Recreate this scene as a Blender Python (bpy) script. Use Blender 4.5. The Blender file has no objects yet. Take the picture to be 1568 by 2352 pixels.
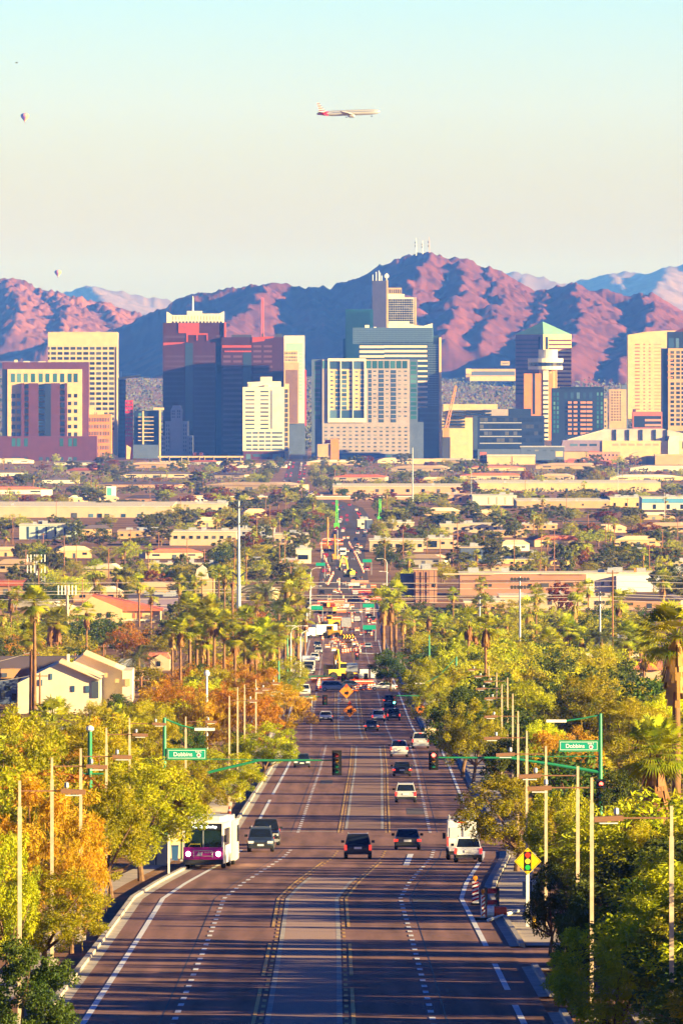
import bpy, math, random
import numpy as np
from math import radians as R, sin, cos, pi
from mathutils import Vector, Matrix
SC = bpy.context.scene
COL = SC.collection
# ------------------------------------------------------------------ camera, world, sun
F = 24000.0; U0 = 784.0; V0 = 776.0            # focal length and horizon in units of a 1568 x 2352 frame
cam = bpy.data.cameras.new("camera"); camo = bpy.data.objects.new("camera", cam); COL.objects.link(camo)
camo.location = (0, 0, 0); camo.rotation_euler = (pi/2, 0, 0)
cam.sensor_width = 36.0; cam.lens = F/2352.0*36.0
cam.shift_y = -(1176.0-V0)/2352.0
cam.clip_start = 5.0; cam.clip_end = 90000.0
SC.camera = camo
SUN_EL, SUN_AZ = 12.0, 23.0
sd = Vector((cos(R(SUN_EL))*cos(R(SUN_AZ)), -cos(R(SUN_EL))*sin(R(SUN_AZ)), sin(R(SUN_EL))))
sl = bpy.data.lights.new("sun", 'SUN'); sl.energy = 5.0; sl.angle = R(0.5); sl.color = (1.0, 0.77, 0.37)
so = bpy.data.objects.new("sun", sl); COL.objects.link(so); so.rotation_euler = sd.to_track_quat('Z', 'Y').to_euler()
W = bpy.data.worlds.new("World"); SC.world = W; W.use_nodes = True
nt = W.node_tree; bg = nt.nodes['Background']
sky = nt.nodes.new('ShaderNodeTexSky'); sky.sky_type = 'NISHITA'; sky.sun_disc = False
sky.sun_elevation = R(SUN_EL); sky.sun_rotation = R(90+SUN_AZ); sky.air_density = 1.0; sky.dust_density = 1.0; sky.ozone_density = 2.0
hs = nt.nodes.new('ShaderNodeHueSaturation'); hs.inputs['Saturation'].default_value = 1.12
tc = nt.nodes.new('ShaderNodeTexCoord'); sp = nt.nodes.new('ShaderNodeSeparateXYZ')
rp = nt.nodes.new('ShaderNodeValToRGB'); mx = nt.nodes.new('ShaderNodeMix'); mx.data_type = 'RGBA'; mx.blend_type = 'MULTIPLY'
mx.inputs[0].default_value = 1.0
mr = nt.nodes.new('ShaderNodeMapRange'); mr.inputs['From Min'].default_value = 0.0; mr.inputs['From Max'].default_value = 0.06
cr = rp.color_ramp; cr.elements[0].position = 0.0; cr.elements[0].color = (1.82, 1.60, 1.68, 1)
cr.elements[1].position = 0.60; cr.elements[1].color = (1.03, 1.53, 2.75, 1)
for p_, c_ in ((.16, (1.72, 1.57, 1.72)), (.37, (1.50, 1.66, 2.60))): e = cr.elements.new(p_); e.color = (*c_, 1)
nt.links.new(tc.outputs['Generated'], sp.inputs[0]); nt.links.new(sp.outputs['Z'], mr.inputs['Value'])
mr2 = nt.nodes.new('ShaderNodeMapRange'); mr2.inputs['From Min'].default_value = 0.05; mr2.inputs['From Max'].default_value = 0.6; nt.links.new(sp.outputs['Z'], mr2.inputs['Value'])
r2 = nt.nodes.new('ShaderNodeValToRGB'); r2.color_ramp.elements[0].color = (1,1,1,1); r2.color_ramp.elements[1].color = (.015,.085,.22,1)
for p_, c_ in ((.06, (.26,.39,.55)), (.3, (.05,.155,.31))): e = r2.color_ramp.elements.new(p_); e.color = (*c_, 1)
nt.links.new(mr2.outputs[0], r2.inputs[0]); mx2 = nt.nodes.new('ShaderNodeMix'); mx2.data_type = 'RGBA'; mx2.blend_type = 'MULTIPLY'; mx2.inputs[0].default_value = 1.0
nt.links.new(mr.outputs[0], rp.inputs[0]); nt.links.new(sky.outputs[0], hs.inputs['Color']); nt.links.new(rp.outputs[0], mx2.inputs[6]); nt.links.new(r2.outputs[0], mx2.inputs[7])
nt.links.new(hs.outputs[0], mx.inputs[6]); nt.links.new(mx2.outputs[2], mx.inputs[7]); nt.links.new(mx.outputs[2], bg.inputs['Color'])
bg.inputs['Strength'].default_value = 0.05
SC.view_settings.view_transform = 'Standard'; SC.view_settings.look = 'None'
SC.view_settings.exposure = 2.0; SC.view_settings.gamma = 1.0
SC.cycles.use_denoising = True; SC.cycles.max_bounces = 5; SC.cycles.diffuse_bounces = 2; SC.cycles.glossy_bounces = 2
SC.cycles.transmission_bounces = 2; SC.cycles.volume_bounces = 0; SC.cycles.transparent_max_bounces = 6
SC.cycles.caustics_reflective = False; SC.cycles.caustics_refractive = False; SC.cycles.sample_clamp_indirect = 4.0
random.seed(7)
# ------------------------------------------------------------------ ground profile and pixel helpers
_P = np.array([(-120,-9),(0,-14.5),(150,-19.3),(300,-23.6),(436,-27.5),(600,-32.2),(774,-37.2),(941,-41.4),(1200,-47.7),(1437,-53.1),(1765,-59.4),
 (2100,-66.3),(2526,-74.3),(3200,-80.6),(4286,-87.9),(5500,-95.5),(7000,-104),(9500,-116),(10500,-120),(12000,-121.5),(14000,-108),(16000,-88),(18000,-64),
 (20000,-48),(24000,-32),(32000,-24),(60000,-20)], float)
def _pchip(P, X):
    x, y = P[:,0], P[:,1]; h = np.diff(x); dl = np.diff(y)/h; m = np.zeros(len(x)); m[0]=dl[0]; m[-1]=dl[-1]
    for i in range(1, len(x)-1):
        if dl[i-1]*dl[i] > 0:
            w1, w2 = 2*h[i]+h[i-1], h[i]+2*h[i-1]; m[i] = (w1+w2)/(w1/dl[i-1]+w2/dl[i])
    i = np.clip(np.searchsorted(x, X)-1, 0, len(h)-1); t = (X-x[i])/h[i]
    return ((1+2*t)*(1-t)**2*y[i]+t*(1-t)**2*h[i]*m[i]+t*t*(3-2*t)*y[i+1]+t*t*(t-1)*h[i]*m[i+1])
ST = [-120.0, -60.0, 0.0, 60.0, 110.0, 150.0]
while ST[-1] < 60000: ST.append(ST[-1]*1.02)
ST = np.array(ST[:-1]+[60000.0]); SZ = _pchip(_P, ST)
def gz(d): return float(np.interp(d, ST, SZ))
_VT = V0 - SZ[5:]/ST[5:]*F
def dv(v): return float(np.interp(-v, -_VT, ST[5:]))    # ground distance seen at image row v
def S(d): return F/d
def G(u, v, up=0.0):
    d = dv(v); return Vector(((u-U0)/F*d, d, gz(d)+up))
_C = np.array([(-200,-1.2),(414,-1.48),(520,-1.55),(600,-1.68),(640,-0.9),(715,1.1),(742,1.5),(860,1.95),(960,2.3),(1100,2.85),(1258,3.2),(1300,1.25),(1400,1.0),(1770,.9),
 (2500,.6),(4300,1.0),(5500,7),(6100,4),(7200,-34),(9500,-40),(10500,-43),(12500,-48)], float)
def cx(d): return float(np.interp(d, _C[:,0], _C[:,1]))
# ------------------------------------------------------------------ materials
MATS = {}
def mat(name, col, rough=0.75, metal=0.0, var=0.0, scale=1.0, spec=0.3, emit=None, col2=None, bump=0.0, stretch=None, coat=0.0):
    if name in MATS: return MATS[name]
    m = bpy.data.materials.new(name); m.use_nodes = True; t = m.node_tree; b = t.nodes['Principled BSDF']
    b.inputs['Roughness'].default_value = rough; b.inputs['Metallic'].default_value = metal; b.inputs['Specular IOR Level'].default_value = spec
    b.inputs['Base Color'].default_value = (*col, 1); b.inputs['Coat Weight'].default_value = coat
    if var > 0 or col2:
        c2 = col2 or tuple(max(0, c*(1-var)) for c in col); c1 = col if col2 else tuple(min(1, c*(1+var)) for c in col)
        tcn = t.nodes.new('ShaderNodeTexCoord'); nz = t.nodes.new('ShaderNodeTexNoise'); nz.inputs['Scale'].default_value = scale; nz.inputs['Detail'].default_value = 6
        src = tcn.outputs['Object']
        if stretch:
            mp = t.nodes.new('ShaderNodeMapping'); mp.inputs['Scale'].default_value = stretch; t.links.new(src, mp.inputs[0]); src = mp.outputs[0]
        t.links.new(src, nz.inputs['Vector']); r = t.nodes.new('ShaderNodeValToRGB')
        r.color_ramp.elements[0].position = .32; r.color_ramp.elements[1].position = .68
        r.color_ramp.elements[0].color = (*c2, 1); r.color_ramp.elements[1].color = (*c1, 1)
        t.links.new(nz.outputs[0], r.inputs[0]); t.links.new(r.outputs[0], b.inputs['Base Color'])
        if bump:
            bp = t.nodes.new('ShaderNodeBump'); bp.inputs['Strength'].default_value = bump; t.links.new(nz.outputs[0], bp.inputs['Height']); t.links.new(bp.outputs[0], b.inputs['Normal'])
    if emit: b.inputs['Emission Color'].default_value = (*emit[:3], 1); b.inputs['Emission Strength'].default_value = emit[3]
    MATS[name] = m; return m
def leafmat(name, c1, c2, scale=0.5, trans=0.35, rnd=0.25):
    """leaf colours c1..c2 wander over the crown (own colour of the foliage), each tree a little different"""
    if name in MATS: return MATS[name]
    m = bpy.data.materials.new(name); m.use_nodes = True; t = m.node_tree; b = t.nodes['Principled BSDF']; out = t.nodes['Material Output']
    tcn = t.nodes.new('ShaderNodeTexCoord'); nz = t.nodes.new('ShaderNodeTexNoise'); nz.inputs['Scale'].default_value = scale; nz.inputs['Detail'].default_value = 5; nz.inputs['Roughness'].default_value = .7
    t.links.new(tcn.outputs['Object'], nz.inputs['Vector']); r = t.nodes.new('ShaderNodeValToRGB')
    r.color_ramp.elements[0].position = .36; r.color_ramp.elements[1].position = .64
    r.color_ramp.elements[0].color = (*c2, 1); r.color_ramp.elements[1].color = (*c1, 1)
    oi = t.nodes.new('ShaderNodeObjectInfo'); hv = t.nodes.new('ShaderNodeHueSaturation'); mrn = t.nodes.new('ShaderNodeMapRange')
    mrn.inputs['To Min'].default_value = 1-rnd; mrn.inputs['To Max'].default_value = 1+rnd; t.links.new(oi.outputs['Random'], mrn.inputs['Value'])
    mr2 = t.nodes.new('ShaderNodeMapRange'); mr2.inputs['To Min'].default_value = .478; mr2.inputs['To Max'].default_value = .522; t.links.new(oi.outputs['Random'], mr2.inputs['Value'])
    t.links.new(nz.outputs[0], r.inputs[0]); t.links.new(r.outputs[0], hv.inputs['Color']); t.links.new(mrn.outputs[0], hv.inputs['Value']); t.links.new(mr2.outputs[0], hv.inputs['Hue'])
    t.links.new(hv.outputs[0], b.inputs['Base Color']); b.inputs['Roughness'].default_value = .6; b.inputs['Specular IOR Level'].default_value = .25
    tr = t.nodes.new('ShaderNodeBsdfTranslucent'); t.links.new(hv.outputs[0], tr.inputs['Color']); ms = t.nodes.new('ShaderNodeMixShader'); ms.inputs[0].default_value = trans
    t.links.new(b.outputs[0], ms.inputs[1]); t.links.new(tr.outputs[0], ms.inputs[2]); t.links.new(ms.outputs[0], out.inputs['Surface'])
    MATS[name] = m; return m
# ------------------------------------------------------------------ mesh builder
class MB:
    def __init__(s): s.v = []; s.f = []; s.m = []
    def quad(s, a, b, c, d, mi=0):
        n = len(s.v); s.v += [tuple(a), tuple(b), tuple(c), tuple(d)]; s.f.append((n, n+1, n+2, n+3)); s.m.append(mi); return s
    def poly(s, pts, mi=0):
        n = len(s.v); s.v += [tuple(p) for p in pts]; s.f.append(tuple(range(n, n+len(pts)))); s.m.append(mi); return s
    def box(s, x0, x1, y0, y1, z0, z1, mi=0):
        n = len(s.v); s.v += [(x, y, z) for z in (z0, z1) for y in (y0, y1) for x in (x0, x1)]
        for q in ((0,2,3,1),(4,5,7,6),(0,1,5,4),(1,3,7,5),(3,2,6,7),(2,0,4,6)): s.f.append(tuple(n+i for i in q)); s.m.append(mi)
        return s
    def rbox(s, c, size, rz=0.0, rx=0.0, mi=0):
        n = len(s.v); M = Matrix.Rotation(rz, 3, 'Z') @ Matrix.Rotation(rx, 3, 'Y'); c = Vector(c)
        for z in (-.5, .5):
            for y in (-.5, .5):
                for x in (-.5, .5): s.v.append(tuple(c + M @ Vector((x*size[0], y*size[1], z*size[2]))))
        for q in ((0,2,3,1),(4,5,7,6),(0,1,5,4),(1,3,7,5),(3,2,6,7),(2,0,4,6)): s.f.append(tuple(n+i for i in q)); s.m.append(mi)
        return s
    def tube(s, pts, r, n=6, mi=0, cap=True):
        pts = [Vector(p) for p in pts]; k = len(pts); rs = r if isinstance(r, (list, tuple)) else [r]*k; base = len(s.v)
        for i, p in enumerate(pts):
            t = (pts[min(i+1, k-1)] - pts[max(i-1, 0)]).normalized(); a = t.orthogonal() if abs(t.z) < .9 else Vector((1, 0, 0)) - t*t.x
            if abs(t.z) < .9: a = Vector((0, 0, 1)) - t*t.z
            a.normalize(); b = t.cross(a)
            for j in range(n): q = 2*pi*j/n; s.v.append(tuple(p + (a*cos(q) + b*sin(q))*rs[i]))
        for i in range(k-1):
            for j in range(n): s.f.append((base+i*n+j, base+i*n+(j+1)%n, base+(i+1)*n+(j+1)%n, base+(i+1)*n+j)); s.m.append(mi)
        if cap: s.f.append(tuple(base+j for j in range(n))[::-1]); s.m.append(mi); s.f.append(tuple(base+(k-1)*n+j for j in range(n))); s.m.append(mi)
        return s
    def lathe(s, prof, n=16, c=(0,0,0), mi=0, axis='Z'):
        base = len(s.v); k = len(prof)
        for r, z in prof:
            for j in range(n):
                q = 2*pi*j/n; a, b = r*cos(q), r*sin(q)
                p = (a, b, z) if axis == 'Z' else ((z, a, b) if axis == 'X' else (a, z, b)); s.v.append((c[0]+p[0], c[1]+p[1], c[2]+p[2]))
        for i in range(k-1):
            for j in range(n): s.f.append((base+i*n+j, base+i*n+(j+1)%n, base+(i+1)*n+(j+1)%n, base+(i+1)*n+j)); s.m.append(mi)
        s.f.append(tuple(base+j for j in range(n))[::-1]); s.m.append(mi); s.f.append(tuple(base+(k-1)*n+j for j in range(n))); s.m.append(mi)
        return s
    def prism(s, pts, a0, a1, axis='Y', mi=0):
        """outline (p, q) extruded: axis Y -> (p, y, q); X -> (x, p, q); Z -> (p, q, z)"""
        n = len(s.v); k = len(pts)
        for a in (a0, a1):
            for p, q in pts: s.v.append((p, a, q) if axis == 'Y' else ((a, p, q) if axis == 'X' else (p, q, a)))
        s.f.append(tuple(range(n, n+k))); s.f.append(tuple(range(n+2*k-1, n+k-1, -1))); s.m += [mi, mi]
        for i in range(k): j = (i+1) % k; s.f.append((n+j, n+i, n+k+i, n+k+j)); s.m.append(mi)
        return s
    def loft(s, rings, mi=0, cap=True):
        base = len(s.v); n = len(rings[0])
        for r in rings: s.v += [tuple(p) for p in r]
        for i in range(len(rings)-1):
            for j in range(n): s.f.append((base+i*n+j, base+i*n+(j+1)%n, base+(i+1)*n+(j+1)%n, base+(i+1)*n+j)); s.m.append(mi)
        if cap: s.f.append(tuple(base+j for j in range(n))[::-1]); s.m.append(mi); s.f.append(tuple(base+(len(rings)-1)*n+j for j in range(n))); s.m.append(mi)
        return s
    def mesh(s, name, mats, smooth=False, fix=True):
        me = bpy.data.meshes.new(name); me.from_pydata(s.v, [], s.f)
        for m_ in (mats if isinstance(mats, (list, tuple)) else [mats]): me.materials.append(m_)
        if any(s.m): me.polygons.foreach_set('material_index', s.m)
        if fix and len(s.f) < 20000:
            import bmesh
            bm = bmesh.new(); bm.from_mesh(me); bmesh.ops.recalc_face_normals(bm, faces=bm.faces); bm.to_mesh(me); bm.free()
        if smooth: me.polygons.foreach_set('use_smooth', [True]*len(me.polygons)); me.update()
        return me
    def build(s, name, mats, parent=None, smooth=False, loc=None, fix=True):
        return link(bpy.data.objects.new(name, s.mesh(name, mats, smooth, fix)), parent, loc)
def link(o, parent=None, loc=None):
    COL.objects.link(o)
    if parent is not None: o.parent = parent
    if loc is not None: o.location = loc
    return o
KIDS = {}
def tag(o, label=None, cat=None, group=None, kind=None):
    for k, v in (('label', label), ('category', cat), ('group', group), ('kind', kind)):
        if v: o[k] = v
    return o
def thing(name, label, cat, loc=(0,0,0), rz=0.0, group=None):
    o = bpy.data.objects.new(name, None); COL.objects.link(o); o.location = loc; o.rotation_euler = (0, 0, rz); o.empty_display_size = .1
    return tag(o, label, cat, group)
def copy_tree(o, parent=None, deep=True):
    c = o.copy(); COL.objects.link(c)
    if parent is not None: c.parent = parent
    if deep:
        for ch in list(KIDCACHE.get(o.name) or o.children): copy_tree(ch, c)
    return c
KIDCACHE = {}
def cachekids(o):
    KIDCACHE[o.name] = list(o.children)
    for c in o.children: cachekids(c)
def put(o, loc, rz=0.0, sc=1.0, label=None, cat=None, group=None):
    o.location = loc; o.rotation_euler = (0, 0, rz); o.scale = (sc, sc, sc) if not isinstance(sc, tuple) else sc
    return tag(o, label, cat, group)
def setmat(o, m, slot=0):
    s = o.material_slots[slot]; s.link = 'OBJECT'; s.material = m
AUTO = []      # (object, base phrase) whose labels are finished at the end from what stands next to them
LAND = []      # (u, v, phrase) landmarks
def uv(p): return (U0 + p[0]/p[1]*F, V0 - p[2]/p[1]*F)
def land(u, v, phrase): LAND.append((u, v, phrase))
# ------------------------------------------------------------------ ground, mountains, road
def nodes_ground():
    m = bpy.data.materials.new('desert_ground'); m.use_nodes = True; t = m.node_tree; b = t.nodes['Principled BSDF']; b.inputs['Roughness'].default_value = .95; b.inputs['Specular IOR Level'].default_value = .1
    g = t.nodes.new('ShaderNodeNewGeometry'); n1 = t.nodes.new('ShaderNodeTexNoise'); n1.inputs['Scale'].default_value = .02; n1.inputs['Detail'].default_value = 8
    n2 = t.nodes.new('ShaderNodeTexNoise'); n2.inputs['Scale'].default_value = 1.3; n2.inputs['Detail'].default_value = 8
    t.links.new(g.outputs['Position'], n1.inputs['Vector']); t.links.new(g.outputs['Position'], n2.inputs['Vector'])
    r = t.nodes.new('ShaderNodeValToRGB'); e = r.color_ramp.elements; e[0].position = .35; e[0].color = (.18,.09,.045,1); e[1].position = .7; e[1].color = (.46,.28,.14,1)
    k = e.new(.52); k.color = (.27,.14,.07,1)
    a = t.nodes.new('ShaderNodeMath'); a.operation = 'MULTIPLY_ADD'; a.inputs[1].default_value = .55; t.links.new(n1.outputs[0], a.inputs[0])
    c = t.nodes.new('ShaderNodeMath'); c.operation = 'MULTIPLY'; c.inputs[1].default_value = .45; t.links.new(n2.outputs[0], c.inputs[0]); t.links.new(c.outputs[0], a.inputs[2])
    t.links.new(a.outputs[0], r.inputs[0]); t.links.new(r.outputs[0], b.inputs['Base Color'])
    bp = t.nodes.new('ShaderNodeBump'); bp.inputs['Strength'].default_value = .6; bp.inputs['Distance'].default_value = .15; t.links.new(n2.outputs[0], bp.inputs['Height']); t.links.new(bp.outputs[0], b.inputs['Normal'])
    return m
def sheet(name, xs, stations, dz, m, kind='structure', zf=None):
    """strip following the ground profile; xs: functions of d"""
    v = []; f = []; k = len(xs)
    for d in stations:
        for x in xs: v.append((x(d) if callable(x) else x, d, gz(d)+dz + (zf(d, x(d) if callable(x) else x) if zf else 0)))
    for i in range(len(stations)-1):
        for j in range(k-1): f.append((i*k+j, i*k+j+1, (i+1)*k+j+1, (i+1)*k+j))
    me = bpy.data.meshes.new(name); me.from_pydata(v, [], f); me.materials.append(m); o = bpy.data.objects.new(name, me); COL.objects.link(o)
    if kind: o['kind'] = kind
    return o
def stas(d0, d1): return [d0]+[float(s) for s in ST if d0 < s < d1]+[d1]
GROUND = nodes_ground()
gx = [-14000,-5000,-2000,-900,-400,-200,-100,-50,-25,0,25,50,100,200,400,900,2000,5000,14000]
sheet('ground', gx, list(ST), -0.05, GROUND)
# ---- mountains: ridge lines (u, v, distance) with fractal rock
rngm = np.random.default_rng(3)
def vnoise(X, Y, seed):
    g = np.random.default_rng(seed).random((256, 256)); xi = np.floor(X).astype(int); yi = np.floor(Y).astype(int); fx = X-xi; fy = Y-yi
    fx = fx*fx*(3-2*fx); fy = fy*fy*(3-2*fy); a = g[yi%256, xi%256]; b = g[yi%256, (xi+1)%256]; c = g[(yi+1)%256, xi%256]; d = g[(yi+1)%256, (xi+1)%256]
    return (a*(1-fx)+b*fx)*(1-fy)+(c*(1-fx)+d*fx)*fy
def fbm(X, Y, seed, o=5, ridged=False):
    t = 0; a = 1; n = 0
    for i in range(o):
        q = vnoise(X*2**i, Y*2**i, seed+i); q = 1-abs(2*q-1) if ridged else q; t = t+a*q; n += a; a *= .52
    return t/n
def mountain(name, lines, x0, x1, y0, y1, dx, dy, m, slope=.5, rough=8, nscale=90.0, seed=11):
    xs = np.arange(x0, x1, dx); ys = np.arange(y0, y1, dy); X, Y = np.meshgrid(xs, ys)
    base = np.interp(ys, ST, SZ)[:, None]-4
    wx = X + (fbm(X/140, Y/140, seed+40)-.5)*55; wy = Y + (fbm(X/140, Y/140, seed+60)-.5)*55
    H = np.full(X.shape, -1e9)
    for ln in lines:
        sl_ = slope
        if isinstance(ln, dict): sl_ = ln['s']; ln = ln['p']
        P = [((u-U0)/F*d, d, (V0-v)/F*d) for u, v, d in ln]
        for (ax, ay, az), (bx, by, bz) in zip(P[:-1], P[1:]):
            ex, ey = bx-ax, by-ay; L2 = ex*ex+ey*ey; t = np.clip(((wx-ax)*ex+(wy-ay)*ey)/L2, 0, 1)
            dist = np.hypot(wx-(ax+t*ex), wy-(ay+t*ey)); H = np.maximum(H, az+t*(bz-az)-sl_*dist*(1-0.18*np.clip(dist/500, 0, 1)))
    hh = np.clip((H-base)/120, 0, 1)
    H = H + (fbm(X/nscale, Y/nscale, seed, 6, True)-.62)*rough*2.2*(.25+.75*hh) + (fbm(X/22, Y/46, seed+9, 4, True)-.6)*rough*2.0*(.3+.7*hh)
    H = np.maximum(H, base)
    n, k = X.shape; V = np.stack([X, Y, H], -1).reshape(-1, 3); I = np.arange(n*k).reshape(n, k)
    Q = np.stack([I[:-1,:-1], I[:-1,1:], I[1:,1:], I[1:,:-1]], -1).reshape(-1, 4)
    me = bpy.data.meshes.new(name); me.vertices.add(len(V)); me.vertices.foreach_set('co', V.ravel().astype(np.float32))
    me.loops.add(Q.size); me.loops.foreach_set('vertex_index', Q.ravel().astype(np.int32)); me.polygons.add(len(Q))
    me.polygons.foreach_set('loop_start', np.arange(0, Q.size, 4, dtype=np.int32)); me.polygons.foreach_set('loop_total', np.full(len(Q), 4, dtype=np.int32)); me.update(calc_edges=True)
    me.materials.append(m); o = bpy.data.objects.new(name, me); COL.objects.link(o); o['kind'] = 'structure'; return o
ROCK = mat('mountain_rock', (.175,.055,.035), .95, var=.3, scale=.012, col2=(.07,.024,.022), spec=.05, bump=.9)
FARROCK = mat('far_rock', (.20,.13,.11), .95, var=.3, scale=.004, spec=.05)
D = 19600
crest = [(250,815),(275,772),(330,737),(380,702),(420,680),(470,667),(560,656),(610,649),(640,652),(690,663),(760,658),(830,636),(890,607),(930,586),(960,577),(1000,580),(1045,593),(1100,613),(1150,641),(1200,656),(1240,667),(1280,661),(1305,649),(1330,663),(1375,669),(1450,671),(1480,676),(1530,696),(1568,716),(1620,742),(1700,790)]
mountain('main_mountain', [[(u, v, D) for u, v in crest],
  [(622,650,D),(585,695,19000),(540,735,18500),(470,800,17700)], [(700,664,D),(735,720,18900),(742,775,18300)],
  [(985,579,D),(962,620,19150),(925,690,18600),(880,770,17900)], [(1045,593,D),(1075,650,19000),(1050,705,18500),(1010,780,17800)],
  [(1110,615,D),(1150,690,18800),(1135,740,18300),(1100,800,17800)], [(1240,667,D),(1250,715,18800),(1205,770,18200)],
  [(1305,649,D),(1345,705,18700),(1320,770,17800),(1290,850,16800)], [(1480,676,D),(1490,735,18600),(1445,800,17700),(1420,860,16900)],
  [(1568,716,D),(1560,780,18500),(1540,840,17500)]],
  -460, 760, 15600, 20300, 3.2, 14, ROCK, slope=.52)
mountain('left_mountain', [[(u, v, 22500) for u, v in [(-80,622),(0,641),(60,656),(100,673),(160,673),(220,691),(280,713),(330,731),(400,770)]],
  [(20,646,22500),(50,700,21600),(20,760,20700)], [(110,673,22500),(150,720,21500),(130,790,20500)], [(230,695,22500),(260,740,21700),(250,800,20700)]],
  -900, -250, 19600, 23200, 3.6, 16, mat('left_rock', (.26,.095,.045), .95, var=.3, scale=.012, col2=(.10,.036,.025), spec=.05, bump=.9), slope=.42, rough=13, seed=31)
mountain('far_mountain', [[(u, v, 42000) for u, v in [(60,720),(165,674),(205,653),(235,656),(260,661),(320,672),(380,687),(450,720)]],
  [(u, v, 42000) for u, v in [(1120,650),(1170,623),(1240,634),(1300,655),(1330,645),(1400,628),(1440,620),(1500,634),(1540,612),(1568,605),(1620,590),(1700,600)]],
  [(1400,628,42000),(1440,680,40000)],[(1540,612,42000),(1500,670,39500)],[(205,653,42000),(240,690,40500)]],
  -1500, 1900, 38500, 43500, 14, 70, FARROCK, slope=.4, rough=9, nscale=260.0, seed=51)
# ---- road
def road_mat():
    m = bpy.data.materials.new('asphalt'); m.use_nodes = True; t = m.node_tree; b = t.nodes['Principled BSDF']; b.inputs['Roughness'].default_value = .85; b.inputs['Specular IOR Level'].default_value = .2
    g = t.nodes.new('ShaderNodeNewGeometry'); mp = t.nodes.new('ShaderNodeMapping'); mp.inputs['Scale'].default_value = (1.2, .03, 1); t.links.new(g.outputs['Position'], mp.inputs[0])
    n1 = t.nodes.new('ShaderNodeTexNoise'); n1.inputs['Scale'].default_value = 1.0; n1.inputs['Detail'].default_value = 5; t.links.new(mp.outputs[0], n1.inputs['Vector'])
    n2 = t.nodes.new('ShaderNodeTexNoise'); n2.inputs['Scale'].default_value = 6.0; n2.inputs['Detail'].default_value = 6; t.links.new(g.outputs['Position'], n2.inputs['Vector'])
    r = t.nodes.new('ShaderNodeValToRGB'); e = r.color_ramp.elements; e[0].position = .36; e[0].color = (.17,.088,.064,1); e[1].position = .66; e[1].color = (.33,.17,.13,1)
    a = t.nodes.new('ShaderNodeMath'); a.operation = 'MULTIPLY_ADD'; a.inputs[1].default_value = .6; t.links.new(n1.outputs[0], a.inputs[0])
    c = t.nodes.new('ShaderNodeMath'); c.operation = 'MULTIPLY'; c.inputs[1].default_value = .4; t.links.new(n2.outputs[0], c.inputs[0]); t.links.new(c.outputs[0], a.inputs[2])
    t.links.new(a.outputs[0], r.inputs[0]); uvn = t.nodes.new('ShaderNodeUVMap'); uvn.uv_map = 'lane'; sx_ = t.nodes.new('ShaderNodeSeparateXYZ'); t.links.new(uvn.outputs[0], sx_.inputs[0])
    prev = sx_.outputs[0]                                    # tyre polished tracks, two to a lane
    for op, v_ in (('ABSOLUTE', 0), ('SUBTRACT', 2.6), ('MULTIPLY', 6.2832/1.68), ('COSINE', 0), ('MULTIPLY', .13)):
        q = t.nodes.new('ShaderNodeMath'); q.operation = op; t.links.new(prev, q.inputs[0]); q.inputs[1].default_value = v_; prev = q.outputs[0]
    q = t.nodes.new('ShaderNodeMath'); q.operation = 'SUBTRACT'; q.inputs[0].default_value = 1.0; t.links.new(prev, q.inputs[1]); hv = t.nodes.new('ShaderNodeHueSaturation'); t.links.new(r.outputs[0], hv.inputs['Color']); t.links.new(q.outputs[0], hv.inputs['Value']); t.links.new(hv.outputs[0], b.inputs['Base Color']); return m
ASPH = road_mat()
CONC = mat('concrete', (.42,.37,.31), .85, var=.3, scale=1.5)
SIDEW = mat('sidewalk_concrete', (.44,.36,.28), .9, var=.25, scale=.7)
PAINT = mat('road_paint_white', (.74,.73,.70), .6, var=.14, scale=3)
PAINTY = mat('road_paint_yellow', (.62,.36,.07), .6, var=.2, scale=3)
def off(o): return lambda d: cx(d)+o
sheet('road', [off(-9.7), off(-5), off(0), off(5), off(9.7)], stas(-100, 3250), 0.0, ASPH); sheet('road', [off(-8.4), off(0), off(8.4)], stas(3250, 12500), 0.0, mat('far_asphalt_shaded', (.085,.06,.055), .9, var=.2, scale=.05))  # far stretch is the same road, its shade put into a darker colour
ro = bpy.data.objects['road'].data; ul = ro.uv_layers.new(name='lane')
for lp in ro.loops: p_ = ro.vertices[lp.vertex_index].co; ul.data[lp.index].uv = (p_.x-cx(p_.y), p_.y)
for nm, d0, d1 in (('dobbins_street', 746, 792), ('side_street', 1262, 1292), ('crossing_street', 1742, 1800)):
    for s in (-1, 1): sheet('cross_street', [off(s*9.7), s*30, s*120], stas(d0, d1), -0.02, ASPH)
sheet('driveway', [off(9.7), 14, 40], stas(478, 505), -0.02, ASPH)
sheet('cross_street', [-300, -20, -5, 20, 300], stas(3300, 3335), .03, ASPH)
PAVE = bpy.data.materials.new('median_pavers'); PAVE.use_nodes = True
t_ = PAVE.node_tree; b_ = t_.nodes['Principled BSDF']; b_.inputs['Roughness'].default_value = .9; g_ = t_.nodes.new('ShaderNodeNewGeometry')
bk = t_.nodes.new('ShaderNodeTexBrick'); bk.inputs['Scale'].default_value = 3.0; bk.inputs['Color1'].default_value = (.46,.28,.21,1); bk.inputs['Color2'].default_value = (.40,.235,.18,1); bk.inputs['Mortar'].default_value = (.24,.16,.13,1)
bk.inputs['Mortar Size'].default_value = .03; t_.links.new(g_.outputs['Position'], bk.inputs['Vector']); t_.links.new(bk.outputs['Color'], b_.inputs['Base Color'])
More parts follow.
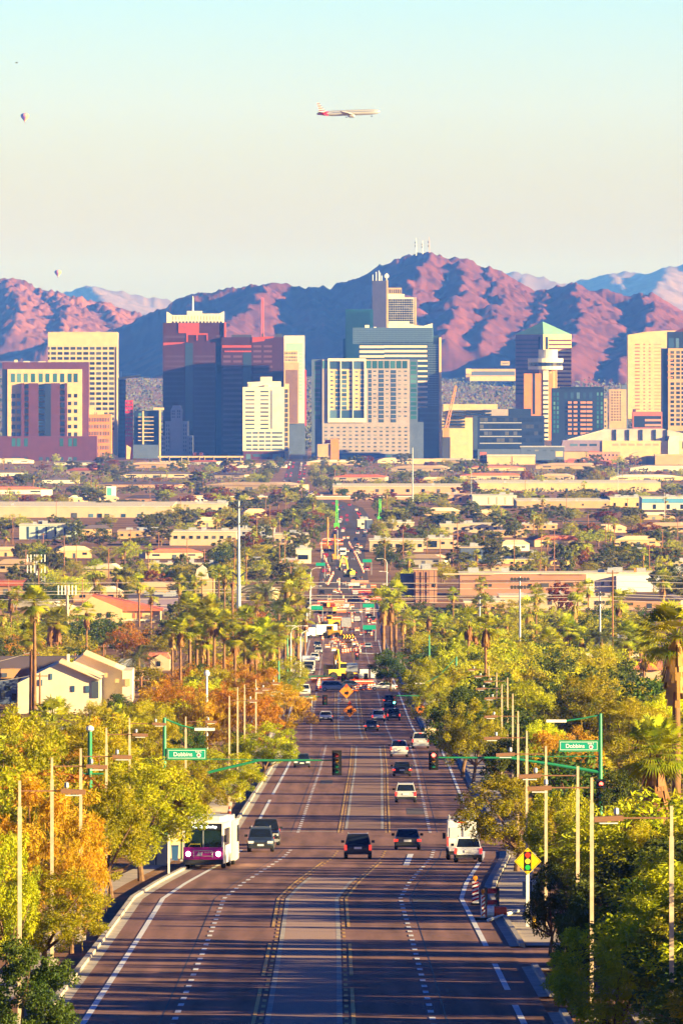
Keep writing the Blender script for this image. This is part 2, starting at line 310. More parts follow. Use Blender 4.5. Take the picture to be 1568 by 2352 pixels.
for d0, d1 in ((60, 655), (812, 1250), (1305, 1735)):
    sheet('paved_median', [off(-1.3), off(0), off(1.3)], stas(d0, d1), .012, PAVE if d0 < 800 else mat('median_pavers_shaded', (.26,.15,.115), .9, var=.2, scale=.6))  # farther median darkened, its shade is put into the colour
    for s in (-1, 1): sheet('median_border', [off(s*1.3), off(s*1.52)], stas(d0, d1), .016, CONC)
# gutters and kerbs with real height
KL = [(-100,735),(806,1255),(1300,1735),(1812,2500),(2500,3250)]; KR = [(-100,418),(436,476),(507,735),(806,1255),(1300,1735),(1812,2500),(2500,3250)]
def kerbs(side, spans):
    mb = MB()
    for d0, d1 in spans:
        ss = stas(d0, d1); pr = [(9.7, .004), (10.15, .02), (10.17, .16), (10.42, .17), (10.45, -.06)]
        base = len(mb.v)
        for d in ss:
            for o_, z in pr: mb.v.append((cx(d)+side*o_, d, gz(d)+z))
        for i in range(len(ss)-1):
            for j in range(4): mb.f.append((base+i*5+j, base+i*5+j+1, base+(i+1)*5+j+1, base+(i+1)*5+j)); mb.m.append(0)
        for e_ in (0, len(ss)-1): mb.f.append(tuple(base+e_*5+j for j in range(1, 5))); mb.m.append(0)
    mb.build('kerb', CONC)['kind'] = 'structure'
kerbs(-1, KL); kerbs(1, KR)
for a, b in KL[:4]: sheet('pavement', [off(-13.6), off(-12.1)], stas(a, b), .03, SIDEW)
for a, b in KR[:6]: sheet('pavement', [off(10.5), off(12.4)] if a > 500 else [off(12.9), off(14.4)], stas(a, b), .05, SIDEW)
for d_ in (438, 470, 512): sheet('pavement', [off(10.5), off(17)], [d_, d_+2.2], .06, SIDEW)
# painted lines
def dashes(name, o_, d0, d1, L, gap, w, m, dz=.02):
    mb = MB(); d = d0
    while d < d1:
        e_ = min(d+L, d1); n = len(mb.v)
        for q in (d, e_):
            for s in (-1, 1): mb.v.append((cx(q)+o_+s*w/2, q, gz(q)+dz))
        mb.f.append((n, n+1, n+3, n+2)); mb.m.append(0); d += L+gap
    o = mb.build(name, m); o['kind'] = 'structure'; return o
def solid(name, o_, d0, d1, w, m, dz=.02): return sheet(name, [off(o_-w/2), off(o_+w/2)], stas(d0, d1), dz, m)
for d0, d1 in ((60, 740), (800, 1258), (1298, 1738), (1815, 3250)):
    for o_ in (-5.05, 5.05): dashes('lane_marking', o_, d0, d1, 3.0, 4.6, .24, PAINT)
    for s in (-1, 1):
        if d0 > 1900: continue
        solid('median_marking', s*1.95, d0, d1-(60 if d0 == 60 else 0), .15, PAINTY) if d0 > 700 else [solid('median_marking', s*1.95, a, b, .16, PAINTY) for a, b in ((60,385),(400,447),(463,512),(540,700))]
        dashes('median_marking', s*1.68, d0, d1, 3.0, 3.6, .16, PAINTY)
for s, spans in ((-1, ((60,740),(803,930),(955,1255),(1300,1735),(1815,2600))), (1, ((60,390),(405,426),(444,480),(507,735),(806,900),(915,1255),(1300,1735),(1815,2600)))):
    for d0, d1 in spans: solid('edge_line', s*8.55, d0, d1, .26, PAINT)
for u, v0, v1, u1 in ((943, 1962, 1988, 932),): 
    a, b = G(u1, v1, .02), G(u, v0, .02); MB().quad(a+Vector((-.2,0,0)), a+Vector((.2,0,0)), b+Vector((.2,0,0)), b+Vector((-.2,0,0))).build('lane_marking', PAINT)['kind'] = 'structure'
for d_ in (741, 803, 1256, 1302, 1738): sheet('stop_line', [off(1.9), off(8.3)] if d_ in (741,1256,1738) else [off(-8.3), off(-1.9)], [d_, d_+.6], .02, PAINT)
SEAM = mat('tar_seal', (.045,.04,.042), .6)
for d0, d1 in ((60, 740), (800, 1258)):
    for o_ in (-5.6, 5.6): sheet('road_seam', [off(o_-.03), off(o_+.03)], stas(d0, d1), .006, SEAM)
rk = random.Random(5)
for i in range(14):
    d = rk.uniform(420, 1500); o_ = rk.uniform(-8, 8); mb = MB(); L_ = rk.uniform(3, 9)
    for k in range(4):
        x0, x1 = o_+L_*k/4, o_+L_*(k+1)/4; y0, y1 = d+k*.12+.3*math.sin(k*2+i), d+(k+1)*.12+.3*math.sin(k*2+2+i); mb.quad((cx(d)+x0,y0-.05,gz(y0)+.008),(cx(d)+x1,y1-.05,gz(y1)+.008),(cx(d)+x1,y1+.05,gz(y1)+.008),(cx(d)+x0,y0+.05,gz(y0)+.008))
    mb.build('road_crack', SEAM)['kind'] = 'structure'
for i in range(12):
    d = rk.uniform(420, 1250); o_ = rk.choice((-6.8,-3.4,3.4,6.8,0))+rk.uniform(-.6,.6); MB().poly([(cx(d)+o_+.42*cos(a*pi/8), d+.42*sin(a*pi/8), gz(d)+.011-.03*math.sin(a*pi/8)*.42) for a in range(16)]).build('manhole_cover', mat('cast_iron', (.06,.05,.05), .5))['kind'] = 'structure'
for d, o_, w, l in ((868,4.2,1.5,26),(1340,3.6,1.8,14),(1010,-4,1.2,20),(590,6.5,1.6,18)): sheet('road_patch', [off(o_-w/2), off(o_+w/2)], stas(d, d+l), .009, mat('patch_asphalt', (.10,.085,.09), .9, var=.2, scale=2))
for i, (u, v) in enumerate(((1000,1655),(985,1662))): pass
# ------------------------------------------------------------------ buildings: laid out from elevation sketches, each standing at its own distance
ZO = {'P': (0, 0, 1), 'A': (0, 734.9, .2461), 'B': (358.2, 679.8, .2461), 'C': (698.1, 606.3, .2226), 'D': (1010.4, 716.5, .3556),
      'L': (0, 1102.2, .3515), 'M': (514.4, 1102.2, .3515), 'R': (1016.9, 1102.2, .3515), 'N': (0, 1469.7, .3515), 'O': (1016.9, 1469.7, .3515)}
UNIT = {}
def unitbox(m):
    if m.name not in UNIT: UNIT[m.name] = MB().box(-.5, .5, -.5, .5, -.5, .5).mesh('pane', m)
    return UNIT[m.name]
class Bld:
    def __init__(s, name, label, cat, d, z, x, group=None, ground=None):
        s.d = d; s.z = ZO[z]; s.ox = (s.z[0]+x*s.z[2]-U0)*d/F; s.oz = gz(d) if ground is None else ground
        s.o = thing(name, label, cat, (s.ox, d, s.oz), 0, group)
    def X(s, x): return (s.z[0]+x*s.z[2]-U0)*s.d/F - s.ox
    def Z(s, y): return -.8 if y is None else (V0-(s.z[1]+y*s.z[2]))*s.d/F - s.oz
    def box(s, part, x0, x1, y0, y1, a, b, m, parent=None):
        return MB().box(s.X(x0), s.X(x1), a, b, s.Z(y1), s.Z(y0)).build(part, m, parent or s.o)
    def bxs(s, part, rects, a, b, m):
        mb = MB()
        for x0, x1, y0, y1 in rects: mb.box(s.X(x0), s.X(x1), a, b, s.Z(y1), s.Z(y0))
        return mb.build(part, m, s.o)
    def foot(s, part, pts, y0, y1, m):          # pts: (x in sketch, depth in metres)
        return MB().prism([(s.X(x), q) for x, q in pts], s.Z(y1), s.Z(y0), 'Z').build(part, m, s.o)
    def out(s, part, pts, a, b, m):             # outline in the sketch extruded in depth
        return MB().prism([(s.X(x), s.Z(y)) for x, y in pts], a, b, 'Y').build(part, m, s.o)
    def wins(s, rects, m, y=0.0, part='window', th=.25, cap=100):
        for i, (x0, x1, y0, y1) in enumerate(rects[:cap]):
            o = link(bpy.data.objects.new(part, unitbox(m)), s.o)
            xa, xb, za, zb = s.X(x0), s.X(x1), s.Z(y1), s.Z(y0)
            o.location = ((xa+xb)/2, y, (za+zb)/2); o.scale = (xb-xa, th, zb-za)
        if len(rects) > cap:
            mb = MB()
            for x0, x1, y0, y1 in rects[cap:]: mb.box(s.X(x0), s.X(x1), y-th/2, y+th/2, s.Z(y1), s.Z(y0))
            mb.build(part, m, s.o)['kind'] = 'stuff'
    def grid(s, xs, ys, w, h, m, y=0.0, part='window', cap=100, th=.25): s.wins([(x-w/2, x+w/2, q-h/2, q+h/2) for q in ys for x in xs], m, y, part, th, cap)
def rng(a, b, n): return [a+(b-a)*i/(n-1) for i in range(n)]
def glassmat(n, c, c2):          # panes differ: some with blinds drawn, some open
    m = mat(n, c, .12, spec=.55); t = m.node_tree; oi = t.nodes.new('ShaderNodeObjectInfo'); r = t.nodes.new('ShaderNodeValToRGB'); e = r.color_ramp.elements
    e[0].color = (*[q*.6 for q in c], 1); e[1].position = .95; e[1].color = (*c2, 1); k = e.new(.6); k.color = (*c, 1); t.links.new(oi.outputs['Random'], r.inputs[0]); t.links.new(r.outputs[0], t.nodes['Principled BSDF'].inputs['Base Color']); return m
GL = glassmat('window_glass_dark', (.015,.025,.045), (.10,.10,.10)); GLT = glassmat('window_glass_teal', (.025,.12,.14), (.10,.24,.24)); GLB = glassmat('window_glass_blue', (.03,.075,.15), (.09,.17,.26)); GLM = glassmat('window_glass_mid', (.08,.10,.14), (.22,.22,.22))
def wallm(n, c, v=.1): return mat(n, c, .85, var=v, scale=.15, spec=.15)
CREAM = wallm('cream_wall', (.62,.44,.22)); WHITE = wallm('white_wall', (.74,.66,.50)); TAN = wallm('tan_wall', (.52,.33,.16)); ORNG = wallm('orange_brick', (.62,.22,.04))
MAUVE = wallm('mauve_brick', (.10,.03,.048)); BROWN = wallm('dark_brown_stone', (.05,.014,.018)); PINKG = wallm('pinkish_grey_concrete', (.38,.31,.29)); GREYB = wallm('blue_grey_panel', (.09,.12,.2))
SUNLIT = wallm('sunlit_patch', (.38,.06,.014)); DARKB = wallm('dark_blue_wall', (.016,.028,.065)); TEALW = wallm('teal_glass_wall', (.01,.06,.11)); ROOFG = wallm('roof_gravel', (.55,.48,.38)); RED = wallm('red_panel', (.42,.02,.04))
VIOL = wallm('violet_grey_slab', (.055,.055,.125)); REDB = wallm('red_brick', (.42,.13,.08)); GREENR = wallm('green_copper_roof', (.16,.32,.24)); STONE = wallm('grey_stone', (.36,.37,.40))
METW = mat('white_metal', (.8,.78,.72), .5, var=.08, scale=2); METG = mat('grey_metal', (.42,.43,.45), .45, metal=.3, var=.15, scale=3); METD = mat('dark_metal', (.05,.05,.055), .5)
land(80,960,'the mauve brick block'); land(190,850,'the cream grid tower'); land(445,880,'the dark brown twin tower'); land(605,960,'the white slab with stepped roof')
land(830,940,'the hotel with the white frame'); land(910,860,'the blue glass tower'); land(1245,800,'the green pyramid roof tower'); land(1165,1000,'the low dark glass block'); land(1440,1010,'the arena')
# cream tower with grid of windows
b = Bld('office_tower', 'cream concrete tower with a grid of dark windows and blank top band', 'office tower', 10700, 'A', 775)
b.box('wall', 450, 1100, 118, None, 0, 40, CREAM); b.bxs('parapet', [(452,1098,112,119)], -.3, 2, CREAM)
b.grid([503+60*i for i in range(10)], [265+46.8*i for i in range(4)], 46, 26, GL, cap=40); b.grid([863+60*i for i in range(4)], [452+47*i for i in range(13)], 46, 26, GL)
b.wins([(452,467,252+46.8*i,278+46.8*i) for i in range(3)], GL)
b.bxs('pier', [(1088,1100,250,1340)], -.8, 0, CREAM)
b.bxs('roof_unit', [(560,600,108,118),(900,930,106,118),(780,800,110,118)], 5, 9, METG)
# mauve brick block
b = Bld('brick_office_block', 'mauve brick block with a cream framed inset and teal window bands', 'building', 10050, 'A', 440)
b.box('rear_wall', 20, 825, 395, None, 14, 45, MAUVE); b.box('base_wall', -60, 905, 1085, None, 0, 40, MAUVE)
b.box('cream_panel', 70, 765, 460, 1086, 8, 14, CREAM); b.bxs('brick_pier', [(200,228,590,1086),(268,360,590,1086),(478,560,590,1086),(605,628,590,1086)], 4, 8, MAUVE)
b.box('shade_panel', 20, 72, 460, 1086, 9, 14, DARKB)
b.box('stair_tower', 418, 478, 592, 1220, 2.5, 7.9, DARKB)
b.wins([(x, x+38, 500, 582) for x in (103,160,222,290,362,425,495,563,632,688)], GLT, 8)
b.wins([(228,268,600+58*i,640+58*i) for i in range(9)], GLT, 7.9); b.wins([(560,605,600+58*i,640+58*i) for i in range(9)], GLT, 7.9)
b.wins([(362,418,600+57*i,642+57*i) for i in range(11)], GLT, 5)
b.wins([(x, x+32, 690+72*i, 725+72*i) for x in (634,690) for i in range(6)], GL, 8); b.wins([(x, x+38, 690+72*i, 730+72*i) for x in (108,155) for i in range(6)], GLB, 8)
b.wins([(x, x+34, 1105, 1180) for x in (113,160,228,560,640,686)], GLT, 0); b.wins([(x, x+34, 1280, 1310) for x in (113,160,228,368,430,560,640,686)], GLB, 0)
b.bxs('roof_unit', [(130,160,372,396),(345,465,430,462),(215,275,384,396),(355,420,386,396)], 18, 24, ROOFG)
# orange brick block
b = Bld('brick_office_block', 'orange brick block with rows of narrow slots beside the mauve block', 'building', 10080, 'A', 932)
b.box('wall', 825, 1042, 882, None, 0, 30, ORNG); b.grid([912+15*i for i in range(8)], [932,995,1060,1128,1192,1254,1315], 8, 36, GLM, cap=56)
b.grid([838+15*i for i in range(5)], [932,995,1060], 8, 36, GLM); b.bxs('roof_unit', [(825,880,815,884),(905,970,850,884)], 4, 12, CREAM)
# dark slab with a pale projecting beam, red panel block, frame block
b = Bld('office_tower', 'narrow dark blue slab tower with a pale horizontal beam on top', 'office tower', 10480, 'A', 1137)
b.box('wall', 1104, 1170, 555, None, 0, 30, DARKB); b.out('roof_beam', [(1102,540),(1310,506),(1312,528),(1104,560)], 2, 5, CREAM); b.bxs('mast', [(1130,1134,480,540)], 3, 4, METW)
b.bxs('window', [(1108,1166,580+40*i,600+40*i) for i in range(18)], -.1, .2, GLB)
b = Bld('apartment_block', 'narrow bright red panelled block between dark slab and frame block', 'building', 10300, 'A', 1206)
b.box('wall', 1170, 1240, 750, None, 0, 16, RED); b.grid(rng(1182,1228,3), rng(775,1080,10), 13, 14, GLM); b.out('entrance_fin', [(1182,1165),(1225,1190),(1210,1340),(1180,1330)], -4, -1, CREAM)
b = Bld('building_frame', 'unfinished block with open pale floor slabs behind palms', 'building', 10380, 'A', 1380)
b.box('wall', 1250, 1500, 848, None, 6, 28, DARKB); b.bxs('floor_slab', [(1290,1435,903+36.5*i,910+36.5*i) for i in range(7)], 0, 6, CREAM); b.bxs('column', [(1330,1346,850,1160)], -.5, 0, CREAM)
b.box('roof_canopy', 1432, 1530, 818, 840, 2, 16, CREAM); b.box('corner_pier', 1486, 1502, 840, None, 1, 5.9, CREAM); b.wins([(1293,1322,870,896),(1350,1400,905,935),(1352,1400,945,975)], GLT, 5.9); b.box('lower_wing', 1240, 1480, 1165, None, -8, 0, GREYB)
# dark brown twin tower
b = Bld('skyscraper', 'dark brown stone skyscraper with a white crenellated roof crown and antenna', 'skyscraper', 10450, 'B', 630)
b.box('upper_block', 65, 637, 250, 470, 8, 40, BROWN); b.box('left_wing', 65, 556, 432, None, 0, 36, BROWN); b.box('right_wing', 610, 1192, 385, None, 3, 40, BROWN); b.box('link_wall', 556, 610, 400, None, 9, 36, DARKB)
b.out('crown', [(100,250),(100,145),(150,178),(290,178),(290,140),(428,140),(428,165),(590,165),(634,143),(634,250)], 10, 34, WHITE)
b.wins([(155+29*i, 161+29*i, 185, 225) for i in range(16)], TAN, 9.9, 'crown_slot'); b.wins([(150+32*i, 168+32*i, 236, 250) for i in range(15)], GL, 9.9, 'crown_slot')
ant = MB().tube([(b.X(343), 20, b.Z(140)), (b.X(343), 20, b.Z(60)), (b.X(343), 20, b.Z(0))], [1.0, .7, .35], 6).build('antenna', METW, b.o)
b.box('sunlit_patch', 210, 402, 252, 347, 7.2, 8, SUNLIT); b.bxs('sunlit_frame', [(282,484,347,364),(284,298,364,430),(377,390,364,416),(472,484,364,416)], 7.2, 8, SUNLIT); b.out('sunlit_patch', [(68,436),(275,430),(240,445),(70,462)], -.5, 0, SUNLIT)  # sunlit patches of the brown stone, put into the colour on both wings
b.out('sunlit_patch', [(898,384),(1098,378),(1098,392),(1020,402),(1010,420),(898,434)], 2.3, 3, SUNLIT); b.bxs('sunlit_band', [(618,890,460,483),(640,890,510,524)], 2.4, 3, SUNLIT)
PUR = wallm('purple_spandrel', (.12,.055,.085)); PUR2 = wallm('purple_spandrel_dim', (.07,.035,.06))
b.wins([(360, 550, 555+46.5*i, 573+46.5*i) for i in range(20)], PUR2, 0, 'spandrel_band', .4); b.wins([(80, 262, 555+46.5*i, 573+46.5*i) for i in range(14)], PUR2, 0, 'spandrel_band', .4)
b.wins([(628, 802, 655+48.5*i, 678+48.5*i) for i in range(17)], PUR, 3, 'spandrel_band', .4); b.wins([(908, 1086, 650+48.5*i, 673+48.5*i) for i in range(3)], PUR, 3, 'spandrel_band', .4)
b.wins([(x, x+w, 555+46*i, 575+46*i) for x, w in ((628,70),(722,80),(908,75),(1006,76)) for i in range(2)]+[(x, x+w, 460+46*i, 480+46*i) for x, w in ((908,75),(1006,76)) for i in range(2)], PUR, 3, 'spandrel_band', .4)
b.wins([(275, 345, 440, None)], mat('dark_curtain_glass', (.025,.045,.08), .2), .1, 'glass_strip', .6); b.wins([(815, 890, 520, 900)], MATS['dark_curtain_glass'], 3.1, 'glass_strip', .6)
b.bxs('floor_line', [(275,345,470+46*i,474+46*i) for i in range(22)], -.4, -.2, GLB)
b.box('lit_pier', 636, 652, 245, 384, 6, 40, SUNLIT); b.wins([(80,275,370,392),(560,636,365,388)], PUR2, 8, 'spandrel_band', .4)
b.bxs('roof_unit', [(705,890,362,385),(985,1005,350,385),(1110,1180,352,385)], 8, 20, METD)
# art deco stepped block
b = Bld('stepped_tower', 'blue grey art deco tower with stepped shoulders at the dark tower foot', 'building', 10300, 'B', 198)
b.box('wall', 140, 245, 1060, None, 0, 20, STONE); b.out('crown', [(140,1062),(158,1022),(228,1022),(245,1062)], 2, 18, STONE); b.box('shoulder', 86, 300, 1170, None, 2, 22, STONE); b.box('wing', 50, 345, 1305, None, 4, 24, STONE); b.box('pier', 192, 240, 1175, None, -1, 0, STONE)
b.grid([155,172,205,222], [1075,1100,1130], 9, 16, GLB); b.grid([102,122,262,280], [1210+38*i for i in range(7)], 9, 22, GLB, 2); b.grid([62,78,318,334], [1335+42*i for i in range(4)], 8, 22, GLB, 4)
# white slab with stepped roof
b = Bld('hotel_tower', 'bright white slab block with horizontal window strips and stepped roof top', 'building', 10250, 'B', 1005)
b.box('wall', 810, 1198, 850, 1448, 0, 26, WHITE); b.out('roof_steps', [(852,852),(852,805),(975,800),(975,755),(1082,755),(1082,798),(1165,798),(1165,852)], 3, 20, WHITE)
b.box('base', 815, 1200, 1446, None, .5, 26, MAUVE); b.wins([(840,885,1475,None),(905,975,1475,1500),(982,1060,1475,1500),(905,975,1530,1580),(982,1060,1530,1580),(1090,1165,1475,1600)], GLB, .5)
b.wins([(835,920,885+38.2*i,900+38.2*i) for i in range(10)]+[(975,1050,885+38.2*i,900+38.2*i) for i in range(10)], GLM, 0)
b.wins([(x,x+50,1270+38*i,1286+38*i) for x in (842,902,962,1022,1082,1130) for i in range(5)], GLB, 0)
b.box('stair_fin', 1076, 1084, 880, 1240, -.3, 0, GREYB); b.bxs('side_balcony', [(1200,1232,870+45*i,905+45*i) for i in range(13)], 2, 8, METD); b.box('side_wall', 1198, 1240, 820, None, 4, 24, CREAM)
b.bxs('roof_unit', [(860,890,815,850),(1010,1050,830,852)], .2, 3, ROOFG)
# striped tower and pale green glass tower behind
b = Bld('office_tower', 'pale green glass tower with white frame behind the striped tower', 'office tower', 11100, 'B', 1290)
b.box('wall', 1195, 1385, 370, None, 0, 30, WHITE); b.wins([(1215,1370,440,525)]+[(1335,1368,530+32*i,556+32*i) for i in range(14)], wallm('pale_green_glass', (.30,.46,.38)), 0)
b.box('red_edge', 1386, 1402, 690, 1210, 4, 14, RED)
b = Bld('office_tower', 'tan tower with vertical brown stripes beside the white slab block', 'office tower', 10800, 'B', 1265)
b.box('wall', 1195, 1332, 620, 1190, 0, 26, TAN); b.box('crown', 1197, 1322, 512, 622, 2, 22, CREAM); b.wins([(1212+9.5*i,1216+9.5*i,690,1185) for i in range(12)], MAUVE, 0, 'stripe'); b.grid(rng(1208,1312,8), (535,572,600), 8, 18, GLM, 2)
b.box('base', 1240, 1390, 1188, None, 2, 26, GREYB)
# red lattice mast
def lattice(name, label, cat, d, u, v0, v1, w, m, taper=.35):
    o = thing(name, label, cat, ((u-U0)*d/F, d, gz(d))); h0 = 0; h1 = (V0-v0)*d/F-gz(d); n = 14; mb = MB()
    if v1: h0 = (V0-v1)*d/F-gz(d)-4
    for sx, sy in ((-1,-1),(1,-1),(1,1),(-1,1)): mb.tube([(sx*w/2,sy*w/2,h0),(sx*w/2*taper,sy*w/2*taper,h1)], w*.09, 4)
    mb.build('mast_leg', m, o); mb = MB()
    for i in range(n):
        a, c = h0+(h1-h0)*i/n, h0+(h1-h0)*(i+1)/n; wa, wc = w/2*(1-(1-taper)*i/n), w/2*(1-(1-taper)*(i+1)/n); s_ = 1 if i % 2 else -1
        mb.tube([(-wa*s_,-wa,a),(wc*s_,-wc,c)], w*.05, 4); mb.tube([(wa,-wa*s_,a),(wc,wc*s_,c)], w*.05, 4); mb.box(-wa,wa,-wa,wa,a-.1,a+.1)
    mb.build('lattice_brace', m, o); return o
lattice('radio_mast', 'red lattice radio mast rising behind the dark twin tower', 'radio mast', 10650, 603, 684, None, 5, mat('mast_red', (.6,.08,.07), .6), .3)
# hotel with white frame
b = Bld('hotel_tower', 'pinkish grey hotel slab with a big white frame and teal glass edges', 'hotel', 10100, 'C', 630)
b.box('wall', 188, 1088, 985, 1960, 0, 30, PINKG); b.box('left_glass_wing', 78, 188, 985, None, 3, 32, GREYB); b.box('right_glass_wing', 1088, 1172, 985, None, 2, 30, GREYB); b.box('lower_extension', 1172, 1232, 1632, None, 4, 26, GREYB); b.box('base', 190, 1080, 1958, None, -2, 28, GREYB)
b.wins([(110,168,1008+46.5*i,1042+46.5*i) for i in range(13)], GLT, 3); b.wins([(1098,1158,1008+46.5*i,1042+46.5*i) for i in range(13)], GLT, 2)
b.bxs('white_frame', [(246,637,975,1003),(246,637,1592,1635),(246,263,1003,1592),(620,637,1003,1592),(374,384,1003,1592),(500,509,1003,1592)], -1.6, 0, WHITE)
b.box('white_panel', 263, 620, 1090, 1505, -.3, 0, CREAM); b.wins([(263,374,1003,1082),(384,500,1003,1082),(509,620,1003,1082),(263,374,1510,1590),(384,500,1510,1590),(509,620,1510,1590)], GLB, -.05, th=.3)
b.wins([(x,x+50,1105+45.3*i,1140+45.3*i) for x in (322,388,578) for i in range(9)]+[(x,x+30,1107+45.3*i,1122+45.3*i) for x in (270,462,526) for i in range(9)], GLB, -.3)
b.wins([(640+ i*62, 692+i*62, 1000, 1078) for i in range(7)], GLT, 0); b.wins([(192,244,1000,1078)], GLT, 0)
b.wins([(x,x+36+(20 if x>700 else 0),1095,1635) for x in (660,766,892)], mat('window_strip_glass', (.04,.07,.13), .2), 0, 'window_strip'); b.wins([(x,x+30,1100+46.3*i,1114+46.3*i) for x in (713,840,968,1030) for i in range(11)], GLM, 0)
b.wins([(x,x+36+(20 if x>700 else 0),1130+46.3*i,1138+46.3*i) for x in (660,766,892) for i in range(11)], PINKG, -.2, 'strip_rail', .2)
b.grid([225+63.3*i for i in range(14)], [1688+39.5*i for i in range(7)], 30, 15, GLM); b.wins([(390,505,1975,2015),(560,610,1975,2010),(850,890,1975,2010)], GLT, -2)
# blue glass tower group
b = Bld('glass_tower', 'blue glass tower with cream floor bands and a stepped shoulder', 'office tower', 10350, 'C', 950)
b.box('wall', 502, 1332, 657, 820, 4, 34, GLB); b.box('main_block', 570, 1392, 800, None, 4, 40, GLB); b.box('shoulder', 1270, 1392, 738, 802, 5, 38, GLB); b.box('sunlit_edge', 1392, 1416, 758, None, 2, 22, CREAM)  # cream slab stands for the sunlit right side, light put into its colour
b.wins([(571,826,842,868),(571,826,892,918),(571,826,942,966),(826,1268,840,864),(826,1268,888,912),(826,1268,936,960)]+[(1172,1272,990+53.5*i,1008+53.5*i) for i in range(10)], wallm('cream_spandrel', (.70,.55,.42)), 4, 'floor_band', .5)
b.bxs('mullion', [(506+15*i,508+15*i,660,830) for i in range(55)]+[(1275+15*i,1277+15*i,830,1470) for i in range(8)], 3.6, 3.9, wallm('blue_mullion', (.16,.24,.34)))
b.wins([(506,1328,672+21*i,676+21*i) for i in range(8)]+[(1274,1390,835+24*i,839+24*i) for i in range(27)], wallm('light_blue_line', (.14,.22,.32)), 3.8, 'floor_line', .2)
b.out('roof_unit', [(875,660),(875,590),(1085,590),(1085,628),(1230,640),(1325,612),(1325,658)], 12, 24, WHITE); b.bxs('roof_box', [(628,672,630,660),(720,745,650,660)], 8, 14, WHITE)
b.wins([(1186,1404,1480+50*i,1500+50*i) for i in range(8)], GLB, 3.7, 'floor_band', .2)
b = Bld('glass_tower', 'plain teal glass tower behind the blue glass tower', 'office tower', 10520, 'C', 540)
b.box('wall', 428, 712, 468, None, 0, 30, TEALW); b.box('shoulder', 402, 428, 770, None, 2, 28, TEALW); b.bxs('mullion', [(440+18*i,443+18*i,500,960) for i in range(14)], -.3, -.05, GLB)
b = Bld('office_tower', 'blank violet grey slab topped by antennas against the mountain', 'office tower', 10620, 'C', 780)
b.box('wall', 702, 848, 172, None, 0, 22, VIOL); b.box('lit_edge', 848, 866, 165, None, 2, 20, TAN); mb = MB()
for x, y in ((708,110),(742,80),(770,68),(782,90),(800,120),(850,95)): mb.tube([(b.X(x),5,b.Z(174)),(b.X(x),5,b.Z(y))], .45, 5)
mb.build('antenna', METW, b.o); MB().lathe([(0.1,0),(2.2,.3),(2.4,1.2)], 10, (b.X(850), 4, b.Z(125)), axis='Y').build('dish', METW, b.o)
b = Bld('office_tower', 'slim office block with white window grid beside the violet slab', 'office tower', 10700, 'C', 1010)
b.box('wall', 860, 1148, 346, None, 0, 26, WHITE); b.box('edge', 1144, 1157, 346, None, -.5, 26, CREAM); b.box('setback', 866, 1036, 310, 348, 3, 22, WHITE); b.box('top_block', 868, 1006, 245, 312, 5, 20, TAN)
b.grid([880+23.5*i for i in range(11)], [372+23.5*i for i in range(11)], 20.5, 20, GL, cap=100); b.wins([(878+22*i,890+22*i,262,302) for i in range(6)], GL, 5)
# tan corner building with lattice stair
b = Bld('brick_building', 'small orange tan block with a zigzag stair frame below the hotel', 'building', 9750, 'C', 250)
b.box('wall', 138, 360, 1860, None, 0, 20, TAN); b.box('tower', 275, 358, 1805, None, -1, 10, ORNG); b.bxs('stair_landing', [(150,262,1985+55*i,1993+55*i) for i in range(5)], -2, 0, CREAM); b.box('billboard', 215, 272, 1815, 1850, 2, 2.6, RED)
mb = MB()
for i in range(5): s_ = i % 2; mb.tube([(b.X(160 if s_ else 250),-1.6,b.Z(1985+55*i)),(b.X(250 if s_ else 160),-1.6,b.Z(2040+55*i))], .5, 4)
mb.build('stair_flight', CREAM, b.o)
# low shops in front of the hotel
b = Bld('shop_row', 'low row of cream shops with orange tiled roofs before the hotel', 'shops', 9650, 'C', 900)
b.box('wall', 360, 1462, 2080, None, 0, 16, CREAM); b.box('upper_wall', 1010, 1455, 2010, 2085, 3, 16, CREAM)
b.out('roof', [(360,2095),(470,2070),(590,2095),(690,2068),(800,2092),(900,2068),(1010,2092),(1100,2066),(1200,2090),(1330,2066),(1462,2095),(1462,2102),(360,2102)], -1.5, 14, mat('orange_roof_tile', (.55,.20,.08), .9, var=.2, scale=1))
b.wins([(1245,1345,2042,2075),(1370,1435,2042,2075),(1030,1060,2040,2070)], GLB, 3); b.wins([(380+90*i,440+90*i,2115,2140) for i in range(12)], GLM, 0)
# open parking deck (centre left)
b = Bld('parking_deck', 'open parking deck of white slabs in front of the dark tower', 'parking deck', 9850, 'B', 420)
b.box('core', 60, 800, 1520, None, 14, 30, DARKB); b.bxs('deck_slab', [(20,815,1495,1508),(40,815,1540,1552),(60,770,1582,1592),(60,300,1622,1632)], 0, 26, CREAM); b.bxs('column', [(x,x+6,1500,None) for x in (38,125,240,300,405,455,540,665,790)], -.4, 0, CREAM); b.box('low_wall', 300, 815, 1600, None, -3, 2, WHITE)
b.bxs('roof_hut', [(345,378,1462,1496),(405,440,1462,1496),(310,470,1520,1530)], 4, 10, MAUVE)
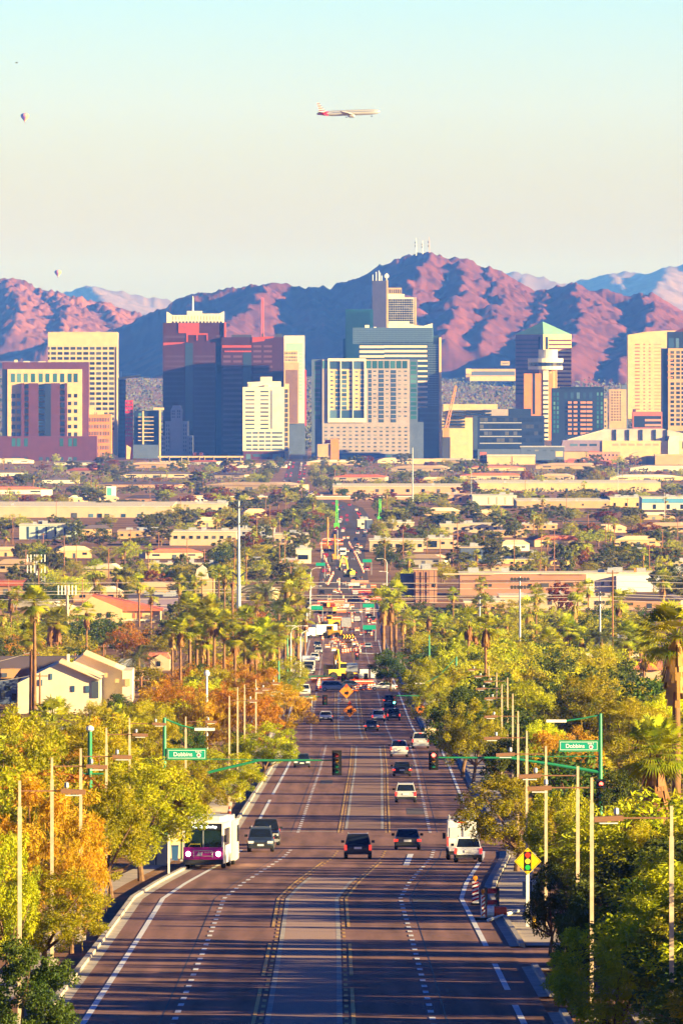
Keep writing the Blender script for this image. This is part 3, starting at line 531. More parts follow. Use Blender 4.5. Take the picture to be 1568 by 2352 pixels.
# right group -----------------------------------------------------
b = Bld('office_tower', 'corner turned tower with a green pyramid roof and banded floors', 'office tower', 10500, 'D', 665)
b.foot('wall', [(487,16),(665,0),(848,14),(700,52),(560,52)], 145, None, CREAM); hz = b.Z(145)
mb = MB(); fp = [(b.X(487),16,hz),(b.X(665),0,hz),(b.X(848),14,hz),(b.X(680),50,hz)]; ap = (b.X(663),14,b.Z(62))
for i in range(4): mb.poly([fp[i], fp[(i+1)%4], ap])
mb.build('roof', GREENR, b.o)
def slantband(b, xa, qa, xb, qb, y0, y1, m, part, push=.3):
    A, C = Vector((b.X(xa), qa, 0)), Vector((b.X(xb), qb, 0)); t = (C-A).normalized(); n = Vector((t.y, -t.x, 0)); n = n if n.y < 0 else -n
    o = [A+n*push, C+n*push, C-n*.2, A-n*.2]; return MB().prism([(p.x, p.y) for p in o], b.Z(y1), b.Z(y0), 'Z').build(part, m, b.o)
MAUG = wallm('mauve_grey_wall', (.24,.18,.26))
slantband(b, 488, 15.8, 664, .1, 147, None, MAUG, 'shaded_left_face', .15)  # unlit left face of the cream tower, shade put into the colour
for i in range(14): slantband(b, 700, 2.7, 846, 13.8, 178+26.5*i, 190+26.5*i, MAUVE, 'floor_band'); slantband(b, 490, 15.6, 640, 2.3, 178+26.5*i, 188+26.5*i, GREYB, 'floor_band')
for x in (634, 655, 682): slantband(b, x, 2.8 if x < 660 else .9, x+13, 1.6 if x < 660 else 2, 160, 240, DARKB, 'window_strip', .5)
b = Bld('hotel_tower', 'orange hotel shaft with a round white revolving restaurant on top', 'hotel', 10300, 'D', 660)
b.box('wall', 540, 720, 398, 830, 0, 20, ORNG); b.box('white_strip', 664, 698, 372, 828, -.8, 0, WHITE); b.box('slot', 598, 612, 398, 660, -.3, 0, DARKB); b.box('core', 640, 755, 370, 500, 6, 18, CREAM)
b.wins([(664,697,440+30.3*i,452+30.3*i) for i in range(13)], GL, -.8); b.bxs('fin', [(720,728,375,490),(742,750,375,490)], 1, 3, ORNG)
q = b.o; xc, s_ = b.X(680), b.d/F*.3556
for pt, r0, y0, y1, m_ in (('restaurant_drum', 62, 243, 330, WHITE), ('upper_ring', 114, 300, 326, WHITE), ('window_ring', 110, 326, 350, GL), ('lower_ring', 112, 350, 372, WHITE)):
    xx = b.X(697) if pt == 'restaurant_drum' else xc
    MB().lathe([(r0*s_, b.Z(y1)), (r0*s_, b.Z(y0))], 28, (xx, 14, 0)).build(pt, m_, q, smooth=False)
b = Bld('office_block', 'long low black glass office block with thin pale floor lines', 'office block', 10000, 'D', 440)
b.box('wall', 212, 672, 672, None, 0, 34, DARKB); b.box('roof_plant', 442, 588, 626, 674, 8, 26, DARKB); b.wins([(255,525,713+44*i,719+44*i) for i in range(4)], wallm('pale_line', (.35,.36,.42)), 0, 'floor_line', .3)
b.wins([(x,x+24,684+44*i,708+44*i) for x in range(256,660,27) for i in range(4)], GL, 0); b.box('podium', 240, 790, 886, None, -6, 6, GREYB)
b.bxs('edge_frame', [(212,240,672,930)], -.5, 0, wallm('slate_panel', (.05,.07,.11)))
b = Bld('apartment_block', 'dark blue apartment block with stacked orange lit balconies', 'apartment block', 10130, 'D', 890)
b.box('wall', 720, 1056, 492, None, 0, 28, DARKB); b.box('roof_edge', 770, 1045, 484, 494, -.6, 20, GL); b.wins([(x,x+w,578+28.5*i,592+28.5*i) for x, w in ((824,24),(860,24),(904,36),(944,36)) for i in range(8)], mat('orange_balcony', (.50,.22,.11), .8), -.6, 'balcony', 1.4)
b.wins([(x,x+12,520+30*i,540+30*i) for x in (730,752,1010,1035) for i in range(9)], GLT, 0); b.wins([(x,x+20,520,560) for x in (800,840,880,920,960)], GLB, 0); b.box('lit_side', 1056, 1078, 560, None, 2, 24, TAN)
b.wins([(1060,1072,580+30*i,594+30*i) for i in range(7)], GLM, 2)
b = Bld('office_tower', 'pale cream tower with narrow slot windows behind the grid tower', 'office tower', 10450, 'D', 1330)
b.out('wall', [(1210,690),(1210,148),(1330,128),(1460,120),(1580,122),(1580,690)], 0, 34, CREAM); b.wins([(x,x+w,206+22*i,214+22*i) for x, w in ((1255,32),(1310,12),(1345,12)) for i in range(20)], mat('slot_window_red', (.40,.12,.06), .5), 0)
b.wins([(1380,1425,206+22*i,214+22*i) for i in range(20)], mat('slot_window_brown', (.45,.28,.12), .5), 0)
b = Bld('office_tower', 'tan grid tower with dark side at the edge of the skyline', 'office tower', 10180, 'D', 1520)
b.box('dark_wall', 1430, 1480, 235, None, 2, 30, DARKB); b.box('wall', 1470, 1640, 235, 770, 0, 30, TAN); b.box('crown', 1468, 1640, 128, 236, 3, 28, DARKB); b.wins([(1475,1508,170,232),(1520,1540,170,232)], GLB, 3); b.out('roof_peak', [(1510,130),(1568,104),(1640,104),(1640,130)], 5, 26, MAUVE)
b.wins([(x,x+24,252+(29 if y > 6 else 27)*y,(270+(29 if y > 6 else 27)*y)) for x in (1485,1522,1556,1590) for y in range(17)], GL, 0); b.wins([(1466,1500,270+38*i,276+38*i) for i in range(5)], ORNG, 0, 'sill', 1.2)
b = Bld('apartment_block', 'small tan balcony apartment block between two taller towers', 'apartment block', 10900, 'D', 1150)
b.box('wall', 1090, 1200, 500, None, 0, 22, TAN); b.box('stair_tower', 1172, 1212, 470, None, 2, 22, GREYB); b.grid(rng(1108,1162,4), [518+18*i for i in range(11)], 8, 10, GL); b.bxs('balcony', [(1100,1170,526+18*i,529+18*i) for i in range(11)], -.8, 0, CREAM)
b = Bld('brick_building', 'low red brick building with dark band at the cream tower foot', 'building', 10020, 'D', 1335)
b.box('wall', 1240, 1432, 645, None, 0, 20, REDB); b.wins([(1250,1425,672,745)], DARKB, 0, 'dark_band'); b.wins([(1320,1428,692,706),(1320,1428,724,738)], wallm('salmon_band', (.5,.24,.18)), -.3, 'band'); b.box('roof_box', 1242, 1262, 628, 650, 3, 8, MAUVE)
# arena
b = Bld('arena', 'wide pale arena with a sweeping ribbed roof and big entrance hall', 'arena', 9850, 'D', 1200)
b.box('wall', 1045, 1560, 832, None, 0, 50, CREAM); b.out('left_wing', [(778,None if 0 else 900),(790,828),(1048,828),(1048,900)], 1, 40, MAUG); b.box('lower_wall', 780, 1600, 890, None, 2, 46, TAN)
b.out('roof', [(820,826),(1060,758),(1440,756),(1640,800),(1640,836),(820,836)], 3, 70, wallm('arena_roof', (.50,.42,.37)))
b.wins([(x-5,x+8,760,832) for x in (1128,1212,1298,1384,1458)], DARKB, 2.6, 'roof_rib', 1.6); b.wins([(838+62*i,886+62*i,852,866) for i in range(3)], GLB, 1); b.out('roof_edge', [(820,825),(1058,758),(1060,763),(826,828)], .5, 3, WHITE)
b.wins([(1112+52*i,1150+52*i,850,864) for i in range(6)], mat('faded_red_letters', (.60,.28,.16), .7), 0, 'sign_lettering'); b.out('corner_tower', [(1470,836),(1480,800),(1540,802),(1540,920),(1470,920)], -3, 10, WHITE)
b.wins([(1180+72*i,1210+72*i,896,920) for i in range(5)], DARKB, 1.6, 'opening')
# parking structure with crane, far tan block
b = Bld('parking_structure', 'cream parking structure with dark open decks right of the glass tower', 'parking structure', 10400, 'D', 220)
b.box('wall', 10, 440, 690, None, 2, 30, CREAM); b.box('upper_wall', 20, 370, 596, 692, 4, 34, CREAM); b.wins([(60,160,634+22*i,646+22*i) for i in range(5)]+[(165,330,634+22*i,646+22*i) for i in range(2)], GL, 1.9, 'deck_opening', 4.4)
b.wins([(15,160,700+20*i,710+20*i) for i in range(4)], GL, 1.9, 'deck_opening', .8); b.box('side_block', 290, 438, 628, 694, 1, 3.8, PINKG); b.box('low_wing', 15, 190, 760, None, -8, 2, CREAM)
b = Bld('flat_building', 'long low tan building far behind the trees', 'building', 13600, 'D', 330)
b.box('wall', 165, 486, 368, 445, 0, 30, TAN); b.wins([(200,480,384,410)], GREYB, 0, 'window_band'); b.box('end_block', 165, 200, 366, 400, -3, 0, CREAM); b.box('low_wall', 190, 486, 418, 446, -4, 0, CREAM)
b = Bld('flat_building', 'tiny pale building above the far trees', 'building', 14200, 'D', 420)
b.box('wall', 390, 448, 318, 345, 0, 14, TAN); b.wins([(400,440,328,334)], GREYB, 0)
# orange tower crane jib
o = thing('mobile_crane', 'orange lattice crane boom leaning beside the blue glass tower', 'crane', ((1024-U0)*10150/F, 10150, gz(10150))); OR = mat('crane_orange', (.65,.24,.05), .5)
k = 10150/F; z0 = (V0-985)*k-gz(10150); z1 = (V0-886)*k-gz(10150); mb = MB()
for dx in (-1.4, 1.4): mb.tube([(dx,0,z0),(22*k+dx*.5,0,z1)], .45, 4)
for i in range(10): a, c = i/10, (i+1)/10; s_ = 1 if i%2 else -1; mb.tube([(22*k*a-1.4*s_,0,z0+(z1-z0)*a),(22*k*c+1.4*s_*.6,0,z0+(z1-z0)*c)], .3, 4)
mb.build('boom', OR, o); MB().box(-3,3,-2,2,z0-8,z0+1).build('cab', OR, o); MB().box(-4,4,-3,3,-.5,z0-8).build('tower_base', METD, o)
# street level row in front of the arena
b = Bld('brick_building', 'salmon red brick shops with arched parapet below the arena', 'building', 9700, 'D', 1050)
b.box('wall', 612, 1160, 958, None, 0, 18, REDB); b.box('upper_wall', 945, 1162, 905, 960, 1, 18, mat('salmon_brick', (.55,.24,.15), .9, var=.15, scale=.3)); b.out('arch_parapet', [(945,906),(970,896),(1010,898),(1045,906)], 1, 3, REDB); b.out('arch_parapet', [(812,960),(830,946),(870,946),(890,960)], 0, 2, REDB)
b.grid(rng(965,1140,8), (925,), 10, 12, GL, 1); b.grid(rng(640,930,11), (985,), 12, 16, GLM); b.bxs('awning', [(950,1085,966,972),(860,1160,1004,1009)], -1.6, 0, mat('awning_green', (.05,.22,.14), .8)); b.grid(rng(1000,1080,4), (955,), 10, 14, GL, 1)
b = Bld('brick_wall', 'long maroon fence wall below the salmon brick shops', 'wall', 9560, 'D', 950); b.box('wall_panel', 700, 1195, 1010, None, 0, .8, wallm('maroon_wall', (.30,.07,.11))); b.bxs('post', [(700+50*i,704+50*i,1006,None) for i in range(11)], -.2, 0, MAUVE)
b = Bld('tan_building', 'plain tan hall with small red doors left of the salmon shops', 'building', 9620, 'D', 450)
b.box('wall', 302, 612, 930, None, 0, 26, CREAM); b.box('roof', 300, 615, 922, 932, -.6, 27, ROOFG); b.wins([(360+36*i,384+36*i,998,1025) for i in range(3)], REDB, 0, 'door'); b.bxs('pilaster', [(465,469,932,None)], -.4, 0, TAN); b.wins([(480,530,1015,1040)], DARKB, 0, 'opening')
b.box('upper_box', 745, 792, 900, 935, 2, 8, CREAM); b.box('red_brick_end', 360, 466, 985, None, -.3, 0, REDB)
b = Bld('gate_building', 'tan arched gate building with tall window beside the arena', 'building', 9600, 'D', 1270)
b.out('wall', [(1222,1045),(1222,925),(1250,912),(1275,908),(1300,914),(1328,926),(1328,1045)], 0, 18, CREAM); b.wins([(1236,1300,975,1018)], GLB, 0); b.bxs('mullion', [(1254,1257,975,1018),(1278,1281,975,1018),(1236,1300,995,998)], -.35, -.15, CREAM); b.box('side_wall', 1328, 1385, 930, None, 6, 18, TAN)
b = Bld('tan_building', 'plain tan hall at the right end below the arena', 'building', 9580, 'D', 1480); b.box('wall', 1386, 1620, 925, None, 0, 26, TAN); b.box('roof_edge', 1384, 1620, 920, 928, -.5, 26, CREAM); b.wins([(1440+40*i,1462+40*i,990,1010) for i in range(4)], GLM, 0)
b = Bld('warehouse', 'slate blue low hall before the black office block', 'building', 9700, 'D', 560); b.box('wall', 520, 800, 872, None, 0, 20, GREYB); b.box('roof', 515, 805, 866, 874, -1, 21, STONE); b.wins([(560+50*i,585+50*i,890,900) for i in range(4)], GLM, 0)
b = Bld('white_shed', 'small white shed at the salmon shops left foot', 'shed', 9540, 'D', 655); b.box('wall', 612, 700, 1012, None, 0, 10, WHITE); b.box('roof', 608, 704, 1006, 1014, -.5, 11, ROOFG); b.wins([(650,670,1022,1040)], GLM, 0, 'door')
b = Bld('corner_shop', 'narrow red brick corner shop with balcony left of tan hall', 'building', 9640, 'D', 275); b.box('wall', 256, 300, 905, None, 0, 12, REDB); b.wins([(262,276,925,945),(282,294,925,945),(262,276,985,1005)], GL, 0); b.bxs('balcony', [(256,300,955,960)], -1.5, 0, METD)
b = Bld('brick_building', 'low salmon brick shop row below the mauve block', 'building', 9600, 'A', 630); b.box('wall', 480, 775, 1378, None, 0, 14, mat('salmon_brick', (.5,.2,.1))); b.grid(rng(500,750,7), (1425,), 12, 26, GLM); b.box('roof', 470, 780, 1370, 1380, -.6, 15, ROOFG)
b = Bld('white_shed', 'low cream sheds with pipes under the mauve block', 'shed', 9500, 'A', 220); b.box('wall', 80, 480, 1415, None, 0, 16, CREAM); b.out('roof', [(75,1416),(160,1398),(300,1392),(430,1380),(485,1400),(485,1418)], -.6, 16, ROOFG); b.wins([(110+80*i,140+80*i,1440,1470) for i in range(4)], GLM, 0)
b = Bld('barrel_roof_hall', 'small orange hall with a curved roof at the left edge', 'building', 9520, 'A', 20); b.out('wall', [(-60,1480),(-60,1400),(-20,1385),(20,1395),(60,1430),(60,1480)], 0, 16, ORNG); b.wins([(-20,10,1440,1465)], GLM, 0, 'door')
# ------------------------------------------------------------------ vegetation
LM = {'mesquite': leafmat('mesquite_leaves', (.55,.48,.006), (.19,.23,.005)), 'paloverde': leafmat('paloverde_leaves', (.64,.56,.008), (.32,.36,.006)),
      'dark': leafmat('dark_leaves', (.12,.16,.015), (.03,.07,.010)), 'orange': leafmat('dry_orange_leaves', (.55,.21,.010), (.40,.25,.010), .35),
      'olive': leafmat('olive_leaves', (.22,.20,.04), (.08,.11,.03)), 'rust': leafmat('rust_leaves', (.36,.11,.03), (.16,.07,.03))}
BARK = mat('bark', (.16,.09,.05), .95, var=.35, scale=4); PBARK = mat('palm_bark', (.22,.115,.055), .95, var=.35, scale=3, stretch=(1,1,8))
FROND = leafmat('palm_frond', (.56,.50,.015), (.15,.23,.01), .8, .3); DEADF = leafmat('dead_palm_frond', (.42,.22,.06), (.24,.12,.04), .8, .2); DATEF = leafmat('date_frond', (.22,.22,.06), (.10,.13,.04), .6, .25)
def quadmesh(name, Q, m, smooth=False):
    n = len(Q); me = bpy.data.meshes.new(name); me.vertices.add(n*4); me.vertices.foreach_set('co', Q.reshape(-1).astype(np.float32))
    me.loops.add(n*4); me.loops.foreach_set('vertex_index', np.arange(n*4, dtype=np.int32)); me.polygons.add(n)
    me.polygons.foreach_set('loop_start', np.arange(0, n*4, 4, dtype=np.int32)); me.polygons.foreach_set('loop_total', np.full(n, 4, dtype=np.int32)); me.update(calc_edges=True)
    me.materials.append(m); return me
def leaves(g, P, L, Wd, droop, up=.4, outward=None):
    """one rhombic spray per point"""
    n = len(P); a = g.normal(size=(n, 3)); a[:, 2] = a[:, 2]*.6-droop
    if outward is not None: a = a+outward*.8
    a /= np.linalg.norm(a, axis=1)[:, None]; b = g.normal(size=(n, 3)); b -= (a*b).sum(1)[:, None]*a; b /= np.linalg.norm(b, axis=1)[:, None]
    l = (L*g.uniform(.6, 1.4, n))[:, None]; w = (Wd*g.uniform(.6, 1.4, n))[:, None]
    return np.stack([P-a*l*.5, P+b*w*.5-a*l*.05, P+a*l*.5, P-b*w*.5-a*l*.05], 1)
def crown(seed, nclump, nleaf, L, Wd, droop, rx=4.0, z0=1.0, z1=8.0, spread=.28, flat=.75, hollow=.35, strands=0):
    """foliage spray clumps through an uneven crown; returns quads and clump centres"""
    g = np.random.default_rng(seed); C = []; lob = g.uniform(.72, 1.12, 7); ph = g.uniform(0, 6.28)
    while len(C) < nclump:
        p = g.uniform(-1, 1, 3); r = np.linalg.norm(p)
        if r > 1 or r < hollow: continue
        az = math.atan2(p[1], p[0]); k = np.interp((az+ph) % 6.2832, np.linspace(0, 6.2832, 8), np.append(lob, lob[0]))
        if p[2] < -.55 and g.random() < .5: continue
        C.append((p[0]*rx*k, p[1]*rx*k, (z0+z1)/2+p[2]*(z1-z0)/2*(.9+.25*(k-.9))))
    C = np.array(C); cr = g.uniform(.6, 1.35, nclump)*spread*rx*.62; cnt = np.maximum(6, (nleaf*cr**2/np.sum(cr**2)).astype(int)); Q = []
    for c, r, n in zip(C, cr, cnt):
        dir_ = g.normal(size=(n, 3)); dir_ /= np.linalg.norm(dir_, axis=1)[:, None]; rad = g.uniform(.25, 1.0, n)**.6
        P = c+dir_*(rad*r)[:, None]*np.array([1, 1, flat]); Q.append(leaves(g, P, L, Wd, droop, outward=dir_))
    if strands:                                                     # hanging strings of leaflets
        for i in range(strands):
            c = C[g.integers(len(C))]+g.normal(size=3)*.5; n = 16; t = np.linspace(0, 1, n)[:, None]; P = c+np.array([g.normal()*.25, g.normal()*.25, -g.uniform(.8, 2.0)])*t
            Q.append(leaves(g, P, L*.9, Wd*.7, 1.6))
    return np.concatenate(Q), C
def trunk_mb(seed, C, z0, lean=.3, r=.22, nb=7):
    g = random.Random(seed); mb = MB(); top = (g.uniform(-lean, lean), g.uniform(-lean, lean), z0*.85)
    mb.tube([(0,0,-.3),(top[0]*.3+.05,top[1]*.3,z0*.35),top], [r*1.25, r*.95, r*.8], 8)
    for i in range(nb):
        c = C[(i*len(C))//nb]; m_ = [(top[j]*.5+c[j]*.5)+g.uniform(-.3,.3) for j in range(3)]; m_[2] = max(m_[2], z0)
        mb.tube([top, m_, tuple(c)], [r*.6, r*.34, r*.1], 5)
    return mb
TREES = {}
SPEC = {'mesquite': dict(n=84, leaf=17000, L=.26, W=.08, droop=.25), 'paloverde': dict(n=80, leaf=15000, L=.40, W=.055, droop=.1), 'dark': dict(n=80, leaf=14000, L=.21, W=.12, droop=.2),
        'orange': dict(n=64, leaf=10000, L=.34, W=.07, droop=.7, strands=120), 'olive': dict(n=40, leaf=2300, L=.6, W=.3, droop=.1), 'rust': dict(n=40, leaf=2300, L=.6, W=.28, droop=.2)}
def tree_proto(kind, seed, lod):
    key = (kind, seed, lod)
    if key in TREES: return TREES[key]
    sp = SPEC[kind]; L, W_, nl = sp['L'], sp['W'], sp['leaf']
    if lod == 1 and nl > 3000: L, W_, nl = L*1.75, W_*2.1, nl//6
    Q, C = crown(seed*17+len(kind), sp['n'], nl, L, W_, sp['droop'], strands=sp.get('strands', 0)//(1+3*lod), hollow=.3)
    TREES[key] = (quadmesh('crown', Q, LM[kind]), trunk_mb(seed, C, 1.9).mesh('trunk', BARK)); return TREES[key]
TREELIST = []
RT = random.Random(21)
def tree(kind, p, h, w, label, cat='tree', group=None, lod=0, name=None, auto=False):
    cm, tm = tree_proto(kind, RT.randint(1, 4), lod)
    o = thing(name or {'mesquite':'mesquite_tree','paloverde':'palo_verde_tree','dark':'shade_tree','orange':'dry_leaf_tree','olive':'bushy_tree','rust':'rust_leaf_tree'}[kind], None if auto else label, cat, p, RT.uniform(0, 6.28), group)
    o.scale = (w/8.0, w/8.0, h/8.0); link(bpy.data.objects.new('crown', cm), o); link(bpy.data.objects.new('trunk', tm), o)
    if auto: AUTO.append((o, label))
    TREELIST.append((p[0], p[1], w/2)); return o
def tpx(kind, u, vt, vb, w, label, lod=0, **k):
    p = G(u, vb); s = S(p.y); return tree(kind, p, (vb-vt)/s, w/s, label, lod=lod, **k)
# ---- palms
def fan_crown(seed, nf=58, R_=1.75, fine=1):
    g = np.random.default_rng(seed); Q = []
    for i in range(nf):
        az = g.uniform(0, 6.283); el = np.interp(i/nf, [0, 1], [1.35, -.75])+g.normal()*.12; pl = R_*g.uniform(.42, .6)
        dv_ = np.array([cos(az)*cos(el), sin(az)*cos(el), sin(el)]); side = np.array([-sin(az), cos(az), 0]); nrm = np.cross(side, dv_)
        tip = dv_*pl; Q.append(np.array([-side*.025, side*.025, tip+side*.02, tip-side*.02])); nb = 17 if fine else 7
        for j in range(nb):
            a = (j/(nb-1)-.5)*2.5; L = R_*(.54 if fine else .62)*(1-.25*abs(a)/1.25)*g.uniform(.85, 1.1); b_ = dv_*cos(a)+side*sin(a); w = np.cross(b_, nrm)*(.034 if fine else .10)
            mid = tip+b_*L*.6+nrm*.03; end = tip+b_*L-np.array([0, 0, L*.28])
            Q.append(np.array([tip, mid-w, mid+w, tip])); Q.append(np.array([mid-w, end, end, mid+w]))
    return np.array(Q)
def skirt(seed, n=60, L=1.5, r=.45):
    g = np.random.default_rng(seed); Q = []
    for i in range(n):
        az = g.uniform(0, 6.283); z = g.uniform(-1.2, 0.05)*L*.55; o = np.array([cos(az)*.2, sin(az)*.2, z]); e_ = np.array([cos(az)*r*g.uniform(.7, 1.3), sin(az)*r*g.uniform(.7, 1.3), z-L*g.uniform(.4, .8)]); s_ = np.array([-sin(az), cos(az), 0])*g.uniform(.06, .16)
        Q.append(np.array([o-s_*.4, o+s_*.4, e_+s_, e_-s_]))
    return np.array(Q)
def date_crown(seed, nf=44, L=3.6, k=16):
    g = np.random.default_rng(seed); Q = []
    for i in range(nf):
        az = g.uniform(0, 6.283); el = np.interp(i/nf, [0, 1], [1.3, -.35])+g.normal()*.1; h = np.array([cos(az), sin(az), 0]); sd_ = np.array([-sin(az), cos(az), 0]); pts = []
        for j in range(k+1):
            t = j/k; e_ = el-1.35*t*t; p_ = h*L*(t*cos(el*.8)*.95)+np.array([0, 0, L*(t*sin(el)-.55*t*t)]); pts.append(p_)
        for j in range(1, k):
            a = pts[j]; t_ = pts[j+1]-pts[j]; t_ /= np.linalg.norm(t_); ll = L*.2*(1-.6*abs(j/k-.45))
            for s_ in (-1, 1):
                e_ = a+(sd_*s_*.75+t_*.75)*ll-np.array([0, 0, ll*.25]); w = t_*.05*L/3.6
                Q.append(np.array([a-w, a+w, e_+w*.3, e_-w*.3]))
        for j in range(k): Q.append(np.array([pts[j]-sd_*.03, pts[j]+sd_*.03, pts[j+1]+sd_*.02, pts[j+1]-sd_*.02]))
    return np.array(Q)
FANC = [quadmesh('crown', fan_crown(i+1), FROND) for i in range(4)]; FANF = [quadmesh('crown', fan_crown(i+9, 24, 1.9, 0), FROND) for i in range(3)]
SKM = [quadmesh('dead_frond_skirt', skirt(i), DEADF) for i in range(3)]; DTC = [quadmesh('crown', date_crown(i+3), DATEF) for i in range(2)]
_tb = MB()
_pr = []
for i in range(13): z = i/12; _pr.append(((.34-.14*z)*(1+.05*(i % 2)), z))
PTR = MB().lathe(_pr, 9).mesh('trunk', PBARK, smooth=True)
def palm(p, h, cr, label, kind='fan', group=None, far=False, auto=False, sk=True):
    o = thing('fan_palm' if kind == 'fan' else 'date_palm', None if auto else label, 'palm tree', p, RT.uniform(0, 6.28), group)
    t = link(bpy.data.objects.new('trunk', PTR), o); t.scale = (max(.5, cr/3.0), max(.5, cr/3.0), h+.25); t.location = (0, 0, -.3)
    c = link(bpy.data.objects.new('crown', (RT.choice(FANF) if far else RT.choice(FANC)) if kind == 'fan' else RT.choice(DTC)), o); c.location = (0, 0, h); k_ = cr/1.75 if kind == 'fan' else cr/3.4; c.scale = (k_, k_, k_*RT.uniform(.9, 1.1))
    if sk and kind == 'fan': s_ = link(bpy.data.objects.new('dead_frond_skirt', RT.choice(SKM)), o); s_.location = (0, 0, h); s_.scale = (k_, k_, k_*RT.uniform(.7, 1.5))
    if auto: AUTO.append((o, label))
    TREELIST.append((p[0], p[1], cr)); return o
def ppx(u, vt, vb, crpx, label, **k):
    p = G(u, vb); s = S(p.y); cr = crpx/s*(1.5 if crpx < 60 else 1.2); return palm(p, max(1.5, (vb-vt)/s-cr*.8), cr, label, **k)
# ------------------------------------------------------------------ trees one by one: near left, near right, then the farther rows
NL = [
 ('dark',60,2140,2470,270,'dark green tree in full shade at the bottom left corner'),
 ('mesquite',105,1985,2235,290,'leafy yellow green tree overhanging the left kerb below the orange tree'),
 ('orange',95,1770,2140,330,'big orange brown hanging leaf tree behind the two nearest left lamp poles'),
 ('mesquite',325,1725,2022,270,'spreading mesquite right behind the bus stop boxes left of the bus'),
 ('mesquite',25,1610,1990,270,'tall yellow green tree at the left edge above the orange tree'),
 ('paloverde',205,1650,1955,240,'bright yellow feathery tree between the left lamp poles'),
 ('mesquite',432,1752,1925,185,'mesquite hanging over the white bus roof'),
 ('mesquite',520,1715,1860,180,'round mesquite at the left kerb behind the bus, under the green mast arm'),
 ('mesquite',600,1655,1795,170,'mesquite on the left kerb beside the small dark hatchback'),
 ('orange',655,1570,1700,150,'golden tree leaning over the left lane beside the white sedan'),
 ('orange',560,1565,1745,190,'orange gold tree between the left lamp poles above the green mast arm'),
 ('orange',470,1590,1745,170,'orange tree right of the tall white lamp on the left side'),
 ('mesquite',640,1500,1640,130,'yellow green mesquite below the left palm grove at the road edge'),
 ('orange',590,1520,1650,150,'amber tree just below the left palm grove'),
 ('paloverde',225,1598,1745,90,'wispy brownish palo verde in front of the gabled apartment house'),
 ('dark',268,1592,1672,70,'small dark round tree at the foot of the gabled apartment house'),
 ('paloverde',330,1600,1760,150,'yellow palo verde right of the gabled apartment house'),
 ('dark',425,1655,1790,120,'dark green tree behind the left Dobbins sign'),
 ('orange',400,1560,1700,140,'orange leaved tree behind the tall white lamp pole'),
 ('mesquite',130,1660,1900,200,'yellow green tree with white wall showing behind'),
 ('paloverde',365,1640,1850,170,'pale yellow feathery tree left of the left Dobbins sign'),
 ('mesquite',255,1790,2060,220,'olive mesquite behind the second left lamp pole'),
 ('orange',165,1890,2190,200,'dry orange tree with bare twigs behind the second left lamp pole'),
 ('mesquite',15,1880,2260,180,'olive tree at the left edge beside the nearest lamp pole'),
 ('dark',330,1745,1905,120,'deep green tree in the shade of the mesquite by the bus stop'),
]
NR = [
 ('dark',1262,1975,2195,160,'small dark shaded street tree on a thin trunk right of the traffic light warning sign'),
 ('mesquite',1405,2095,2440,330,'big shaded mesquite over the lower right driveway'),
 ('mesquite',1510,1985,2370,290,'yellow green tree behind the nearest right lamp pole'),
 ('mesquite',1185,1765,2003,250,'mesquite hanging over the white van and the white hatchback'),
 ('mesquite',1400,1905,2200,270,'golden mesquite between the right lamp poles'),
 ('paloverde',1500,1870,2140,190,'yellow green palo verde at the right edge below the fan palm'),
 ('dark',1062,1575,1785,175,'big dark tree on the right kerb beside the white pickup'),
 ('mesquite',1005,1545,1702,120,'mesquite right of the road below the white street name sign'),
 ('orange',1290,1655,1880,200,'orange twiggy tree behind the right Dobbins sign'),
 ('dark',1165,1690,1880,140,'dark green tree behind the row of right lamp poles'),
 ('paloverde',1440,1595,1830,250,'bright yellow willow like tree behind the right Dobbins sign'),
 ('mesquite',1350,1545,1745,210,'yellow green mesquite above the right street light arm'),
 ('dark',1315,1555,1720,120,'dark green tree in the middle of the right thicket'),
 ('dark',895,1488,1588,105,'green shade tree at the right kerb beyond the roadworks crossing'),
 ('mesquite',965,1505,1640,120,'mesquite over the right kerb beside the green signal arm'),
 ('mesquite',1090,1480,1620,140,'golden mesquite above the street name sign on the right'),
 ('mesquite',1210,1560,1740,170,'yellow mesquite right of the far right lamp poles'),
 ('paloverde',1530,1580,1800,160,'yellow green tree under the drooping palm at right edge'),
 ('mesquite',1085,1600,1800,150,'olive tree between the dark kerb tree and lamp poles'),
 ('orange',1480,1850,2090,150,'thin orange grass like tree below the near fan palm'),
 ('mesquite',1290,1795,2060,190,'mesquite behind the yellow warning sign'),
 ('paloverde',1250,1650,1850,150,'pale yellow tree left of the right Dobbins sign'),
 ('mesquite',1560,2080,2420,200,'olive tree at the lower right edge behind the nearest lamp pole'),
 ('dark',1420,1765,2000,150,'dark shaded tree behind the right signal pole'),
 ('dark',1330,2050,2330,150,'dark mesquite in shade above the lower right driveway'),
]
for r in NL+NR: tpx(*r)
for kind, u, vt, vb, w, lb in NL+NR: land(u, (vt+vb)/2, None) if False else None
land(429,1732,'the left Dobbins sign'); land(1328,1713,'the right Dobbins sign'); land(200,1570,'the gabled apartment house'); land(468,1930,'the bus'); land(770,1578,'the roadworks crossing')
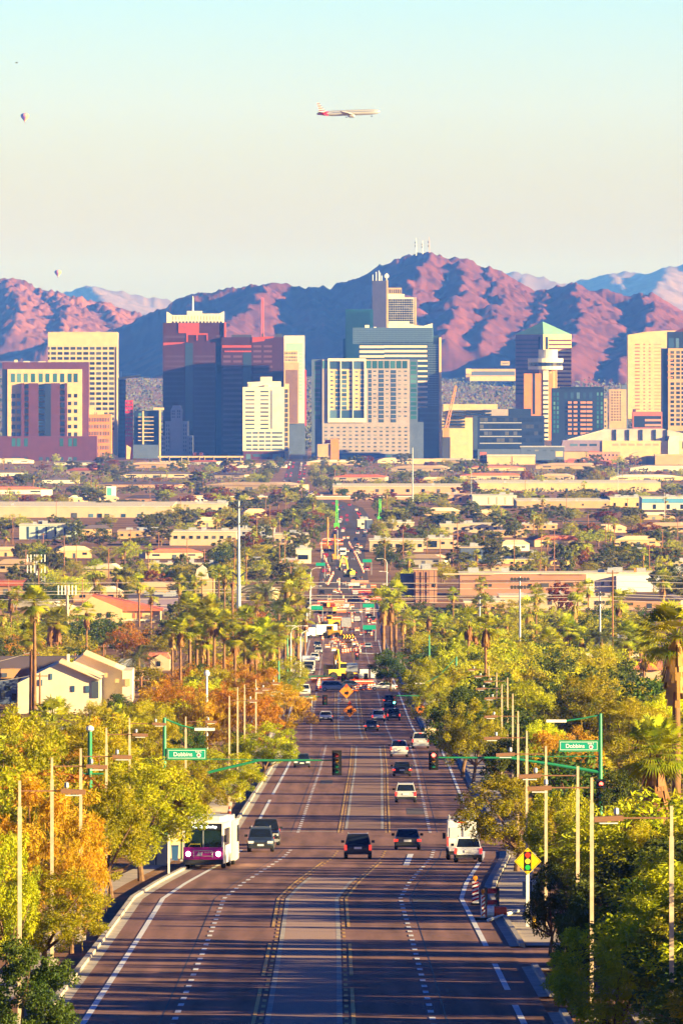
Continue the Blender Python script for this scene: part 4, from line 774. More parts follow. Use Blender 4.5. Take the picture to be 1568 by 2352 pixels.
# big fan palms at the right edge, palms named singly
ppx(1552,1375,1990,92,'tall drooping fan palm at the right edge, the higher of two', sk=True)
ppx(1505,1645,2110,88,'full fan palm at the right edge below the drooping one')
ppx(122,1608,1740,44,'short bushy fan palm in front of the gabled house'); ppx(275,1622,1730,26,'small fan palm right below the gabled house corner'); ppx(1187,1562,1660,30,'small dark fan palm peeking above the right thicket')
PL = [(80,1348,1660,30),(72,1425,1640,30),(118,1400,1520,30),(132,1395,1560,26),(219,1285,1420,20),(229,1318,1420,20),(38,1345,1450,12),(8,1385,1500,22),(320,1318,1440,16),(347,1352,1480,14),(412,1322,1430,14),(318,1462,1580,40,'date'),
 (396,1425,1600,20),(436,1365,1570,28),(452,1395,1590,26),(478,1372,1600,28),(492,1398,1610,26),(465,1440,1600,24),(515,1402,1600,24),(540,1430,1620,26),(562,1395,1610,26),(588,1440,1625,24),(575,1465,1640,22),(606,1420,1620,26),(625,1455,1640,22),(640,1430,1630,22),(503,1300,1430,14),(516,1302,1440,14),(533,1312,1440,12),(490,1300,1420,12),
 (612,1305,1450,46,'date'),(618,1395,1530,46,'date'),(660,1320,1500,24),(690,1310,1500,18),(672,1335,1510,24),(655,1390,1520,28),(684,1370,1520,24),(640,1360,1510,26,'date'),(700,1400,1530,18),(668,1430,1540,22),
 (880,1348,1500,26),(908,1340,1510,24),(897,1358,1520,22),(925,1400,1530,18),(948,1400,1500,18),(985,1395,1510,16),(1018,1415,1540,24),(1035,1450,1560,24),(1052,1455,1570,24),(1040,1480,1590,22),(1070,1470,1580,20),(1112,1365,1480,22),(1098,1375,1480,18),(1215,1372,1500,24),(1222,1430,1540,22),(1318,1365,1480,22),(1302,1415,1560,24),(1335,1440,1560,22),(1350,1332,1440,16),(1380,1425,1560,32,'date'),(1442,1430,1570,30),(1420,1358,1470,20),(1520,1310,1420,18),(1470,1435,1560,22),(1160,1465,1570,22),(1178,1495,1590,20),(1090,1430,1550,18),(1140,1420,1540,18),(1262,1445,1580,24)]
for q in PL:
    u, vt, vb, c = q[:4]; kd = q[4] if len(q) > 4 else 'fan'
    ppx(u, vt, vb, c, ('tall thin fan palm' if kd == 'fan' and vb-vt > 6*c else 'bushy fan palm' if kd == 'fan' else 'broad feathery date palm'), kind=kd, group='palms along the road', far=(vb < 1560), auto=True)
# ------------------------------------------------------------------ the flats between the road works and downtown
BRECT = []; rh0 = random.Random(2)
def low(name, label, z, x0, x1, y0, y1, dep, wm, rm, wins=(), wmat=None, cat='building', shape=None, auto=False, door=()):
    zo = ZO[z]; vb = zo[1]+y1*zo[2]; d = dv(vb); b = Bld(name, None if auto else label, cat, d, z, (x0+x1)/2)
    if auto: AUTO.append((b.o, label))
    if shape: b.out('wall', shape, 0, dep, wm)
    else: b.box('wall', x0, x1, y0, y1+3, 0, dep, wm)
    if rm and not shape:
        MB().box(b.X(x0)-.3, b.X(x1)+.3, -.3, dep+.3, b.Z(y0), b.Z(y0)+.3).build('roof', rm, b.o)
    if rm and not shape:
        for q in range(rh0.randint(2, 5)): x_ = rh0.uniform(b.X(x0)+2, b.X(x1)-2); y_ = rh0.uniform(1, dep*.6); h_ = b.Z(y0)+.3; s_ = rh0.uniform(.6, 1.8); MB().box(x_-s_, x_+s_, y_, y_+s_*1.5, h_, h_+rh0.uniform(.7, 1.6)).build('roof_unit', METG, b.o)
    if wins: b.wins(list(wins), wmat or GL, -.02)
    if door: b.wins(list(door), GLB, -.02, 'door')
    BRECT.append((zo[0]+x0*zo[2], zo[0]+x1*zo[2], zo[1]+y0*zo[2], vb)); return b
RW = wallm('roof_white', (.70,.61,.45)); RT_ = wallm('roof_tan', (.60,.42,.27)); RR = mat('roof_red_metal', (.50,.13,.07), .7, var=.12, scale=.6); RD = wallm('roof_dark', (.10,.08,.11)); SALM = wallm('salmon_wall', (.60,.34,.20)); BEIGE = wallm('beige_wall', (.53,.40,.26)); PALEG = wallm('pale_green_metal', (.42,.50,.46)); BLUEB = wallm('blue_band', (.10,.32,.55)); BRICK = wallm('brick_wall', (.42,.21,.14))
def spread(x0, x1, n, w, y0, y1): return [(x-w/2, x+w/2, y0, y1) for x in rng(x0, x1, n)]
b = low('warehouse', 'very long cream warehouse with broad pale roof and dark loading doors on the left', 'L', -60, 1120, 178, 246, 170, BEIGE, RW, door=spread(490, 1020, 6, 30, 222, 244)); b.wins([(640,668,220,246),(470,505,216,246)], GL, -.1, 'loading_door')
low('warehouse', 'white roofed warehouse continuing right of the long cream one', 'L', 1120, 1480, 160, 205, 90, BEIGE, RW, spread(1160, 1440, 5, 20, 180, 195))
low('warehouse', 'pale green metal shed with five dark open bays', 'L', 128, 486, 296, 388, 40, PALEG, RW, door=spread(185, 425, 5, 12, 306, 384)); 
low('flat_building', 'low tan flats with white roof units left of centre', 'L', 770, 1080, 338, 385, 50, TAN, RT_, spread(800, 1050, 6, 16, 352, 368))
low('flat_building', 'white industrial sheds with grey side in the left flats', 'L', 1110, 1545, 340, 428, 45, BEIGE, RW, spread(1150, 1500, 8, 22, 365, 385)); 
b = low('church', 'tan gabled hall with a big red metal roof in the left flats', 'L', 465, 1060, 850, 935, 30, CREAM, None, shape=[(462,935),(462,880),(600,762),(800,850),(800,935)], door=[(520,545,880,930)], wins=[(640,665,870,900),(700,725,870,900)])
b.out('roof', [(600,756),(660,764),(1062,850),(1062,858),(800,858)], 2, 24, RR); b.box('rear_wing', 800, 1045, 856, 938, 3, 26, CREAM); b.wins([(870,885,872,905),(900,928,858,908),(990,1000,870,900)], REDB, 3, 'door'); land(290,1395,'the red roofed church'); b.wins([(800,1010,912,925)], WHITE, 2.6, 'white_band')
low('flat_building', 'dark purple flat roofed block behind the red roofed church', 'L', 840, 1215, 770, 870, 40, MAUG, RD, spread(900,1180,5,20,810,840))
low('small_tower_house', 'pale house with a little pyramid roofed cupola', 'L', 1275, 1400, 648, 820, 14, TAN, None, [(1300,1312,660,690),(1340,1352,660,690)]).out('cupola_roof', [(1272,650),(1285,585),(1320,560),(1350,585),(1362,650)], 2, 10, ROOFG)
low('overpass_wall', 'white railed wall of a low bridge left of the palms', 'L', 970, 1460, 548, 580, 8, BEIGE, RW, spread(1000,1440,16,14,556,566), cat='wall')
HOUSE = mat('house_cream', (.70,.60,.43), .9, var=.08, scale=.4)
b = low('apartment_house', 'two storey cream apartment house with stepped gables and dark roof', 'N', 120, 650, 300, 480, 20, HOUSE, None, shape=[(118,520),(118,282),(275,205),(388,150),(650,262),(650,480),(650,520)], wins=[(255,280,260,300),(470,490,300,340),(560,585,300,345),(330,345,220,260)], wmat=GLB)
b.out('rear_gable', [(455,440),(455,170),(530,115),(792,222),(792,440)], 16, 34, HOUSE); b.out('roof', [(640,258),(388,150),(388,141),(660,262)], -.8, 16, RT_); b.out('roof', [(792,226),(530,118),(530,109),(806,230)], 15, 34, RT_)
b.box('rear_wing', 788, 852, 222, 430, 14, 30, HOUSE); b.wins([(805,838,275,322),(740,765,275,300),(668,690,235,265)], TAN, 13.9); b.bxs('chimney', [(425,440,110,160)], 12, 14, WHITE); b.wins([(600,645,270,380)], GLM, -.05, 'glass_bay')
b = low('apartment_house', 'dark roofed apartment wing at the left edge', 'N', -40, 118, 250, 420, 22, GREYB, None, shape=[(-60,420),(-60,240),(118,240),(118,420)], wins=[(40,70,300,330),(80,110,350,400),(10,35,330,390)])
b.out('roof', [(-60,245),(-60,112),(400,112),(530,108),(386,150),(118,282),(110,250)], 3, 6, RD); b.out('dormer', [(8,250),(8,190),(70,188),(136,190),(90,250)], -1, 4, mat('dormer_tan', (.5,.27,.13))); b.wins([(14,50,215,242)], GLM, -1.05)
b = low('small_house', 'small house with red and white striped tile roof', 'N', 1000, 1110, 128, 200, 12, BEIGE, None, [(1028,1050,140,172)], shape=[(985,200),(985,135),(1045,95),(1110,130),(1110,200)]); b.out('roof', [(962,130),(975,88),(1095,88),(1120,128)], .5, 9, mat('red_stripe_tile', (.50,.16,.10), .9, var=.5, scale=2))
low('small_house', 'tan house with dark tiled roof right of the gabled apartments', 'N', 735, 930, 185, 245, 14, TAN, RD, [(760,790,200,225)])
b = low('box_trailer', 'white box trailer parked among the left trees', 'N', 140, 310, 535, 640, 4, WHITE, None, cat='trailer'); b.box('roof_edge', 138, 312, 530, 537, -.1, 4.1, GREYB); b.box('door', 285, 306, 545, 636, -.06, -.01, METG)
low('garden_wall', 'white garden wall glimpsed through the left trees', 'N', 300, 480, 645, 740, .4, WHITE, CREAM, cat='wall'); land(80,1676,'the white box trailer')
# middle strip
low('warehouse', 'tan warehouse with orange side wall right of the far road', 'M', 712, 1568, 45, 95, 140, SALM, RW, spread(1000,1500,6,22,60,80)); MATS['salmon_wall']
b = low('railway_bridge', 'tan railway bridge crossing over the far road', 'M', -10, 1480, 112, 128, 12, SALM, RW, cat='bridge'); b.bxs('pier', [(20+180*i,40+180*i,126,None) for i in range(4)]+[(1040+140*i,1060+140*i,126,None) for i in range(4)], 1, 9, BEIGE)
b.bxs('railing', [(-10,1480,106,109)], .2, .5, METW)
low('white_house', 'white cube building with blue side wall beside the far road', 'M', 872, 962, 262, 318, 10, WHITE, RW, [(900,916,280,296)]).box('blue_side', 930, 972, 262, 320, -.4, 9, GREYB)
low('white_house', 'long white shed right of the white cube building', 'M', 1030, 1240, 282, 330, 20, BEIGE, RW, spread(1060,1210,5,12,295,308))
low('shop_building', 'cream flat roofed shops right of the excavators', 'M', 950, 1300, 400, 470, 50, BEIGE, RW, spread(990,1280,7,24,418,440)); low('shop_building', 'upper cream box building behind the flat roofed shops', 'M', 982, 1065, 355, 402, 20, CREAM, RW, spread(1000,1050,3,10,368,380))
low('shop_building', 'tan shop with dark open bay beside the far right palms', 'M', 1300, 1568, 385, 450, 30, BEIGE, RW, [(1330,1390,398,440),(1420,1440,405,420),(1480,1500,405,420)])
low('shop_building', 'white shops with awnings left of the excavators', 'M', 330, 560, 360, 440, 40, BEIGE, RW, spread(350,540,6,18,385,410)); low('shop_building', 'cream box store left of the far barrels', 'M', 470, 568, 455, 545, 22, WHITE, RW, [(485,550,490,520)])
low('flat_building', 'long low salmon roofed building left of the roadworks', 'M', 0, 480, 535, 585, 26, BEIGE, mat('salmon_roof', (.55,.25,.15), .9, var=.15, scale=.3), spread(30,450,9,20,550,566))
low('flat_building', 'white roofed sheds with grey fronts in the flats left of the road', 'M', 60, 330, 325, 375, 40, STONE, RW, spread(90,300,6,16,340,355)); low('gas_station', 'small canopy with lime green fascia behind left palms', 'M', 392, 512, 600, 650, 12, WHITE, mat('lime_fascia', (.25,.55,.08), .6), [(420,440,620,645)], cat='canopy')
b = low('brick_building', 'brick shop front with dark blue side wall and scaffold beside the road', 'M', 1240, 1390, 590, 800, 24, BRICK, RT_, [(1360,1380,680,700)]); b.box('blue_side', 1152, 1240, 622, 770, 2, 22, GREYB); b.bxs('scaffold', [(1240,1390,630+45*i,634+45*i) for i in range(4)]+[(1262+36*i,1266+36*i,590,800) for i in range(4)], -1.2, -1.0, METD)
b = low('brick_building', 'long tan brick shopping strip with scaffolded windows', 'R', 110, 935, 616, 755, 30, BRICK, RW, [(215,255,680,698),(272,290,680,698),(300,318,680,698),(560,580,680,698),(640,690,675,700),(800,850,672,695)]); b.bxs('scaffold_rail', [(120,930,655,659)], -1.0, -.8, METD); b.bxs('roof_parapet', [(0,330,610,620),(640,930,612,618)], -.5, 2, BEIGE)
b = low('white_building', 'white flat roofed building with square dark windows on the right', 'R', 935, 1440, 612, 730, 30, WHITE, RW, [(1165,1185,660,690),(1230,1250,660,690),(1290,1310,660,690),(1030,1050,665,690),(1090,1110,665,690)]); b.bxs('roof_sign', [(1248,1305,580,604)], 4, 6, ORNG); b.box('shade_wing', 1130, 1440, 625, 735, -3, -.1, mat('blue_white_wall', (.62,.66,.72), .8))
low('white_building', 'tan building at right edge behind palms', 'R', 1480, 1640, 605, 700, 26, BEIGE, RW, spread(1500,1620,4,16,650,672))
low('white_building', 'low pale hall behind the leftmost stadium light', 'R', 372, 1105, 765, 850, 34, BEIGE, RW, spread(700,1080,6,24,790,815)); low('shop_building', 'small salmon flat building left of the pale hall', 'R', 140, 400, 800, 905, 18, SALM, RW, spread(170,380,5,18,830,855))
# right strip
low('warehouse', 'immense cream warehouse with pale roof in the far right flats', 'R', 225, 1420, 22, 75, 150, CREAM, RW, door=spread(420,1000,4,16,55,74)); low('warehouse', 'white warehouse with four wall pilasters in the right flats', 'R', 192, 480, 105, 165, 60, WHITE, RW, spread(300,460,4,8,112,160), wmat=BEIGE)
low('warehouse', 'tan flat roofed warehouse in the right flats', 'R', 480, 1090, 140, 185, 110, TAN, RW, spread(620,1060,4,10,155,168)); low('warehouse', 'plain cream warehouse between tan and blue banded ones', 'R', 1090, 1300, 118, 178, 70, CREAM, RW, spread(1120,1270,3,14,150,172)); b = low('warehouse', 'white warehouse with bright blue band at the right edge', 'R', 1298, 1640, 118, 195, 60, WHITE, RW, spread(1380,1560,3,20,160,190)); b.box('blue_band', 1298, 1640, 122, 150, -.3, 0, BLUEB)
low('flat_building', 'cream roofed flats left of the arch wall', 'R', -20, 385, 292, 345, 40, BEIGE, RW, spread(30,340,7,20,310,326)); low('flat_building', 'yellow tan flats among trees on the right', 'R', 470, 745, 292, 325, 24, TAN, RW, spread(500,720,5,16,302,314)); low('flat_building', 'ochre low building under the tan flats', 'R', 330, 545, 335, 375, 20, TAN, RT_, spread(350,520,4,14,348,360))
b = low('workshop', 'grey blue workshop with pale roof edge behind utility poles', 'R', 112, 325, 445, 540, 26, GREYB, RT_, [(140,170,470,520),(200,230,470,520)]); low('flat_building', 'long yellow walled building with curved white roof', 'R', 330, 830, 522, 560, 50, mat('yellow_wall', (.72,.48,.16), .9, var=.1, scale=.3), RW, spread(380,800,7,18,535,548)); b = low('hall', 'pale arched roof hall on the right', 'R', 560, 620, 490, 525, 20, WHITE, RW, [(580,595,500,515)])
low('flat_building', 'narrow orange roofed row right of centre', 'R', 120, 540, 562, 596, 20, BEIGE, mat('salmon_roof2', (.58,.26,.14), .9, var=.15, scale=.3), spread(150,510,8,18,572,584)); low('small_house', 'small tan house with white gable in the right flats', 'R', 1200, 1320, 470, 500, 12, BEIGE, RT_, [(1240,1255,478,490)]); low('flat_building', 'white striped low block far right', 'R', 1035, 1140, 515, 548, 16, BEIGE, RW, spread(1050,1130,4,10,525,538)); low('warehouse', 'brown freight shed by the trestle', 'R', -20, 180, 100, 150, 50, SALM, RT_, spread(20,160,4,14,118,138))
b = low('railway_trestle', 'thin dark railway trestle line across the right flats', 'R', 180, 1110, 268, 274, 4, METD, None, cat='bridge'); b.bxs('post', [(200+90*i,205+90*i,272,300) for i in range(11)], 1, 2, METD)
low('flat_building', 'row of cream mobile homes far right', 'R', 1390, 1640, 535, 575, 16, BEIGE, RW, spread(1410,1600,6,14,548,562))
b = low('small_house', 'house with striped red tile roof at the right edge', 'O', 1225, 1400, 195, 280, 14, BEIGE, None, [(1300,1325,215,235)], shape=[(1225,280),(1225,195),(1290,140),(1420,140),(1420,280)]); b.out('roof', [(1218,196),(1290,138),(1430,138),(1430,196)], -.8, 12, MATS['red_stripe_tile'])
low('white_house', 'white wall house behind the right date palm', 'O', 1085, 1285, 20, 120, 12, WHITE, RW, [(1120,1150,40,70)]); low('white_house', 'white low house left of the right date palm', 'O', 850, 1000, 50, 125, 12, WHITE, RD, [(880,905,75,100)])
land(150,1165,'the very long cream warehouse'); land(105,1220,'the green shed with bays'); land(1000,1350,'the scaffolded brick building'); land(1320,1345,'the white building with square windows'); land(548,1300,'the steel transmission pole'); land(1193,1400,'the double stadium light'); land(890,1203,'the white cube building'); land(850,1147,'the railway bridge'); land(1320,1150,'the tan flat roofed warehouse'); land(1100,1255,'the grey blue workshop')
# small houses scattered between (each with walls, roof, door and windows)
rh = random.Random(17)
def small_house(u, v, w, h, wm, rm):
    p = G(u, v); s = S(p.y); W_, H_ = w/s, h/s; o = thing('small_house', None, 'house', p, rh.uniform(-.25, .25)); D_ = W_*.7
    MB().box(-W_/2, W_/2, 0, D_, -.5, H_*.62).build('wall', wm, o); mb = MB()
    mb.prism([(-W_/2-.4, H_*.62), (W_/2+.4, H_*.62), (W_*.28, H_), (-W_*.28, H_)], -.4, D_+.4); mb.build('roof', rm, o)
    for k in (-.32, .3): q = link(bpy.data.objects.new('window', unitbox(GL)), o); q.location = (W_*k, 0, H_*.36); q.scale = (W_*.13, .1, H_*.2)
    q = link(bpy.data.objects.new('door', unitbox(GLM)), o); q.location = (0, 0, H_*.2); q.scale = (W_*.08, .1, H_*.4)
    AUTO.append((o, {'roof_tan':'tan roofed','roof_white':'white roofed','roof_red_metal':'red roofed','roof_dark':'dark roofed'}[rm.name]+' small house')); BRECT.append((u-w/2, u+w/2, v-h, v))
n = 0; tries_ = 0
while n < 100 and tries_ < 6000:
    tries_ += 1
    v = rh.choice((rh.uniform(1062, 1135), rh.uniform(1115, 1260), rh.uniform(1200, 1420))); u = rh.uniform(10, 1560); s = S(dv(v)); w, h = s*rh.uniform(12, 24)*(rh.uniform(1.5, 3.4) if v < 1150 else 1), s*rh.uniform(3.6, 5)
    if 640 < u < 960 and v > 1150: continue
    if 610 < u < 760 and v < 1160: continue
    if any(a-8 < u+w/2 and u-w/2 < b_+8 and t-6 < v and v-h < q+6 for a, b_, t, q in BRECT): continue
    small_house(u, v, w, h, rh.choice((BEIGE, TAN, CREAM, WHITE, SALM)), rh.choice((RT_, RW, RR, RD, RT_))); n += 1
# trees of the flats
rt = random.Random(33)
KEEP = [(30,305,1512,1640),(168,370,1372,1428),(925,1400,1310,1372),(340,395,1500,1535),(1278,1384,1692,1732),(378,482,1712,1750),(1430,1568,1650,1840),(1475,1568,1375,1560),(1180,1242,1948,2010)]
def kept(u, v, w, h):
    for a, b_, t, q in KEEP:
        if v > q-20 and (min(u+w/2, b_)-max(u-w/2, a)) > .1*(b_-a) and (min(v, q)-max(v-h, t)) > .12*h: return True
    return False
def clear(u, v, w, h):
    if kept(u, v, w, h): return False
    hx = 0
    for a, b_, t, q in BRECT:
        if v > q-2 and v-h < q and u+w/2 > a and u-w/2 < b_:
            ov = (min(u+w/2, b_)-max(u-w/2, a))*(min(q, v)-max(t, v-h)); 
            if ov > .33*w*h: return False
    return True
def in_road(u, v, w):
    d = dv(v); c = U0+cx(d)*S(d); r_ = (12.5 if d < 3200 else 9.5)*S(d); return c-r_-w*.45 < u < c+r_+w*.45
PH = {'olive':'dusty olive tree','mesquite':'yellow green tree','dark':'dark green tree','rust':'rust brown tree','orange':'orange dry tree','paloverde':'pale yellow green tree'}
def shades_sign(x, d):
    for X_, D_ in ((9.6, 536), (10.0, 520)):
        t = (x-X_)*sd.x/math.hypot(sd.x, sd.y)+(d-D_)*sd.y/math.hypot(sd.x, sd.y)
        if 0 < t < 40 and math.hypot(x-X_-t*sd.x/math.hypot(sd.x, sd.y), d-D_-t*sd.y/math.hypot(sd.x, sd.y)) < 8: return True
    return False
def scatter(n, u0, u1, v0, v1, kinds, hm, wm, pal=0, tries=9):
    c = 0; t = 0
    while c < n and t < n*tries:
        t += 1; v = v0+(v1-v0)*rt.random(); u = rt.uniform(u0, u1); s = S(dv(v)); h = s*rt.uniform(*hm); w = s*rt.uniform(*wm)
        p_ = G(u, v)
        if in_road(u, v, w) or not clear(u, v, w, h) or shades_sign(p_.x, p_.y): continue
        if rt.random() < pal: p = G(u, v); palm(p, rt.uniform(7, 14), rt.uniform(1.8, 2.5), 'thin fan palm', far=True, auto=True, group='palms of the flats')
        else: k = rt.choice(kinds); tree(k, G(u, v), h/s, w/s, PH[k], lod=1, auto=True, group='trees of the flats', name='olive_tree' if k == 'olive' and v > 1208 else None)
        c += 1
OL = ['olive','olive','olive','mesquite','mesquite','rust','olive']
scatter(115, 0, 1568, 1066, 1130, OL, (6, 12), (9, 20), .10)
scatter(150, 0, 1568, 1130, 1210, OL, (5, 10), (9, 19), .07)
scatter(150, 0, 1568, 1205, 1300, OL+['olive'], (5, 10), (8, 15), .10)
scatter(120, 0, 1568, 1290, 1400, ['olive','dark','mesquite','olive','paloverde'], (5, 10), (7, 13), .12)
scatter(75, 0, 660, 1395, 1520, ['mesquite','dark','olive','mesquite','orange'], (5, 9), (7, 12), .10); scatter(75, 920, 1568, 1395, 1540, ['mesquite','dark','olive','paloverde','mesquite'], (5, 9), (7, 12), .10)
scatter(45, 0, 640, 1520, 1660, ['mesquite','orange','mesquite','paloverde','dark'], (5, 8), (6, 11), .05); scatter(50, 960, 1568, 1540, 1680, ['mesquite','paloverde','mesquite','dark'], (5, 8.5), (6, 11), .04)
scatter(34, 0, 420, 1660, 2050, ['mesquite','paloverde','orange','mesquite'], (4.5, 7.5), (6, 9), 0); scatter(40, 1150, 1568, 1680, 2150, ['mesquite','paloverde','mesquite','dark'], (4.5, 7.5), (6, 9), 0)
def rows(n, side, d0, d1, x0, x1, kinds, h, name, base):
    for i in range(n):
        d = d0+(d1-d0)*(i+rt.random())/n; x = cx(d)+side*rt.uniform(x0, x1)
        if side > 0 and shades_sign(x, d): continue
        s = S(d)
        if kept(U0+x*s, V0-gz(d)*s, 7*s, 7.5*s): continue
        tree(rt.choice(kinds), (x, d, gz(d)), rt.uniform(*h), rt.uniform(6.5, 9.5), base, lod=1 if d > 800 else 0, auto=True, group='trees along the road', name=name)
rows(30, 1, 335, 450, 14.8, 20, ['mesquite','dark'], (5, 6.8), 'roadside_tree', 'low roadside tree'); rows(26, 1, 450, 740, 16, 22, ['mesquite','dark'], (5, 6.5), 'roadside_tree', 'low roadside tree'); rows(70, 1, 325, 745, 18, 46, ['mesquite','mesquite','paloverde','dark'], (7.5, 10), 'roadside_tree', 'leafy roadside tree'); rows(185, 1, 800, 1740, 15, 42, ['mesquite','paloverde','dark','mesquite'], (6.5, 9.5), 'mid_roadside_tree', 'feathery roadside tree'); rows(50, 1, 1790, 2700, 15, 40, ['mesquite','dark'], (5.5, 8), 'mid_roadside_tree', 'dusty green roadside tree'); rows(50, -1, 410, 1700, 17, 46, ['mesquite','orange','paloverde'], (5, 8), 'roadside_tree', 'leafy roadside tree')  # rows of the same mesquite, palo verde, dark and orange tree kinds
for sd_ in (-1, 1): rows(52, sd_, 3400, 9900, 12, 27, ['olive','dark','olive','mesquite'], (5, 9), 'far_roadside_tree', 'dusty tree lining the far road')  # same olive, dark and mesquite kinds lining the far road
for k, u, vt, vb, w, lb in (('rust',350,1308,1362,88,'big rust orange round tree left of the church palms'),('rust',1285,1330,1420,80,'tall rust red tree before the scaffolded strip'),('dark',232,1212,1262,78,'large dark round tree in the left flats'),('rust',1345,1255,1318,50,'tall rust tree by the right stadium light'),('dark',235,1405,1480,130,'wide dark green trees below the church front'),('dark',150,1410,1490,90,'dark green tree left below the church')): tpx(k, u, vt, vb, w, lb, lod=1)
# hazy wood behind downtown, low scrub by the kerbs: nobody could count either
def wood():
    g = np.random.default_rng(8); Q = []
    for i in range(5200):
        d = 11200+6300*g.random()**1.2; x = g.uniform(-1, 1)*d*.036; z = np.interp(d, ST, SZ); r = g.uniform(4, 11); c = np.array([x, d, z+r*.5])
        P = c+g.normal(size=(15, 3))*np.array([r*.6, r*.6, r*.32]); Q.append(leaves(g, P, r*.42, r*.34, .1))
    n_ = 0
    while n_ < 2600:
        d = g.uniform(6900, 9900); x = g.uniform(-1, 1)*d*.035
        if abs(x-cx(d)) < 16 or (d > 8900 and g.random() < .6): continue
        n_ += 1; z = np.interp(d, ST, SZ); r = g.uniform(1.2, 3.2); P = np.array([x, d, z+r*.4])+g.normal(size=(7, 3))*np.array([r*.6, r*.6, r*.3]); Q.append(leaves(g, P, r*.7, r*.5, .1))
    o = bpy.data.objects.new('wood', quadmesh('wood', np.concatenate(Q), mat('far_foliage', (.13,.125,.05), .9, col2=(.075,.085,.04), scale=.02, var=.3))); COL.objects.link(o); o['kind'] = 'stuff'; tag(o, 'hazy wooded ground stretching round downtown to the mountain foot', 'wood')
wood()
def scrub():
    g = np.random.default_rng(9); Q = []
    for i in range(4200):
        d = 410+2600*g.random()**1.6; sd_ = g.choice((-1, 1)); x = cx(d)+sd_*(15.5+g.random()**1.3*(26+d*.02)); z = np.interp(d, ST, SZ); r = g.uniform(.3, 1.3)
        P = np.array([x, d, z+r*.45])+g.normal(size=(22, 3))*np.array([r*.6, r*.6, r*.33]); Q.append(leaves(g, P, .34+d*.0001, .14+d*.00005, .1))
    o = bpy.data.objects.new('scrub', quadmesh('scrub', np.concatenate(Q), leafmat('scrub_leaves', (.34,.22,.03), (.13,.12,.02), .08))); COL.objects.link(o); o['kind'] = 'stuff'; tag(o, 'low yellow brown desert scrub covering the verges under the trees', 'scrub')
scrub()
# ------------------------------------------------------------------ vehicles (front towards local +Y)
PAINTS = {k: mat('car_paint_'+k, c, .28, spec=.5, coat=.6) for k, c in dict(black=(.012,.013,.016), navy=(.035,.055,.10), grey=(.13,.135,.15), silver=(.45,.46,.48), white=(.78,.77,.74), red=(.30,.02,.025), lightblue=(.35,.45,.55), darkgrey=(.045,.047,.055), yellow=(.65,.42,.02), tan=(.45,.34,.22), maroon=(.12,.012,.03)).items()}
CGL = mat('car_glass', (.01,.015,.025), .08, spec=.6); TYRE = mat('tyre_rubber', (.018,.018,.02), .85); RIM = mat('wheel_rim', (.45,.45,.46), .35, metal=.6); TRIM = mat('dark_trim', (.025,.026,.03), .6)
TAILR = mat('tail_light_red', (.5,.02,.015), .3, emit=(1,.05,.03,.4)); HEADL = mat('headlight_lens', (.75,.75,.72), .15); PLATE = mat('licence_plate_white', (.75,.75,.70), .5); AMB = mat('amber_lens', (.7,.25,.02), .3)
def hring(y, w, zb, zt, tw=.86):
    z2 = zb+(zt-zb)*.28; z3 = zb+(zt-zb)*.66
    h = [(-w*.86,zb),(-w*.985,z2),(-w,z3),(-w*.955,zt-.05),(-w*tw,zt)]
    return [(x, y, z) for x, z in h]+[(-x, y, z) for x, z in reversed(h)]
WHEELM = MB().lathe([(.20,-.11),(.31,-.115),(.335,-.06),(.335,.06),(.31,.115),(.20,.11)], 18, axis='X').mesh('wheel', TYRE); RIMM = MB().lathe([(.05,-.122),(.19,-.112),(.20,.112),(.05,.122)], 12, axis='X').mesh('rim', RIM)
